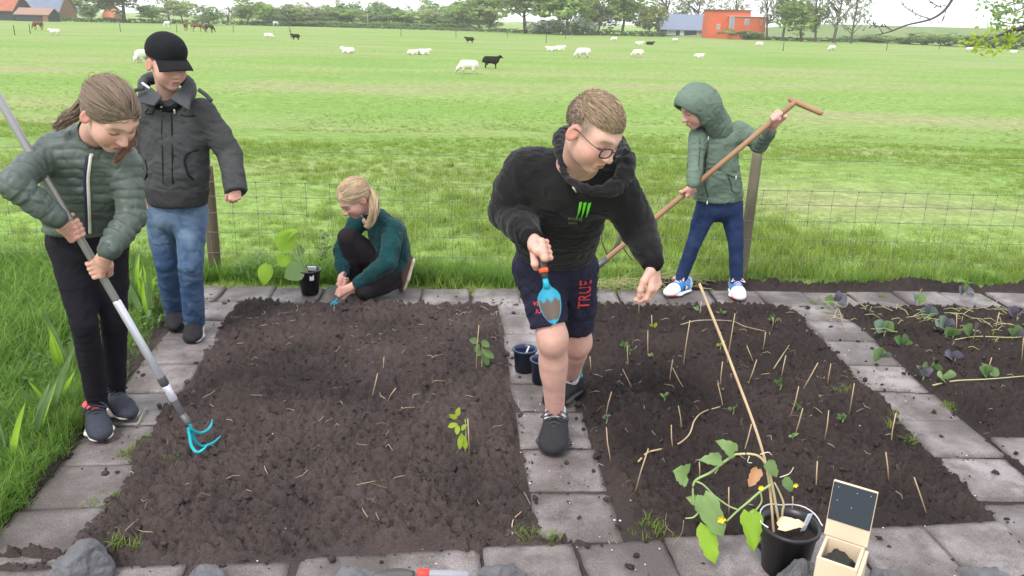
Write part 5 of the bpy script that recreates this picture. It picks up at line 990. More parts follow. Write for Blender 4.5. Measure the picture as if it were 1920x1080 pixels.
# ------------------------------------------------------------------ boy in the cap, behind her
def cap_boy():
    per = Person(G(342, 630), 'boy in black cap, charcoal jacket and blue jeans walking on the left path'); s = 1.04; yb = 4.0
    c = P(312, 119, 3.92); M = frame((.74, -.62, -.24)); nb = P(318, 182, 4.0)
    shR, elR, wrR = P(272, 206, 4.02), P(256, 285, 4.06), P(266, 352, 3.98); shL, elL, wrL = P(385, 208, 4.0), P(431, 290, 3.98), P(443, 362, 3.86); sd = shL - shR
    hR, kR, aR = P(303, 400, 4.02), P(312, 492, 4.0), P(328, 582, 4.14); hL, kL, aL = P(358, 400, 4.0), P(357, 498, 3.90), P(364, 602, 3.98)
    b = Sculpt(.012); head(b, c, M, s, nb, .046); V0, F0 = b.build(.0042, 1); C0 = face_col(V0, c, M, s, (.25, .17, .12), .35)
    h1 = Sculpt(.006); hand_open(h1, P(440, 349, 3.85), (-.05, -.1, -1), (-.3, .9, 0), .76, (50, 65, 50), 1, 2, fore=wrL); V1, F1 = h1.build(.003, 1); h2 = Sculpt(.006); hand_open(h2, P(267, 352, 3.97), (.1, -.1, -1), (.9, .3, 0), .95, (35, 45, 40), -1, 3, fore=wrR); V2, F2 = h2.build(.003, 1)
    lg = Sculpt(.03); lg.chain([hR, kR, aR], [.05, .034, .030]); lg.chain([hL, kL, aL], [.05, .034, .030]); lg.seg((hR + hL) / 2, nb, (.085, .065), (.06, .045), side=sd); lg.seg(shR + (nb - shR) * .3, shL + (nb - shL) * .3, .03, .03); lg.chain([shR, elR, wrR], [.032, .029, .024]); lg.chain([shL, elL, wrL], [.032, .029, .024]); V3_, F3 = lg.build(.008)
    v, f, cc = merge([(V0, F0, C0), (V1, F1, hand_col(V1)), (V2, F2, hand_col(V2)), (V3_, F3, np.tile(SKIN, (len(V3_), 1)))]); per.add('body', v, f, SKINM, cc)
    W = scalp(M, c, s)
    # short hair under the cap
    sc = Sculpt(.01); sc.ell(W(CR0), (CRR + .004) * s, M); sc.ell(W((0, .11, -.02)), np.array((.09, .085, .09)) * s, M, op='s', k=.005); sc.ell(W((0, .02, -.085)), np.array((.12, .12, .07)) * s, M, op='s', k=.005); V, F = sc.build(.005); per.add('hair', V, F, mat('brown_hair', (.16, .105, .07), .7, noise=(60, .5, 3)))
    # jacket
    g = Sculpt(.05); g.chain([P(330, 352, 3.99), P(330, 318, 3.99), P(328, 262, 4.0), P(327, 222, 4.01), P(322, 196, 4.01)], [(.158, .122), (.164, .126), (.166, .122), (.158, .108), (.085, .07)], side=sd, k=.05)
    g.chain([shL + V3(-.02, 0, -.01), shL + (elL - shL) * .5, elL, elL + (wrL - elL) * .6, wrL], [.074, .064, .061, .056, .054], k=.04); g.chain([shR + V3(.02, 0, -.01), shR + (elR - shR) * .5, elR, wrR], [.085, .076, .070, .060], k=.04); g.cut(wrL, wrL - elL, .1); g.cut(P(330, 362, 3.99), (0, 0, -1), .26)
    m = FABRIC('charcoal_twill', (.060, .060, .062), .8); jk = per.cloth('jacket', g, .007, m, .0048, 41, f1=20.)
    w_ = Sculpt(.01); w_.seg(P(330, 352, 3.99), P(331, 380, 3.985), (.168, .128), (.152, .118), side=sd, cap=.3); w_.cut(P(331, 383, 3.985), (0, 0, -1), .25); per.cloth('waistband', w_, .007, FABRIC('charcoal_rib', (.045, .044, .046), .9), .003, 5, parent=jk)
    hw = MB()
    co = Sculpt(.02); 
    co.chain(spline([P(285, 205, 3.88), P(268, 175, 3.93), P(272, 148, 4.02), P(318, 140, 4.09), P(350, 150, 4.03), P(360, 172, 3.93), P(345, 206, 3.88)], 4), np.interp(np.arange(25), [0, 4, 12, 20, 24], [.012, .020, .026, .022, .012]), k=.02)
    co.ell(c + M @ np.array((0, .005, -.03)), (.080, .09, .115), M, op='s', k=.005); per.cloth('collar', co, .006, FABRIC('charcoal_cord', (.075, .077, .084), .95), .002, 7, parent=jk)
    for pl in ([(266, 152, 3.93), (254, 190, 3.865), (288, 198, 3.838), (303, 180, 3.85), (284, 164, 3.89)], [(350, 150, 3.94), (361, 168, 3.90), (353, 206, 3.838), (318, 184, 3.842), (332, 170, 3.88)]):
        q = np.array([P(*a) for a in pl]); n_ = nrm(np.cross(q[1] - q[0], q[2] - q[0])); n_ = n_ if n_[1] < 0 else -n_; q = np.concatenate([q, [q.mean(0) + n_ * .006]]); mm = MB(); k5 = len(pl); mm.add(list(q) + list(q - n_ * .012), [[i, (i + 1) % k5, k5] for i in range(k5)] + [[k5 + 1 + (i + 1) % k5, k5 + 1 + i, 2 * k5 + 1] for i in range(k5)] + [[i, k5 + 1 + i, k5 + 1 + (i + 1) % k5, (i + 1) % k5] for i in range(k5)])
        fo = per.addmb('collar_flap', mm, FABRIC('charcoal_cord', (.075, .077, .084), .95), parent=jk, smooth=False); sb = fo.modifiers.new('soft', 'BEVEL'); sb.width = .004; sb.segments = 2
    scf = Sculpt(.02); scf.chain(spline([P(285, 194, 3.94), P(276, 166, 3.98), P(287, 152, 4.06), P(345, 156, 4.05), P(348, 180, 3.96), P(318, 206, 3.92), P(285, 194, 3.94)], 3), [.015] * 19, k=.02); scf.ell(c + M @ np.array((0, .015, -.03)), (.070, .085, .11), M, op='s', k=.005); so = per.cloth('inner_hood', scf, .006, FABRIC('black_fleece', (.012, .012, .014), .95), .003, 8, parent=jk)
    m_ = MB(); a_, b2 = P(266, 155, 3.905), P(281, 166, 3.885); m_.tube([a_, a_ + (b2 - a_) * .1, a_ + (b2 - a_) * .9, b2], [.003, .0055, .0055, .003], 6); per.addmb('white_stripe', m_, mat('white_tape', (.75, .75, .75)), parent=jk)
    bv = BVHTree.FromPolygons([x.co[:] for x in jk.data.vertices], [p.vertices[:] for p in jk.data.polygons])
    def onj(px, py, off=.002): d = nrm(ray(px, py)); h = bv.ray_cast(Vector(CAM - per.loc), Vector(d), 8); return np.array(h[0]) + per.loc - d * off if h[0] is not None else P(px, py, 3.86)
    def seam(nm, pts, r_, m__, par=jk): q = spline([onj(*p) for p in pts], 4); mm = MB(); mm.tube(q, r_, 6); per.addmb(nm, mm, m__, parent=par)
    dk = FABRIC('charcoal_seam', (.016, .016, .019), .9); seam('placket', [(322, 205), (322, 240), (323, 280), (323, 320), (324, 345)], .0035, dk); seam('placket', [(305, 205), (303, 240), (304, 280), (305, 320), (306, 345)], .0022, dk)
    seam('pocket_edge', [(372, 280), (352, 288), (346, 302), (352, 325), (362, 337)], .0055, dk); seam('pocket_edge', [(278, 204), (272, 212), (285, 214), (288, 206)], .003, dk); seam('pocket_edge', [(338, 215), (352, 218), (366, 216)], .003, dk); seam('pocket_edge', [(272, 300), (276, 320), (272, 336)], .004, dk)
    seam('shoulder_strap', [(372, 168), (386, 178), (397, 190)], .010, m); seam('shoulder_strap', [(250, 172), (258, 168), (270, 166)], .009, m)
    for px, py in ((303, 201), (327, 207)): mm = MB(); p0 = onj(px, py, .012); mm.lathe(p0, [(.003, .006), (.006, .003), (.006, -.001), (.004, -.008), (.007, -.016), (.0035, -.018)], 8, close=True); per.addmb('zip_pull', mm, mat('zip_metal', (.6, .6, .58)), parent=jk)
    # jeans
    g = Sculpt(.03); pel = (hR + hL) / 2; g.seg(pel + V3(0, 0, .06), pel, (.150, .115), (.152, .118), side=sd)
    for h_, k_, a_ in ((hR, kR, aR), (hL, kL, aL)): g.chain([h_, h_ + (k_ - h_) * .5, k_, k_ + (a_ - k_) * .4, a_], [.080, .072, .060, .058, .055], k=.03); g.cut(a_ + (a_ - k_) * .06, a_ - k_, .09)
    def bag(V, gg, bi, ar, N): return .0010 * np.sin(ar * 120 + 4 * fbm(V * 10, 2)) * (np.exp(-((ar - .30) / .09) ** 2) + .9 * np.exp(-((ar - .58) / .08) ** 2))
    def jc(V, gg, bi, ar, d): C = np.tile(np.array((.034, .066, .135)), (len(V), 1)); fade = gauss((V[:, 2] - .62) ** 2 * .35, .12) * .5 + np.clip(d / .008, -.5, .8) * .45; return np.clip(mixc_(C, (.15, .21, .29), np.clip(fade + .25 * fbm(V * 14, 3), 0, 1)), .005, 1)
    per.cloth('jeans', g, .0065, mat('blue_denim', attr=True, rough=.9, bump=(400, .35, .002), spec=.15), .0036, 43, f1=15., disp=bag, col=jc)
    shoe(per, V3(aR[0], 4.14, 0), G(324, 614) - G(326, 590), .004, .25, (.014, .013, .016), (.03, .03, .03), lace=(.02, .02, .02), boot=.4); shoe(per, V3(aL[0], 3.98, 0), G(358, 642) - G(367, 612), .004, .25, (.014, .013, .016), (.45, .45, .45), lace=(.02, .02, .02), boot=.4, accent=lambda q, C: mixc_(C, (.03, .03, .03), (q[:, 1] < .02) * 1.0))
    # cap
    cap = Sculpt(.012); tl = V3(0, 0, 0); cap.ell(W((0, .022, .062)), np.array((.074, .076, .072)) * s, M, k=.02); cap.ell(W((0, -.008, .050)), np.array((.083, .102, .078)) * s, M, k=.01); cap.ell(W((0, -.002, .068)), np.array((.080, .097, .071)) * s, M, k=.02); cap.cut(W((0, 0, .030)), -M[:, 2], .2); cap.ell(W((0, -.014, .034)), (CRR + .001) * s, M, op='s', k=.002)
    co_ = per.cloth('cap', cap, .0045, FABRIC('black_cotton', (.014, .014, .017), .9), .0015, 3)
    V = []; na, nb_ = 13, 13
    for i in range(na):
        t = i / (na - 1)
        for j in range(nb_): q = j / (nb_ - 1) * 2 - 1; a = q * 1.12; r0 = np.array((.081 * math.sin(a), .096 * math.cos(a) - .008)); ext = t * .080 * math.cos(a * .80); V.append(W((r0[0] * (1 + .06 * t), r0[1] + ext, .030 - .022 * t * t - .030 * (q * q) * (.3 + .7 * t) + .014)))
    F = np.array([[i * nb_ + j, i * nb_ + j + 1, (i + 1) * nb_ + j + 1, (i + 1) * nb_ + j] for i in range(na - 1) for j in range(nb_ - 1)]); V = np.array(V); n0 = len(V); V2_ = np.concatenate([V, V - M[:, 2] * .005]); F2_ = np.concatenate([F, F[:, ::-1] + n0]); bd = [i * nb_ for i in range(na)] + [(na - 1) * nb_ + j for j in range(1, nb_)] + [i * nb_ + nb_ - 1 for i in range(na - 2, -1, -1)]
    F2_ = np.concatenate([F2_, np.array([[bd[i], bd[i + 1], bd[i + 1] + n0, bd[i] + n0] for i in range(len(bd) - 1)])]); per.add('brim', V2_, F2_, FABRIC('black_cotton', (.014, .014, .017)), parent=co_)
    m_ = MB(); m_.lathe(W((0, -.004, .139)), [(.006, -.003), (.005, .003), (.0005, .0045)], 8, M=M); per.addmb('cap_button', m_, FABRIC('black_cotton', (.014, .014, .017)), parent=co_)
cap_boy()
# ------------------------------------------------------------------ girl in the green hooded parka by the fence
def parka_girl():
    per = Person(G(1330, 552), 'girl in grey green hooded parka by the fence holding a long wooden handle'); s = 1.0
    c = P(1307, 203, 4.76); M = frame((-.86, -.28, -.42), (0, 0, 1)); nb = P(1337, 240, 4.86)
    shR, elR, wrR = P(1309, 256, 4.80), P(1303, 308, 4.72), P(1299, 348, 4.64); shL, elL, wrL = P(1392, 246, 4.90), P(1424, 272, 4.84), P(1446, 242, 4.70); sd = nrm(V3(1, .22, 0))
    hR, kR, aR = P(1326, 386, 4.87), P(1301, 456, 4.84), P(1277, 522, 4.88); hL, kL, aL = P(1371, 386, 4.90), P(1380, 458, 4.86), P(1381, 528, 4.88)
    t0, t1 = P(1488, 194, 4.63), G(1062, 548, .03); ax = nrm(t1 - t0)
    def at_x(px):
        f = lambda p: 960 + FPX * ((p - CAM) @ RT) / ((p - CAM) @ FW); t = min(np.linspace(0, 1, 500), key=lambda t: abs(f(t0 + (t1 - t0) * t) - px)); return t0 + (t1 - t0) * t
    b = Sculpt(.012); head(b, c, M, s, nb, .045); V0, F0 = b.build(.0042, 1); C0 = face_col(V0, c, M, s, (.28, .19, .13), .6)
    h1 = Sculpt(.006); cR = at_x(1292); hand_grip(h1, wrR, cR, ax, nrm(V3(.1, -.85, .5)), .0155, -1, .96, fore=wrR + (elR - wrR) * .3); V1, F1 = h1.build(.0032, 1); h2 = Sculpt(.006); cL = at_x(1457); hand_grip(h2, wrL, cL, -ax, nrm(V3(-.2, -.8, -.5)), .0155, -1, .96, fore=wrL + (elL - wrL) * .3); V2, F2 = h2.build(.0032, 1)
    lg = Sculpt(.03); lg.chain([hR, kR, aR, aR + V3(-.01, 0, -.04)], [.05, .034, .030, .036]); lg.chain([hL, kL, aL, aL + V3(0, 0, -.04)], [.05, .034, .030, .036]); lg.seg((hR + hL) / 2, nb, (.08, .06), (.06, .045), side=sd); lg.seg(shR + (nb - shR) * .3, shL + (nb - shL) * .3, .03, .03); lg.chain([shR, elR, wrR], [.03, .028, .024]); lg.chain([shL, elL, wrL], [.03, .028, .024]); V3_, F3 = lg.build(.008)
    v, f, cc = merge([(V0, F0, C0), (V1, F1, hand_col(V1)), (V2, F2, hand_col(V2)), (V3_, F3, np.tile(SKIN, (len(V3_), 1)))]); per.add('body', v, f, SKINM, cc)
    # fringe of hair under the hood
    W = scalp(M, c, s); sc = Sculpt(.01); sc.ell(W(CR0), (CRR + .005) * s, M); sc.ell(W((0, .10, -.035)), np.array((.085, .078, .092)) * s, M, op='s', k=.005); V, F = sc.build(.005); per.add('hair', V, F, mat('brown_hair', (.16, .105, .07)))
    m = FABRIC('parka_cotton', (.135, .185, .145), .85, nz=(9, .3, 4)); g = Sculpt(.045)
    g.chain([P(1346, 366, 4.88), P(1345, 335, 4.87), P(1345, 300, 4.86), P(1348, 268, 4.86), P(1345, 246, 4.865)], [(.162, .122), (.144, .110), (.128, .100), (.136, .098), (.08, .07)], side=sd, k=.045)
    g.chain([shR, shR + (elR - shR) * .5, elR, wrR + (elR - wrR) * .1], [.058, .050, .047, .040], k=.035); g.chain([shL + V3(-.02, 0, 0), shL + (elL - shL) * .5, elL, elL + (wrL - elL) * .5, wrL + (elL - wrL) * .1], [.060, .053, .050, .045, .040], k=.035); g.cut(P(1346, 374, 4.88), (0, .05, -1), .24)
    jk = per.cloth('parka', g, .0068, m, .0055, 51, f1=26.)
    hd = Sculpt(.03); hd.ell(W((0, -.024, .030)), np.array((.096, .110, .104)), M); hd.ell(W((0, .030, .045)), np.array((.094, .095, .090)), M, k=.04); hd.seg(W((0, -.05, -.02)), nb + V3(.03, .02, .01), .098, .085, k=.05); hd.seg(W((0, -.03, -.06)), P(1345, 246, 4.84), .085, .08, k=.04); hd.seg(W((0, .066, .085)), W((0, -.02, .12)), .030, .03, k=.04)
    hd.ell(W((0, .110, -.024)), np.array((.080, .105, .092)), M, op='s', k=.015); hd.ell(W((0, .0, .02)), np.array((.082, .10, .09)), M, op='s', k=.01); hd.seg(W((0, .03, -.04)), W((0, .05, -.16)), .062, .05, op='s', k=.01)
    ho = per.cloth('hood', hd, .0058, m, .004, 52, parent=jk)
    bv = BVHTree.FromPolygons([x.co[:] for x in jk.data.vertices], [p.vertices[:] for p in jk.data.polygons])
    def onj(px, py, off=.002): d = nrm(ray(px, py)); h = bv.ray_cast(Vector(CAM - per.loc), Vector(d), 8); return np.array(h[0]) + per.loc - d * off if h[0] is not None else P(px, py, 4.74)
    dk = FABRIC('parka_seam', (.055, .08, .062), .9)
    def seam(nm, pts, r_, m__): q = spline([onj(*p) for p in pts], 4); mm = MB(); mm.tube(q, r_, 6); per.addmb(nm, mm, m__, parent=jk)
    seam('placket', [(1328, 250), (1327, 275), (1322, 310), (1322, 345), (1328, 370)], .004, dk); seam('placket', [(1312, 258), (1312, 285), (1310, 312)], .003, dk); seam('waist_cord', [(1312, 318), (1330, 316), (1350, 318), (1380, 322)], .003, dk)
    seam('pocket_flap', [(1362, 324), (1374, 330), (1387, 333)], .007, m); seam('pocket_edge', [(1363, 326), (1371, 345), (1373, 358), (1386, 361), (1390, 340)], .0028, dk)
    for px, py in ((1328, 259), (1326, 380), (1380, 333)): mm = MB(); mm.lathe(onj(px, py, .006) if py < 360 else P(px, py, 4.745), [(.002, .012), (.004, .006), (.004, -.008), (.002, -.012)], 8, close=True); per.addmb('cord_end', mm, mat('cord_end', (.75, .75, .72), .4), parent=jk)
    g = Sculpt(.03); pel = (hR + hL) / 2; g.seg(pel + V3(0, 0, .06), pel, (.128, .10), (.13, .10), side=sd)
    for h_, k_, a_ in ((hR, kR, aR), (hL, kL, aL)): g.chain([h_, h_ + (k_ - h_) * .5, k_, k_ + (a_ - k_) * .4, a_ + (a_ - k_) * .02], [.070, .061, .047, .044, .040], k=.03); g.cut(a_ + (a_ - k_) * .05, a_ - k_, .08)
    per.cloth('jeans', g, .006, mat('dark_blue_denim', (.014, .027, .080), .85, noise=(16, .5, 4), col2=(.032, .055, .125), bump=(400, .35, .002), spec=.2), .0022, 55, f1=15.)
    def blue(q, C):
        C = mixc_(C, (.72, .74, .80), 1.0 * (q[:, 0] > .07)); C = mixc_(C, (.03, .20, .45), ((q[:, 0] < .07) & (q[:, 0] > .02) & (q[:, 2] < .085)) * 1.0); C = mixc_(C, (.025, .03, .06), ((q[:, 0] < .035) & (q[:, 0] > -.01) & (q[:, 2] < .06)) * .9); C = mixc_(C, (.75, .78, .82), (((q[:, 0] - .005) ** 2 + (q[:, 2] - .045) ** 2) < .012 ** 2) * 1.0); return mixc_(C, (.55, .60, .70), (q[:, 0] < -.03) * .9)
    redt = lambda q, C: mixc_(C, (.75, .12, .12), ((q[:, 0] > .105)) * 1.0)
    shoe(per, V3(aR[0] + .01, 4.875, 0), G(1243, 553) - G(1285, 540), .004, .24, (.10, .25, .5), (.80, .80, .82), lace=(.75, .55, .65), acol=blue, accent=redt, solez=.03); shoe(per, V3(aL[0], 4.875, 0), G(1388, 560) - G(1376, 538), .004, .24, (.10, .25, .5), (.80, .80, .82), lace=(.75, .55, .65), acol=blue, accent=redt, solez=.03)
    # the long wooden tool
    o = empty('wooden_spade', t1, 'long wooden shafted spade with crosswise handle held by the parka girl', 'garden tool'); wd = mat('ash_wood', (.34, .20, .115), .55, noise=(5, .6, 5), col2=(.22, .12, .065), stretch=(1, 1, 1), bump=(80, .2, .002)); L = np.linalg.norm(t1 - t0); Q = lambda d: t0 + ax * d
    m_ = MB(); m_.tube([Q(-.012), Q(.02), Q(L * .3), Q(L * .6), Q(L - .26), Q(L - .22)], [.014, .0155, .016, .0165, .017, .016], 14); world_child('shaft', m_.mesh('shaft', [wd]), o)
    ha, hb = P(1482, 187, 4.66), P(1540, 212, 4.56); hx = nrm(hb - ha); m_ = MB(); m_.tube([ha - hx * .012, ha, ha + hx * .06, ha + hx * .12, hb, hb + hx * .008], [.010, .0155, .0165, .0165, .0155, .009], 14); world_child('cross_handle', m_.mesh('cross_handle', [wd]), o)
    m_ = MB(); m_.tube([Q(L - .34), Q(L - .23), Q(L - .18)], [.0195, .021, .018], 12); world_child('socket', m_.mesh('socket', [mat('old_steel', (.12, .115, .11), .5, metal=.7)]), o); S_ = nrm(np.cross(ax, V3(0, 0, 1))); N_ = np.cross(S_, ax)
    V = [];
    for i in range(8):
        a = L - .20 + .20 * i / 7; wv = .075 * (1 - .12 * (i / 7) ** 2)
        for j in range(7): q = j / 6 * 2 - 1; V.append(Q(a) + S_ * wv * q + N_ * .012 * q * q)
    F = np.array([[i * 7 + j, i * 7 + j + 1, (i + 1) * 7 + j + 1, (i + 1) * 7 + j] for i in range(7) for j in range(6)]); V = np.array(V); F = np.concatenate([F, F[:, ::-1] + len(V)]); V = np.concatenate([V, V - N_ * .003]); world_child('blade', mesh_np('blade', V, F, [mat('old_steel', (.12, .115, .11))]), o)
parka_girl()

# ------------------------------------------------------------------ girl kneeling at the far bed edge
def kneeling_girl():
    per = Person(G(700, 550), 'kneeling girl in dark green sweater with blond pony tail digging at the bed edge'); s = 1.0
    c = P(664, 372, 4.60); M = frame((-.62, -.50, -.62), (.05, 0, 1)); nb = P(706, 408, 4.72)
    shL, elL, wrL = P(738, 432, 4.62), P(728, 492, 4.50), P(668, 533, 4.52); shR, elR, wrR = P(668, 420, 4.80), P(642, 470, 4.74), P(645, 514, 4.62); sd = nrm(V3(.62, -.75, 0))
    hip = P(724, 494, 4.74); hR, kR, aR = P(714, 498, 4.78), P(653, 446, 4.66), P(668, 524, 4.74); hL, kL, aL = P(728, 508, 4.70), P(686, 546, 4.54), P(752, 524, 4.78)
    ha, hb = P(634, 556, 4.52), P(645, 512, 4.56); hb = P(646, 520, 4.54); ax = nrm(ha - hb)
    b = Sculpt(.012); head(b, c, M, s, nb, .043); V0, F0 = b.build(.0042, 1); C0 = face_col(V0, c, M, s, (.45, .33, .22), .55)
    h1 = Sculpt(.006); hand_grip(h1, wrL, P(640, 546, 4.515), ax, nrm(V3(.6, -.75, .1)), .013, 1, .92, fore=wrL + (elL - wrL) * .3); V1, F1 = h1.build(.0032, 1); h2 = Sculpt(.006); hand_grip(h2, wrR, P(644, 527, 4.545), ax, nrm(V3(-.5, -.2, .8)), .013, -1, .92, fore=wrR + (elR - wrR) * .3); V2, F2 = h2.build(.0032, 1)
    lg = Sculpt(.03); lg.chain([hR, kR, aR], [.05, .036, .032]); lg.chain([hL, kL, aL], [.05, .036, .032]); lg.chain([P(730, 492, 4.73), P(735, 472, 4.76), P(726, 442, 4.75), P(708, 418, 4.73), nb], [.06, .065, .06, .04, .035]); lg.seg(shR + (nb - shR) * .45, shL + (nb - shL) * .45, .022, .022); lg.chain([shR, elR, wrR], [.03, .028, .024]); lg.chain([shL, elL, wrL], [.03, .028, .024]); V3_, F3 = lg.build(.008)
    v, f, cc = merge([(V0, F0, C0), (V1, F1, hand_col(V1)), (V2, F2, hand_col(V2)), (V3_, F3, np.tile(SKIN, (len(V3_), 1)))]); per.add('body', v, f, SKINM, cc)
    g = Sculpt(.05); g.chain([P(730, 492, 4.73), P(735, 472, 4.76), P(726, 438, 4.75), P(710, 414, 4.73)], [(.112, .092), (.126, .110), (.142, .114), (.085, .075)], side=sd, k=.05); g.chain([shL + V3(-.01, .02, 0), shL + (elL - shL) * .5, elL, elL + (wrL - elL) * .55, wrL + (elL - wrL) * .08], [.062, .058, .058, .050, .040], k=.04); g.chain([shR, elR, elR + (wrR - elR) * .6, wrR + (elR - wrR) * .08], [.062, .056, .05, .04], k=.04); g.ell(c, (.078, .09, .095), M, op='s', k=.01)
    sw = per.cloth('sweater', g, .0065, FABRIC('teal_fleece', (.006, .046, .050), .95, b=(160, .5, .004), sheen=.1), .0065, 61, f1=24.)
    cu = Sculpt(.015); cu.seg(P(712, 416, 4.72), nb + (c - nb) * .30, .066, .050); per.cloth('collar', cu, .005, FABRIC('teal_fleece', (.006, .046, .050)), .003, 9, parent=sw)
    cu = Sculpt(); cu.seg(wrR + (elR - wrR) * .16, wrR + (elR - wrR) * .01, .040, .034); per.cloth('cuff', cu, .005, FABRIC('dark_rib', (.012, .02, .022)), .001, parent=sw)
    g = Sculpt(.035); g.chain([hR, hR + (kR - hR) * .5, kR, kR + (aR - kR) * .5, aR + V3(0, 0, .02)], [.088, .078, .064, .056, .048], k=.035); g.chain([hL, hL + (kL - hL) * .5, kL + V3(0, 0, .01), kL + (aL - kL) * .5, aL], [.084, .080, .064, .056, .044], k=.035); g.seg(hip, (hR + hL) / 2, .092, .09)
    g.cut(G(700, 550) + V3(0, 0, .006), (0, 0, -1), .5); per.cloth('trousers', g, .0062, FABRIC('black_leggings', (.020, .016, .020), .8), .0022, 65, f1=15.)
    # boots: the kneeling leg's boot stands on its toe
    bc = (.115, .062, .045); f = nrm(V3(-.30, -.12, -1)); up_ = nrm(V3(-.95, -.15, .30)); up_ = nrm(up_ - f * np.dot(up_, f)); Mb = np.stack([f, np.cross(up_, f), up_], 1)
    shoe(per, aL, (0, 0), 0, .235, bc, (.62, .52, .38), M=Mb, org=P(774, 503, 4.79), lace=(.2, .13, .08), boot=1.0, nm='boot', solez=.024); shoe(per, V3(aR[0] + .02, 4.76, 0), (-.75, -.6), .004, .235, bc, (.62, .52, .38), lace=(.2, .13, .08), boot=.8, nm='boot')
    W = scalp(M, c, s); hp = W(np.array((.0, -.104, -.006))); hair_back(per, c, M, s, (0, -.095, -.004), [hp, P(700, 372, 4.60), P(702, 396, 4.56), P(694, 418, 4.56), P(686, 424, 4.555)], (.50, .37, .235), 71, 900, tail_n=300, tail_r=.026)
    m_ = MB(); t = np.linspace(0, 6.28, 13); ec = W((.081, -.002, -.042)); m_.tube([ec + M @ np.array((0, .009 * math.cos(a), .009 * math.sin(a))) for a in t], .0025, 6); per.addmb('earring', m_, mat('dark_earring', (.03, .03, .03), .3)); m_ = MB(); m_.tube(np.array([hp + M @ np.array((.019 * math.cos(a), 0, .019 * math.sin(a))) for a in t]), .004, 6); per.addmb('hair_tie', m_, mat('hair_tie', (.25, .18, .13), .8))
    o = empty('hand_fork', ha, 'small hand fork with red collar and blue tip held by the kneeling girl', 'garden tool'); Q = lambda d: hb + ax * d; L = np.linalg.norm(ha - hb)
    m_ = MB(); m_.tube([Q(-.03), Q(0), Q(L * .6), Q(L * .95)], [.010, .0135, .0125, .012], 12); world_child('handle', m_.mesh('handle', [mat('tool_grip', (.055, .055, .06))]), o); m_ = MB(); m_.tube([Q(L * .78), Q(L * 1.0)], [.017, .016], 12); world_child('grip_collar', m_.mesh('grip_collar', [mat('tool_red', (.62, .05, .035), .5)]), o)
    e1 = P(628, 566, 4.50); m_ = MB(); m_.tube([Q(L * .95), Q(L * 1.15), e1], [.007, .007, .006], 8); world_child('neck', m_.mesh('neck', [mat('tool_blue', (.02, .42, .62))]), o)
    for q in (-1, 0, 1): m_ = MB(); m_.tube(spline([e1, e1 + V3(q * .018, -.02, -.006), e1 + V3(q * .022 - .01, -.035, -.05)], 4), [.005] * 8 + [.003], 6); world_child('tine', m_.mesh('tine', [mat('tool_blue', (.02, .42, .62))]), o)
kneeling_girl()
# ================================================================== GARDEN THINGS
def sz(x, y): return float(soil_z(np.array(x), np.array(y)))
def GS(px, py):
    g = G(px, py)
    for _ in range(3): g = G(px, py, sz(g[0], g[1]))
    return g
def leaf(mb, base, tip, width, up, shape='heart', cup=.15, droop=.15, mi=0, n=9, m=7, wav=.0, seed=0):
    """a curved leaf blade from base to tip; up = rough normal"""
    base = np.asarray(base, float); tip = np.asarray(tip, float); L = np.linalg.norm(tip - base); f = (tip - base) / L; up = np.asarray(up, float); up = nrm(up - f * np.dot(up, f)); sd = np.cross(f, up); V = []; r = np.random.default_rng(seed)
    for i in range(n):
        t = i / (n - 1)
        if shape == 'heart': w = np.interp(t, [0, .06, .22, .45, .7, .88, 1], [.30, .72, 1, .95, .68, .34, .02])
        elif shape == 'oval': w = math.sin(math.pi * min(1, max(0, t * .96 + .02))) ** .7
        elif shape == 'lobed': w = np.interp(t, [0, .08, .2, .32, .45, .58, .72, .86, 1], [.35, .85, 1, .82, .95, .62, .70, .32, .02])
        else: w = np.interp(t, [0, .15, .5, .8, 1], [.5, .9, 1, .7, .02])
        back = -.10 * L * (1 if shape in ('heart', 'lobed') else 0) * max(0, 1 - t / .2)
        for j in range(m):
            q = j / (m - 1) * 2 - 1; wv = wav * math.sin(6 * t + 5 * q + seed) * abs(q); V.append(base + f * (L * t + back * abs(q)) + sd * q * w * width / 2 + up * (cup * width * (abs(q) ** 1.5) * .5 * w - droop * L * (t - .5) ** 2 * 2 + droop * L * .5 + wv * L))
    F = [[i * m + j, i * m + j + 1, (i + 1) * m + j + 1, (i + 1) * m + j] for i in range(n - 1) for j in range(m - 1)]
    mb.add(V, F, mi); return mb
LF = {'bright': leafmat('leaf_bright', (.34, .52, .05), (.25, .43, .045), .4), 'mid': leafmat('leaf_mid', (.17, .26, .095), (.11, .19, .065), .4), 'pale': leafmat('leaf_pale', (.30, .42, .17), (.22, .34, .12), .4), 'peach': leafmat('leaf_peach', (.62, .36, .20), (.50, .24, .12), .4), 'blue': leafmat('leaf_blue', (.19, .26, .20), (.11, .17, .13), .25), 'purple': leafmat('leaf_purple', (.165, .135, .19), (.09, .085, .11), .2), 'dark': leafmat('leaf_dark', (.08, .15, .05), (.05, .10, .03), .35), 'lime': leafmat('leaf_lime', (.42, .52, .05), (.34, .47, .05), .5)}
STEM = mat('stem', (.30, .40, .16), .6); STRAW = mat('straw', (.42, .34, .22), .85, noise=(30, .6, 3)); CANE = mat('cane', (.50, .37, .23), .6, noise=(14, .6, 3), col2=(.34, .23, .14)); PLA = mat('black_plastic', (.010, .010, .014), .35, spec=.5, noise=(9, .5, 4), col2=(.03, .03, .032)); BLUEP = mat('navy_plastic', (.012, .022, .060), .4, spec=.5); EARTH = mat('potting_earth', (.022, .016, .013), .95, bump=(120, .8, .01))
TOCAM = V3(0, -.8, .6)
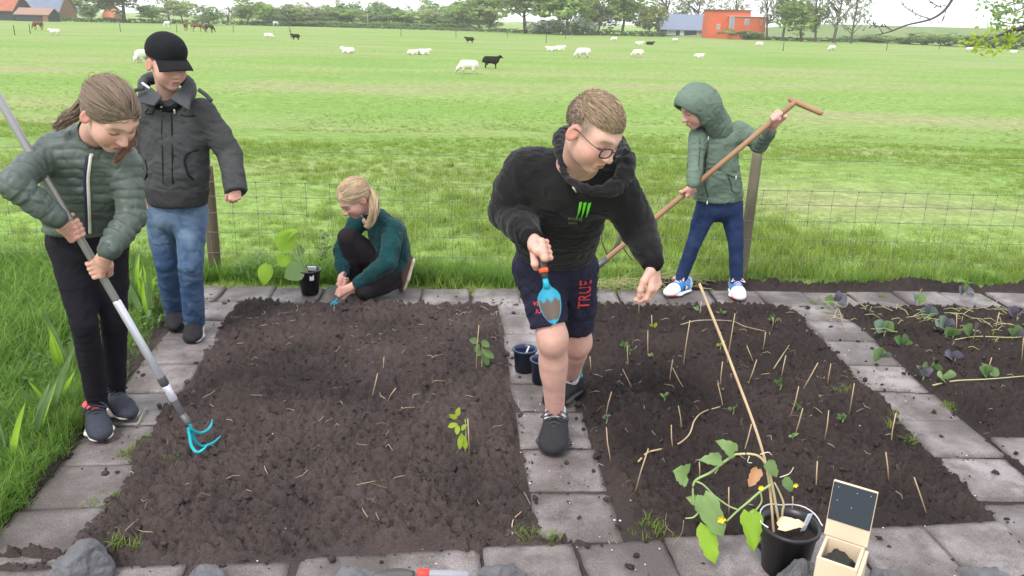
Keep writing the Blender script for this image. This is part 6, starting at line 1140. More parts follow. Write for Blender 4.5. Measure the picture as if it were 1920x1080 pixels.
def pot(name, c, r_top, r_bot, h, m, label, tilt=None, rim=.006, earth=.80, cat='plant pot', parent=None):
    o = empty(name, c, label, cat) if parent is None else parent; M = None if tilt is None else tilt
    mb = MB(); w = .0028; mb.lathe((0, 0, 0), [(.001, .004), (r_bot - .004, .004), (r_bot, 0), (r_bot + (r_top - r_bot) * .92, h * .92), (r_top + rim * .3, h * .925), (r_top + rim, h * .93), (r_top + rim, h), (r_top + rim - w, h + .001), (r_top - w, h), (r_bot + (r_top - r_bot) * .8 - w, h * .8), (r_bot - w, .010), (.001, .010)], 36, M=M); wall = obj('wall', mb.mesh('wall', [m]), o)
    if earth:
        mb = MB(); rr = r_bot + (r_top - r_bot) * earth - w; n = 20; V = [(0, 0, h * earth + .006)]; F = []
        for k in (1, 2, 3):
            for j in range(n): a = 6.283 * j / n; V.append((rr * k / 3 * math.cos(a), rr * k / 3 * math.sin(a), h * earth + .004 * math.sin(5 * a + k)))
        F += [[0, 1 + j, 1 + (j + 1) % n] for j in range(n)]
        for k in (0, 1): F += [[1 + k * n + j, 1 + (k + 1) * n + j, 1 + (k + 1) * n + (j + 1) % n, 1 + k * n + (j + 1) % n] for j in range(n)]
        V = np.array(V); V = V if M is None else V @ np.array(M).T; mb.add(V, F); obj('earth', mb.mesh('earth', [EARTH]), o)
    return o
def stem(o, pts, r0, r1=None, m=None, nm='stem', n=6):
    q = spline(pts, 6); mb = MB(); mb.tube(q, np.linspace(r0, r1 or r0, len(q)), n); return world_child(nm, mb.mesh(nm, [m or STEM]), o)
def wleaf(o, kind, *a, **k): mb = MB(); leaf(mb, *a, **k); return world_child('leaf', mb.mesh('leaf', [LF[kind]]), o)
def build_pots():
    # squash in the black pot at the back
    b = G(578, 556); o = pot('plant_pot', (b[0], b[1] + .05, .006), .070, .052, .155, PLA, 'black plastic pot with white sticker on the back path beside the kneeling girl'); y = b[1] + .05
    mb = MB(); mb.box((.030, -.0575, .118), (.013, .0015, .017), M=np.array(Matrix.Rotation(.45, 3, 'Z'))); obj('sticker', mb.mesh('sticker', [mat('white_paper', (.75, .75, .75), .7)], smooth=False), o); mb = MB(); mb.box((.012, .03, .150), (.026, .004, .014), M=np.array(Matrix.Rotation(.3, 3, 'X'))); obj('plant_label', mb.mesh('plant_label', [mat('white_paper', (.75, .75, .75))], smooth=False), o)
    p = empty('squash_plant', (b[0], y, .12), 'young squash plant with five big pale green leaves in the black sticker pot', 'plant'); r0 = V3(b[0], y, .12)
    for pts, (bs, tp, w, kd, up) in ((((566, 500), (552, 478), (545, 462)), ((547, 462, 0), (516, 444, -.02), 44, 'bright', (-.1, -.75, .65))), (((570, 495), (562, 470), (558, 452)), ((520, 455, .03), (560, 430, .02), 26, 'bright', (.3, -.6, .7))), (((560, 505), (530, 495), (512, 500)), ((503, 497, -.02), (494, 536, -.05), 30, 'bright', (-.2, -1, .2))), (((562, 503), (550, 497), (545, 495)), ((538, 483, 0), (525, 500, -.03), 34, 'bright', (-.1, -1, .5))), (((568, 505), (563, 500), (560, 502)), ((566, 505, -.05), (533, 521, -.09), 40, 'pale', (-.1, -.9, .6))), (((565, 495), (566, 480), (560, 468)), ((558, 472, .04), (572, 470, .05), 24, 'mid', (0, -.7, .7)))):
        stem(p, [r0] + [P(a, c, y) for a, c in pts], .0042, .003); bz = P(bs[0], bs[1], y + bs[2]); tz = P(tp[0], tp[1], y + tp[2]); wleaf(p, kd, bz, tz, w / 300, up, 'heart', seed=bs[0], wav=.03)
    # two blue pots on the middle path
    for px, py, lab in ((983, 703, 'dark blue plastic pot standing further back on the middle path'), (1016, 724, 'dark blue plastic pot half hidden behind the boy\'s shin')):
        b = G(px, py); o = pot('plant_pot', (b[0], b[1] + .045, .006), .055, .046, .115, BLUEP, lab, earth=.3)
        if px < 1000: mb = MB(); mb.box((.012, -.02, .115), (.004, .001, .022), M=np.array(Matrix.Rotation(.35, 3, 'Y'))); obj('plant_label', mb.mesh('plant_label', [mat('white_paper', (.75, .75, .75))], smooth=False), o)
    # yellow green bag-like leaf behind his ankle
    b = G(1078, 705); p = empty('pepper_seedling', b, 'lime green seedling behind the boy\'s rear ankle', 'plant')
    stem(p, [b, b + V3(.01, 0, .06)], .003); 
    for q in ((1078, 700, 1086, 668), (1080, 702, 1090, 685), (1072, 700, 1060, 672)): wleaf(p, 'lime', P(q[0], q[1], b[1]), P(q[2], q[3], b[1] - .02), .035, TOCAM, 'oval', seed=q[2])
    # cucumber in the big pot, front right
    c = G(1482, 983, .17); yb = c[1]; pot('plant_pot', (c[0], yb, .006), .086, .070, .165, PLA, 'large black plastic pot with a cucumber plant at the front right')
    o = empty('cucumber_plant', (c[0], yb, .13), 'cucumber plant with large limp leaves and yellow flowers trailing over the large pot', 'plant'); Y = yb + .02
    S = lambda pts, r0=.0036, r1=.0026, m=None: stem(o, [P(a, b_, Y + (d[0] if d else 0)) for a, b_, *d in pts], r0, r1, m)
    woody = mat('dry_stem', (.45, .38, .22), .8); S([(1463, 990), (1456, 955), (1449, 915), (1441, 882), (1426, 858), (1405, 851), (1378, 852)], .0046, .0034, woody); S([(1466, 985), (1467, 960), (1469, 944), (1460, 920), (1452, 905)], .004, .003, woody); S([(1378, 852), (1355, 868), (1332, 886), (1304, 901), (1299, 922), (1303, 945), (1311, 962)], .0042, .003); S([(1446, 908), (1425, 922), (1402, 942), (1385, 956), (1362, 978)], .0040, .003); S([(1304, 902), (1320, 910), (1340, 930), (1365, 948), (1384, 956)], .003, .0025); S([(1425, 917), (1428, 940), (1418, 955), (1408, 962)], .003, .0025); S([(1311, 960), (1300, 970), (1285, 972)], .003, .002); S([(1352, 862), (1345, 880), (1340, 888)], .0025, .002)
    tend = mat('tendril', (.62, .64, .45), .6); S([(1425, 852), (1440, 848), (1447, 853)], .0015, .001, tend); S([(1462, 895), (1480, 888), (1488, 876)], .0015, .001, tend); S([(1405, 855), (1402, 866), (1410, 868)], .0015, .001, tend); S([(1282, 975), (1278, 1000), (1262, 1020)], .0013, .0008, mat('dry_tendril', (.28, .20, .14), .8)); S([(1262, 1000), (1248, 985), (1250, 962)], .0013, .0008, mat('dry_tendril', (.28, .20, .14)))
    for i, (bx_, by_, tx, ty, w, kd, dy, up) in enumerate(((1288, 890, 1262, 884, 46, 'pale', -.02, (-.2, -.9, .45)), (1351, 862, 1310, 864, 26, 'pale', -.03, (0, -.7, .7)), (1376, 848, 1341, 826, 30, 'pale', -.02, (.1, -.8, .6)), (1326, 950, 1286, 932, 30, 'pale', .01, (-.2, -.7, .7)), (1319, 930, 1357, 1006, 50, 'pale', -.03, (-.3, -.9, .25)), (1323, 985, 1341, 1058, 42, 'bright', -.05, (-.35, -.9, .2)), (1404, 961, 1412, 1034, 46, 'bright', -.05, (.15, -.95, .2)), (1438, 867, 1456, 895, 27, 'mid', -.02, (.3, -.9, .3)), (1421, 880, 1404, 913, 24, 'peach', -.02, (-.2, -.9, .3)), (1469, 899, 1486, 922, 24, 'mid', -.01, (.3, -.8, .5)))):
        wleaf(o, kd, P(bx_, by_, Y), P(tx, ty, Y + dy), w / 610, up, 'lobed', cup=.25, seed=i, wav=.05, n=11)
    mb = MB(); 
    for (px, py, rr) in ((1352, 972, .014), (1426, 913, .009), (1491, 909, .008)):
        q = P(px, py, Y - .035); mb = MB()
        for k in range(5): a = k * 1.2566; d = V3(math.cos(a), -.6, math.sin(a)); leaf(mb, q, q + d * rr, rr * .9, (0, -1, .2), 'oval', n=4, m=3)
        world_child('flower', mb.mesh('flower', [mat('yellow_petal', (.85, .60, .03), .6)]), o)
    q = P(1488, 990, yb - .03); mb = MB(); leaf(mb, q + V3(-.045, 0, .004), q + V3(.04, .01, .006), .05, (0, -.5, 1), 'lobed', cup=.5, wav=.06); world_child('leaf', mb.mesh('leaf', [mat('dry_leaf', (.62, .47, .33), .8)]), o)
    mb = MB(); mb.box((c[0] + .045, yb - .01, .185), (.010, .0012, .032), M=np.array(Matrix.Rotation(.25, 3, 'Y') @ Matrix.Rotation(.5, 3, 'Z'))); obj('plant_label', mb.mesh('plant_label', [mat('label_blue', (.55, .60, .72), .5)], smooth=False), label='pale blue plant label stuck in the large front pot', cat='label')
    for q in ([(1462, 960), (1476, 975), (1484, 984), (1500, 986)], [(1488, 964), (1492, 975), (1497, 984)]): pass
    wire = MB(); rr_ = .094; a = np.linspace(-.2, 3.6, 20); wire.tube([V3(c[0] + rr_ * math.cos(t), yb + rr_ * math.sin(t), .176 + .012 * abs(math.sin(t * 2))) for t in a], .0022, 6); obj('pot_handle', wire.mesh('pot_handle', [mat('wire_white', (.6, .6, .6), .5)]), label='thin pale wire handle lying round the rim of the large pot', cat='handle')
    # bamboo cane leaning out of the pot
    mb = MB(); pts = spline([V3(c[0] - .04, yb, .10), P(1434, 862, Y + .05), P(1372, 685, Y + .22), P(1311, 531, Y + .36)], 8); mb.tube(pts, np.linspace(.0042, .0048, len(pts)), 8); co = obj('bamboo_cane', mb.mesh('bamboo_cane', [CANE]), label='long thin bamboo cane rising from the large pot across the right bed', cat='cane')
    # wooden box with raised lid
    rz = .20; A, B, C_, D = (G(1528, 1042, rz), G(1604, 1068, rz), G(1627, 1026, rz), G(1551, 1001, rz)); ctr = (A + B + C_ + D) / 4; ex = nrm((B - A) + (C_ - D)); ex = nrm(V3(ex[0], ex[1], 0)); ey = np.cross((0, 0, 1), ex); hw = np.linalg.norm(B - A) / 2; hd = .5 * np.dot((D + C_ - A - B) / 2, ey); Mb = np.stack([ex, ey, V3(0, 0, 1)], 1)
    wood = mat('pine_wood', (.66, .54, .40), .6, noise=(6, .6, 5), col2=(.55, .42, .28), stretch=(1, 1, .15), bump=(60, .15, .002)); felt = mat('roof_felt', (.042, .050, .066), .85, noise=(400, .5, 2), bump=(500, .5, .001)); o = empty('nest_box', (ctr[0], ctr[1], .004), 'small pale wooden box with felt covered lid standing open at the front right', 'wooden box')
    def bx(nm, c_, h_, m_, par=o, R=None): q = MB(); q.box(c_, h_, M=Mb if R is None else Mb @ R); w = world_child(nm, q.mesh(nm, [m_], smooth=False), par); bv_ = w.modifiers.new('bevel', 'BEVEL'); bv_.width = .0015; bv_.segments = 1; return w
    L3 = lambda x, y, z: ctr * V3(1, 1, 0) + Mb @ V3(x, y, z); t = .009; H = rz - .006
    bx('front_panel', L3(0, -hd + t / 2, H / 2 + .004), (hw, t / 2, H / 2), wood); bx('back_panel', L3(0, hd - t / 2, H / 2 + .004), (hw, t / 2, H / 2), wood)
    for s_ in (-1, 1): bx('side_panel', L3(s_ * (hw - t / 2) + (s_ > 0) * .0, 0, H / 2 + .002), (t / 2, hd - t - .0005, H / 2), wood)
    bx('floor_panel', L3(0, 0, .012), (hw - t - .001, hd - t - .001, .005), wood); bx('side_batten', L3(hw + .006, .002, H / 2 - .004), (.0055, hd + .004, H / 2 - .006), wood)
    top = P(1607, 916, np.dot(1, (C_[1] + D[1]) / 2)); hl = (top[2] - rz) / 2; R = np.array(Matrix.Rotation(-.10, 3, 'X')); lc = L3(0, hd + .006, rz + hl); lid = bx('lid', lc, (hw + .006, .005, hl), wood, R=R); fl = lc + Mb @ R @ V3(0, -.0072, hl * .30); bx('felt', fl, (hw + .004, .0020, hl * .68), felt, lid, R=R)
    for i, (a, b_) in enumerate(((-.8, .86), (.15, .8), (.82, .86), (-.75, .1), (0, -.1))): q = MB(); q.lathe(fl + Mb @ R @ V3(a * hw, -.0030, b_ * hl * .62), [(.0016, 0), (.001, .0008), (.0001, .001)], 6, M=Mb @ R @ basis((0, -1, 0))); world_child('nail', q.mesh('nail', [mat('zip_metal', (.6, .6, .58))]), lid)
    g = Sculpt(.02); rr = np.random.default_rng(3)
    for i in range(9): g.ell(L3(rr.uniform(-.6, .6) * hw, rr.uniform(-.55, .55) * hd, rz - .05 + rr.uniform(-.01, .02)), rr.uniform(.014, .024, 3))
    g.ell(L3(0, 0, rz - .07), (hw * .8, hd * .75, .02), Mb); V, F = g.build(.005); V = V + (vnormals(V, F) * (.005 * fbm(V * 60, 3))[:, None]); obj('black_filling', mesh_np('black_filling', V, F, [mat('black_plastic_wad', (.012, .014, .013), .45, spec=.5)]), label='crumpled black filling inside the small wooden box', cat='filling')
build_pots()

def build_rocks():
    st = mat('boulder', (.145, .145, .158), .8, noise=(9, 1, 8), col2=(.085, .082, .085), bump=(45, .9, .014), spec=.25)
    R = [(152, 1082, (.112, .09, .118), 0, 'large grey boulder at the bottom left corner'), (388, 1096, (.085, .07, .060), 2, 'small grey boulder left of the middle at the bottom edge'), (675, 1092, (.12, .07, .034), 3, 'flat blue grey stone at the bottom edge left of the dropped trowel'), (936, 1100, (.085, .06, .065), 4, 'pointed grey stone at the bottom edge right of the dropped trowel'), (1488, 1108, (.085, .06, .115), 5, 'rough grey boulder in front of the large black pot'), (1672, 1104, (.07, .07, .055), 6, 'low grey stone right of the wooden box'), (1860, 1098, (.13, .09, .040), 7, 'dark blue flat stone at the bottom right corner')]
    for px, py, s, k, lab in R:
        c = G(px, py); g = Sculpt(.03); r = np.random.default_rng(40 + k)
        g.ell((0, 0, .3 * s[2]), np.array(s) * (.92, .92, .7))
        for i in range(5): g.box(r.normal(0, .25, 3) * s + V3(0, 0, .35 * s[2]), np.array(s) * r.uniform(.42, .62, 3), np.array(Matrix.Rotation(r.uniform(-.5, .5), 3, 'Z') @ Matrix.Rotation(r.uniform(-.35, .35), 3, 'X')), rnd=.014)
        for i in range(9): nn = nrm(r.normal(size=3) * (1, 1, .8) + V3(0, -.2, .45)); g.cut(V3(0, 0, .25 * s[2]) + nn * np.array(s) * r.uniform(.60, .82), nn, .5)
        V, F = g.build(.0065, 1); V = V + vnormals(V, F) * (.004 * fbm(V * 14, 3, k) - .007 * np.clip(1 - np.abs(fbm(V * 9 + 3, 2, k + 3)) * 4, 0, 1) + .0035 * fbm(V * 45, 3, k, .6))[:, None]; V[:, 2] -= .012
        o = obj('boulder', mesh_np('boulder', V, F, [st]), label=lab, cat='stone'); o.location = (c[0], c[1], 0)
    # trowel lying at the bottom edge
    a, b = G(790, 1076, .03), G(885, 1079, .03); d = nrm(b - a); o = empty('dropped_trowel', a, 'grey handled trowel with red collar lying on the front slabs', 'trowel'); m = MB(); m.tube([a + d * .02, a + d * .03, a + d * .09, a + d * .14, a + d * .15], [.011, .013, .0145, .013, .008], 12); world_child('handle', m.mesh('handle', [mat('grey_grip', (.26, .26, .29), .45)]), o); m = MB(); m.tube([a - d * .012, a - d * .008, a + d * .020, a + d * .024], [.013, .017, .017, .013], 12); world_child('collar', m.mesh('collar', [mat('tool_red', (.62, .05, .035))]), o)
    m = MB(); V = []; e = a - d * .012
    for i in range(9):
        for j in range(5): q = j / 4 * 2 - 1; t = i / 8; V.append(e - d * (.01 + .13 * t) + np.cross((0, 0, 1), d) * q * .032 * math.sin(math.pi * min(.97, t * .8 + .15)) + V3(0, 0, -.012 + .010 * q * q - .01 * t))
    F = [[i * 5 + j, i * 5 + j + 1, (i + 1) * 5 + j + 1, (i + 1) * 5 + j] for i in range(8) for j in range(4)]; m.add(V, F); sl = world_child('blade', m.mesh('blade', [mat('old_steel', (.12, .115, .11))]), o); sm = sl.modifiers.new('thick', 'SOLIDIFY'); sm.thickness = .002
build_rocks()

def build_stakes():
    A = [(253, 45, 250, 130), (313, 130, 318, 210), (295, 205, 296, 325), (498, 155, 465, 385), (715, 122, 672, 390), (772, 280, 805, 360), (820, 345, 780, 460), (862, 212, 850, 290), (898, 140, 893, 195), (553, 65, 548, 125), (415, 345, 400, 460), (415, 385, 475, 495), (173, 390, 228, 505), (195, 275, 198, 380), (15, 330, 18, 405), (655, 355, 645, 470), (632, 458, 660, 590), (960, 325, 938, 430), (1115, 360, 1045, 485), (1177, 365, 1160, 470), (1290, 460, 1268, 590), (120, 500, 95, 610), (95, 672, 115, 822), (442, 568, 455, 685), (408, 660, 415, 770), (297, 775, 240, 965), (795, 655, 760, 785), (1022, 475, 980, 620), (1042, 580, 1005, 710), (1167, 590, 1145, 735), (1112, 835, 1107, 950), (543, 840, 540, 930), (685, 960, 686, 1075), (993, 1005, 990, 1060)]
    L = [(1100 + a / 2.571, 540 + b / 2.571, 1100 + c / 2.571, 540 + d / 2.571, 0) for a, b, c, d in A]; B = [(617, 757, 595, 910, 0), (568, 945, 580, 1080, 0), (910, 275, 903, 370, 1), (1115, 270, 1098, 350, 1), (1232, 395, 1222, 515, 1), (1078, 490, 1055, 580, 1)]
    L += [(1440 + a / 2.571, 480 + b / 2.571, 1440 + c / 2.571, 480 + d / 2.571, e) for a, b, c, d, e in B] + [(1714, 895, 1738, 967, 0)]; r = np.random.default_rng(9)
    S2 = [(708, 700, 697, 746, 'short pale stick leaning in the middle of the left bed'), (877, 785, 880, 850, 'marker stick beside the yellow green plant in the left bed'), (898, 610, 893, 692, 'marker stick beside the drooping plant at the left bed edge'), (720, 670, 718, 692, 'tiny pale stick in the left bed above the leaning one'), (742, 728, 728, 752, 'bent pale stick lying right of the leaning one in the left bed')]
    def one(a, b, c, d, lab, grp):
        e = GS(c, d); t = P(a, b, e[1] + r.normal(0, .015)); m = MB(); q = (e + t) / 2 + r.normal(0, .002, 3); m.tube([e - nrm(t - e) * .03, q, t], [.0022, .0024, .0022], 6); obj('marker_stick', m.mesh('marker_stick', [CANE]), label=lab, cat='stick', group=grp)
    od = ['first', 'second', 'third', 'fourth', 'fifth', 'sixth', 'seventh', 'eighth', 'ninth', 'tenth', 'eleventh', 'twelfth']; bands = [(0, 625, 'back'), (625, 700, 'middle'), (700, 765, 'near middle'), (765, 850, 'near'), (850, 1100, 'front')]
    for lo, hi, nm in bands:
        for k, (a, b, c, d, e) in enumerate(sorted([q for q in L if not q[4] and lo <= q[3] < hi], key=lambda q: q[2])): one(a, b, c, d, 'thin bamboo stick, %s from the left in the %s row of the right bed' % (od[k], nm), 'sticks in the right bed')
    for k, (a, b, c, d, e) in enumerate(sorted([q for q in L if q[4]], key=lambda q: q[2])): one(a, b, c, d, 'thin bamboo marker stick, %s from the left in the cabbage bed' % od[k], 'sticks in the cabbage bed')
    for a, b, c, d, lab in S2: one(a, b, c, d, lab, 'sticks in the left bed')
    def twig(pts, r_, lab, m=STRAW): q = spline([GS(x, y) + V3(0, 0, h) for x, y, h in pts], 6); mb = MB(); mb.tube(q, np.linspace(r_, r_ * .6, len(q)), 6); obj('dry_stem', mb.mesh('dry_stem', [m]), label=lab, cat='dry stem')
    twig([(1196, 870, .01), (1216, 856, .02), (1262, 845, .02), (1290, 828, .03), (1301, 800, .03), (1318, 780, .02), (1352, 766, .01)], .0042, 'long bent dry vine stem lying across the front of the right bed', CANE); twig([(1276, 612, .01), (1310, 610, .03), (1370, 608, .02), (1395, 618, .02), (1434, 624, .01)], .003, 'straight pale dry stem lying across the back of the right bed'); twig([(1748, 726, .01), (1790, 721, .02), (1850, 718, .02), (1920, 712, .02)], .0036, 'long pale green stem lying in the front of the cabbage bed', mat('dry_green_stem', (.42, .42, .20), .8)); twig([(1790, 640, .01), (1830, 637, .02), (1895, 639, .02), (1935, 636, .02)], .003, 'pale stem lying in the middle of the cabbage bed', mat('dry_green_stem', (.42, .42, .20))); twig([(1562, 600, .01), (1570, 590, .04), (1578, 612, .03), (1592, 632, .01)], .003, 'curled pale stem at the back corner of the cabbage bed'); twig([(1450, 695, .01), (1463, 680, .03), (1478, 660, .04)], .003, 'short curved dry stem near the right path'); twig([(258, 800, .01), (268, 790, .03), (276, 772, .03)], .003, 'dry twig on the soil beside the quilted jacket girl\'s shoe'); twig([(360, 600, 0), (380, 570, .02), (360, 545, .01)], .002, 'thin curved twig on the back left slabs')
    twig([(690, 975, .01), (682, 965, .015), (680, 955, .01)], .002, 'short pale straw near the front of the left bed'); twig([(962, 1018, .0), (961, 985, .015), (978, 968, .02)], .0026, 'forked dry twig at the front corner of the left bed', CANE)
    # leaning branch at the fence behind the boy
    mb = MB(); q = spline([G(1120, 498), P(1150, 470, 5.02), P(1166, 440, 5.05), P(1190, 415, 5.05), P(1205, 405, 5.05)], 5); mb.tube(q, np.linspace(.016, .008, len(q)), 8)
    for pts in ([(1160, 455), (1172, 470), (1185, 488)], [(1140, 480), (1128, 450), (1132, 420)], [(1165, 442), (1150, 420), (1148, 400)]): q = spline([P(a, b, 5.04) for a, b in pts], 4); mb.tube(q, np.linspace(.007, .003, len(q)), 6)
    obj('dead_branch', mb.mesh('dead_branch', [BARK]), label='dead forked branch leaning on the fence behind the boy in black', cat='branch')
build_stakes()

def build_plants():
    r = np.random.default_rng(17)
    def seed(name, px, py, lab, leaves, h=.05, kd='mid', grp=None):
        b = GS(px, py); o = empty(name, b, lab, 'plant', grp); stem(o, [b - V3(0, 0, .01), b + V3(.003, 0, h * .5), b + V3(0, 0, h)], .0028, .002)
        for i, (bx_, by_, tx, ty, w, *k) in enumerate(leaves): wleaf(o, k[0] if k else kd, P(bx_, by_, b[1]), P(tx, ty, b[1] - .02 + r.normal(0, .015)), w, TOCAM + r.normal(0, .25, 3), 'oval', seed=i + int(px), n=7, m=5, wav=.03)
        return o
    seed('pepper_seedling', 903, 688, 'drooping green seedling at the right edge of the left bed', [(898, 640, 880, 637, .032), (903, 640, 918, 650, .034), (905, 655, 926, 672, .036), (900, 655, 895, 668, .03), (906, 662, 915, 685, .032), (898, 645, 890, 660, .028)], .12)
    seed('pepper_seedling', 872, 842, 'upright yellow green seedling in the left bed', [(857, 780, 862, 764, .021, 'lime'), (857, 782, 842, 778, .021, 'lime'), (858, 795, 840, 800, .021, 'lime'), (858, 797, 857, 815, .021, 'lime'), (864, 806, 876, 797, .02, 'lime'), (866, 812, 862, 842, .024, 'lime'), (869, 816, 874, 842, .023, 'lime')], .13)
    b = GS(872, 842); 
    small = [(1137, 790, 'blue', 'flat green'), (1245, 752, 'pale', 'star shaped pale'), (1374, 775, 'mid', 'round green'), (1494, 770, 'mid', 'tall leafy'), (1579, 792, 'mid', 'spreading green'), (1310, 590, 'pale', 'pale rounded'), (1352, 595, 'mid', 'thin grassy'), (1170, 655, 'mid', 'tall grassy'), (1180, 665, 'mid', 'grassy'), (1222, 678, 'pale', 'tiny pale'), (1225, 622, 'lime', 'tiny lime'), (1452, 610, 'mid', 'feathery'), (1485, 825, 'pale', 'tiny whitish'), (1463, 728, 'mid', 'slim'), (1350, 655, 'lime', 'small lime')]
    places = ['at the left end of the right bed', 'left of the long cane', 'right beside the long cane', 'with two leaves near the right path', 'at the right side of the front rows', 'near the far end of the right bed', 'near the top of the long cane', 'behind the boy\'s hand', 'below the grassy one', 'under a tall stick', 'beside the back slabs', 'beside the far end of the right path', 'near the front right rows', 'under a curved stem', 'in the middle of the cane rows']
    for i, (px, py, kd, nm) in enumerate(small):
        ls = []; n = 4 + i % 3
        for k in range(n): a = r.uniform(0, 6.28); L = r.uniform(7, 14); ls.append((px, py - 8, px + L * math.cos(a), py - 8 + .55 * L * math.sin(a) - 5, r.uniform(.010, .02), kd))
        seed('vegetable_seedling', px, py, nm + ' seedling ' + places[i], ls, .03, kd, 'seedlings in the right bed')
    cab = [(560, 380, 'blue', 3), (650, 460, 'mid', 3), (550, 515, 'blue', 2), (770, 310, 'blue', 3), (850, 370, 'blue', 4), (885, 410, 'mid', 2), (785, 570, 'mid', 3), (895, 520, 'purple', 2), (325, 245, 'purple', 3), (715, 245, 'blue', 2), (945, 205, 'purple', 3), (1195, 310, 'purple', 3), (990, 395, 'purple', 2), (745, 600, 'blue', 2), (1190, 410, 'mid', 3), (1065, 600, 'mid', 3), (855, 620, 'pale', 2)]
    pl = ['tall one nearest the far path bend', 'yellowing one in the middle left', 'small one close to the right path', 'one in the second row', 'big one in the middle of the bed', 'small green one in the middle', 'dark one in the front left', 'violet one in the front middle', 'violet one at the back left corner', 'little one right behind the tall one', 'violet one at the back edge', 'violet one at the right edge', 'violet scrap in the middle right', 'tiny one at the front left', 'green one at the far right', 'upright one in the front right', 'pale one beside the long stem']
    for i, (zx, zy, kd, n) in enumerate(cab):
        px, py = 1440 + zx / 2.571, 480 + zy / 2.571; ls = []
        for k in range(n): a = math.pi * (k + .5) / n + r.normal(0, .25); L = r.uniform(14, 24); ls.append((px + 3 * math.cos(a), py - 10, px + L * math.cos(a), py - 12 - .9 * L * math.sin(a), r.uniform(.05, .085), kd if r.random() < .7 else ('mid' if r.random() < .5 else 'purple')))
        seed('cabbage_plant', px, py, 'cabbage plant, ' + pl[i], ls, .05, kd, 'cabbages in the far right bed')
    # iris-like leaves at the left path
    fan = [(62, 835, 6, 1.0, 'broad bladed plant at the left edge near the bottom'), (95, 785, 6, 1.1, 'broad bladed plant with brown stalk beside the left path'), (22, 880, 5, 1.1, 'broad bladed plant cut by the left picture edge'), (128, 705, 5, 1.2, 'broad bladed plant left of the girl\'s black trousers'), (262, 592, 7, 1.35, 'tall bladed plant between the girl and the boy in the cap'), (283, 602, 6, 1.2, 'bladed plant close to the cap boy\'s rear shoe'), (298, 594, 5, 1.0, 'short bladed plant at the path beside the jeans')]
    for px, py, n, s, lab in fan:
        b = G(px, py, -.02); o = empty('bladed_plant', b, lab, 'plant', 'bladed plants at the left path')
        for k in range(n):
            a = r.uniform(-1.1, 1.1); h = r.uniform(.16, .30) * s; t = b + V3(h * .6 * math.sin(a), r.normal(0, .05), h); q0 = b + V3(.02 * math.sin(a), r.normal(0, .012), 0); wleaf(o, 'mid' if k % 3 else 'bright', q0, t, r.uniform(.022, .036) * s, (math.cos(a) * -.2, -1, .25), 'blade', cup=.5, droop=.18 * (1 if a > 0 else -1) * .6, n=9, m=4, seed=k)
        if 'stalk' in lab or 'short' in lab or 'tall' in lab:
            for k in range(3): m = MB(); q = b + V3(r.normal(0, .03), r.normal(0, .02), 0); m.tube([q, q + V3(r.normal(0, .015), 0, .07), q + V3(r.normal(0, .02), 0, .12)], [.006, .005, .003], 6); world_child('stalk', m.mesh('stalk', [mat('brown_stalk', (.16, .10, .075), .9)]), o)
    # weeds by the fence
    for i, (px, py, h, lab) in enumerate(((600, 515, .34, 'tall leafy weed at the fence right of the squash plant'), (612, 500, .30, 'slim weed close to the kneeling girl'), (472, 520, .20, 'low weed with yellowish leaves left of the squash plant'), (455, 525, .16, 'small yellowish weed near the cap boy\'s jeans'), (1010, 520, .12, 'low weed at the path between fence and boy'), (860, 515, .14, 'low weed behind the middle of the back path'))):
        b = G(px, py, -.03); o = empty('weed', b, lab, 'plant', 'weeds along the fence')
        for k in range(3):
            q = b + V3(r.normal(0, .02), r.normal(0, .02), 0); t = q + V3(r.normal(0, .04), r.normal(0, .03), h * r.uniform(.7, 1)); stem(o, [q, (q + t) / 2 + r.normal(0, .01, 3), t], .0025, .0015)
            for j in range(7): f = (j + 1) / 7.5; p = q + (t - q) * f; a = j * 2.4; d = V3(math.cos(a), math.sin(a), .35); wleaf(o, 'dark' if i < 2 else 'mid', p, p + d * .06 * (1.2 - f * .5), .022, (0, 0, 1), 'oval', n=5, m=3, seed=j)
build_plants()

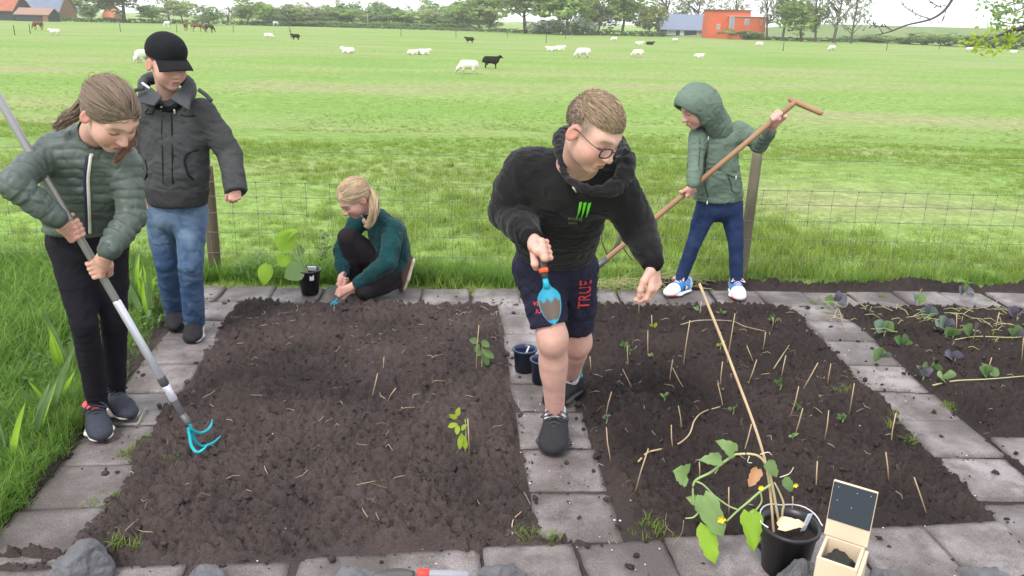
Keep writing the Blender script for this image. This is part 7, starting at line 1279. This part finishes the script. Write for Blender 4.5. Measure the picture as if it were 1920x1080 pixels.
def build_litter():
    r = np.random.default_rng(77)
    # crumbs of earth
    t = (1 + 5 ** .5) / 2; ico = np.array([(-1, t, 0), (1, t, 0), (-1, -t, 0), (1, -t, 0), (0, -1, t), (0, 1, t), (0, -1, -t), (0, 1, -t), (t, 0, -1), (t, 0, 1), (-t, 0, -1), (-t, 0, 1)]) / 1.9; fi = np.array([(0, 11, 5), (0, 5, 1), (0, 1, 7), (0, 7, 10), (0, 10, 11), (1, 5, 9), (5, 11, 4), (11, 10, 2), (10, 7, 6), (7, 1, 8), (3, 9, 4), (3, 4, 2), (3, 2, 6), (3, 6, 8), (3, 8, 9), (4, 9, 5), (2, 4, 11), (6, 2, 10), (8, 6, 7), (9, 8, 1)])
    n = 9000; x = r.uniform(-1.85, 3.0, n); y = r.uniform(2.05, 4.7, n); k = (np.abs(x) < .70 * y + .1) & ((path_sd(x, y) > -.04) | (r.random(n) < .22)); x, y = x[k], y[k]; z = np.where(path_sd(x, y) < -.01, np.maximum(soil_z(x, y), .004), soil_z(x, y)); s = .0028 + .013 * r.random(len(x)) ** 4.5; m = len(x)
    V = (ico[None] * (s[:, None] * r.uniform(.55, 1.35, (m, 12)))[..., None] * r.uniform(.6, 1.35, (m, 1, 3)) * (1, 1, .75)) + np.stack([x, y, z + s * .05], -1)[:, None]; F = (np.arange(m)[:, None, None] * 12 + fi[None]).reshape(-1, 3)
    obj('soil_crumbs', mesh_np('soil_crumbs', V.reshape(-1, 3), F, [bpy.data.materials['soil']]), label='loose crumbs of dark earth lying on the beds', cat='soil', kind='stuff')
    # straw, roots and stalks
    mb = MB(); mb2 = MB(); n = 520
    for i in range(n):
        x, y = r.uniform(-1.6, 2.9), r.uniform(2.2, 4.65)
        if abs(x) > .68 * y or (path_sd(np.array(x), np.array(y)) < -.05 and r.random() < .8): continue
        a = r.uniform(0, 6.28); L = r.uniform(.012, .075) * (1 if x < .1 else .8); z = sz(x, y) + .006; p = V3(x, y, z); d = V3(math.cos(a), math.sin(a), r.normal(0, .15)); q = p + d * L + r.normal(0, .004, 3); (mb if r.random() < .6 else mb2).tube([p, (p + q) / 2 + r.normal(0, .006, 3) + V3(0, 0, .004), q], [.0013, .0015, .0009], 4, cap=False)
    obj('straw_bits', mb.mesh('straw_bits', [STRAW]), label='bits of pale straw scattered over the beds', cat='straw', kind='stuff'); obj('root_bits', mb2.mesh('root_bits', [mat('root', (.17, .12, .085), .9)]), label='bits of brown root scattered over the beds', cat='roots', kind='stuff')
    # shell and grit specks, most along the slabs
    n = 2600; x = r.uniform(-1.8, 3.0, n); y = r.uniform(2.0, 4.6, n); sd = path_sd(x, y); k = (np.abs(x) < .68 * y) & (((sd < .0) & (x > -.3) & (r.random(n) < .30)) | (r.random(n) < .03)); x, y = x[k], y[k]; m = len(x); s = r.uniform(.0012, .0042, m); z = np.where(path_sd(x, y) < 0, .006, soil_z(x, y) + .002)
    V = (ico[None] * s[:, None, None] * r.uniform(.6, 1.3, (m, 1, 3)) * (1, 1, .5)) + np.stack([x, y, z], -1)[:, None]; obj('shell_grit', mesh_np('shell_grit', V.reshape(-1, 3), (np.arange(m)[:, None, None] * 12 + fi[None]).reshape(-1, 3), [mat('shell', (.62, .60, .56), .7)]), label='white specks of shell grit on slabs and soil', cat='grit', kind='stuff')
    # ground cover of small round leaves left of the path
    mb = MB()
    for i in range(3200):
        x = r.uniform(-3.2, -1.72); y = r.uniform(2.15, 4.8); lim = -1.73 - .109 * (y - 2.6)
        if x > lim - .02 or abs(x) > .72 * y: continue
        p = V3(x, y, r.uniform(0, .07)); a = r.uniform(0, 6.28); L = r.uniform(.014, .04); leaf(mb, p, p + V3(math.cos(a) * L, math.sin(a) * L, r.normal(0, .3) * L), L * .75, (r.normal(0, .3), -.3, 1), 'oval', n=4, m=3)
    obj('ground_cover', mb.mesh('ground_cover', [LF['mid']]), label='low leafy ground cover between the long grass and the left path', cat='weeds', kind='stuff')
    # cut grass lying along the back of the right bed and the fence foot
    mb = MB()
    for i in range(420):
        if r.random() < .8: x = r.uniform(.3, 1.25); y = 4.98 + .04 * x + r.normal(0, .05)
        else: x = r.uniform(1.9, 3.4); y = 4.45 + r.normal(0, .18)
        p = V3(x, y, max(sz(x, y), -.02) + r.uniform(.005, .05)); a = r.uniform(0, 6.28); L = r.uniform(.06, .16); q = p + V3(math.cos(a) * L, math.sin(a) * L * .6, r.normal(0, .012)); mb.tube([p, (p + q) / 2 + V3(0, 0, .015), q], [.0022, .002, .001], 4, cap=False)
    obj('cut_grass', mb.mesh('cut_grass', [mat('cut_grass', (.30, .33, .13), .8, noise=(8, .7, 2), col2=(.42, .36, .2))]), label='dry cut grass lying along the back edge of the beds', cat='grass', kind='stuff')
build_litter()

def build_branch():
    r = np.random.default_rng(12); bx, by = 5.0, 4.6; o = empty('garden_tree', (bx, by, -.03), 'tree outside the picture whose leafy twigs hang in at the top right', 'tree'); mb = MB(); mb.tube(spline([(bx, by, -.1), (bx + .03, by, .8), (bx - .02, by + .05, 1.7), (bx + .05, by, 2.7)], 6), np.linspace(.13, .06, 19), 12); world_child('trunk', mb.mesh('trunk', [BARK]), o)
    Y = 4.6; tipcol = mat('twig_bark', (.10, .085, .09), .9)
    def br(pts, r0, r1): q = spline([P(a, b, Y + (d[0] if d else 0)) for a, b, *d in pts], 5); m = MB(); m.tube(q, np.linspace(r0, r1, len(q)), 6); return world_child('limb', m.mesh('limb', [tipcol]), o), q
    root = V3(bx, by, 2.35); q0 = spline([root, P(1960, -90, Y), P(1860, -60, Y), P(1792, -12, Y)], 5); m = MB(); m.tube(q0, np.linspace(.05, .009, len(q0)), 8); world_child('limb', m.mesh('limb', [tipcol]), o); Q = []
    for pts, a, b in (([(1792, -12), (1772, 18), (1745, 36), (1700, 47), (1672, 58), (1655, 63), (1640, 66)], .008, .002), ([(1672, 57), (1660, 50), (1645, 50), (1628, 44), (1622, 32)], .003, .0015), ([(1655, 62), (1645, 48), (1634, 48)], .002, .0012), ([(1745, 36), (1722, 28), (1704, 18), (1692, 8), (1690, 2)], .003, .0015), ([(1775, 12), (1768, 38), (1752, 43), (1742, 38)], .002, .0012), ([(1765, 14), (1748, 6), (1738, -4)], .003, .002), ([(1634, 32), (1636, 14)], .002, .001)): _, q = br(pts, a, b); Q.append(q)
    m = MB()
    for q in Q[1:]:
        for p in q[::2]: d = r.normal(0, 1, 3) * (1, .6, 1) + V3(-.3, 0, .5); leaf(m, p, p + nrm(d) * r.uniform(.012, .028), .008, r.normal(0, 1, 3), 'oval', n=4, m=3)
    world_child('buds', m.mesh('buds', [mat('bud', (.12, .11, .13), .8)]), o)
    low = spline([root - V3(0, 0, .2), P(2010, 20, Y), P(1940, 45, Y), P(1890, 60, Y), P(1845, 78, Y)], 5); m = MB(); m.tube(low, np.linspace(.03, .002, len(low)), 6); world_child('limb', m.mesh('limb', [tipcol]), o)
    for pts in ([(1935, -10), (1900, 8), (1868, 12), (1842, 4)], [(1930, 10), (1900, 22), (1872, 28), (1850, 28)], [(1925, 40), (1895, 44), (1870, 38)], [(1920, 55), (1880, 66), (1835, 72), (1820, 76)], [(1940, 50), (1900, 72), (1870, 86), (1840, 90)]):
        _, q = br(pts, .004, .0012); m = MB(); low_ = pts[-1][1] > 60
        for p in q:
            for k in range(5): c = p + r.normal(0, .030, 3); d = r.normal(0, 1, 3) + V3(-.2, 0, -.2); L = r.uniform(.016, .036); leaf(m, c, c + nrm(d) * L, L * .55, r.normal(0, 1, 3) + TOCAM, 'oval', n=4, m=3, mi=0)
        world_child('leaves', m.mesh('leaves', [LF['lime'] if low_ else LF['pale']]), o)
build_branch()
# ================================================================== HAZE
def build_haze():
    m = bpy.data.materials.new('haze'); m.use_nodes = True; n = m.node_tree.nodes; n.clear(); o = n.new('ShaderNodeOutputMaterial'); v = n.new('ShaderNodeVolumePrincipled'); v.inputs['Color'].default_value = (.985, .99, 1, 1); v.inputs['Density'].default_value = .00045; m.node_tree.links.new(v.outputs[0], o.inputs['Volume'])
    b = MB(); b.box((0, 447, 6.0), (820, 460, 9.5)); obj('haze', b.mesh('haze', [m], smooth=False), label='pale damp air over the whole meadow', cat='haze', kind='stuff')
build_haze()
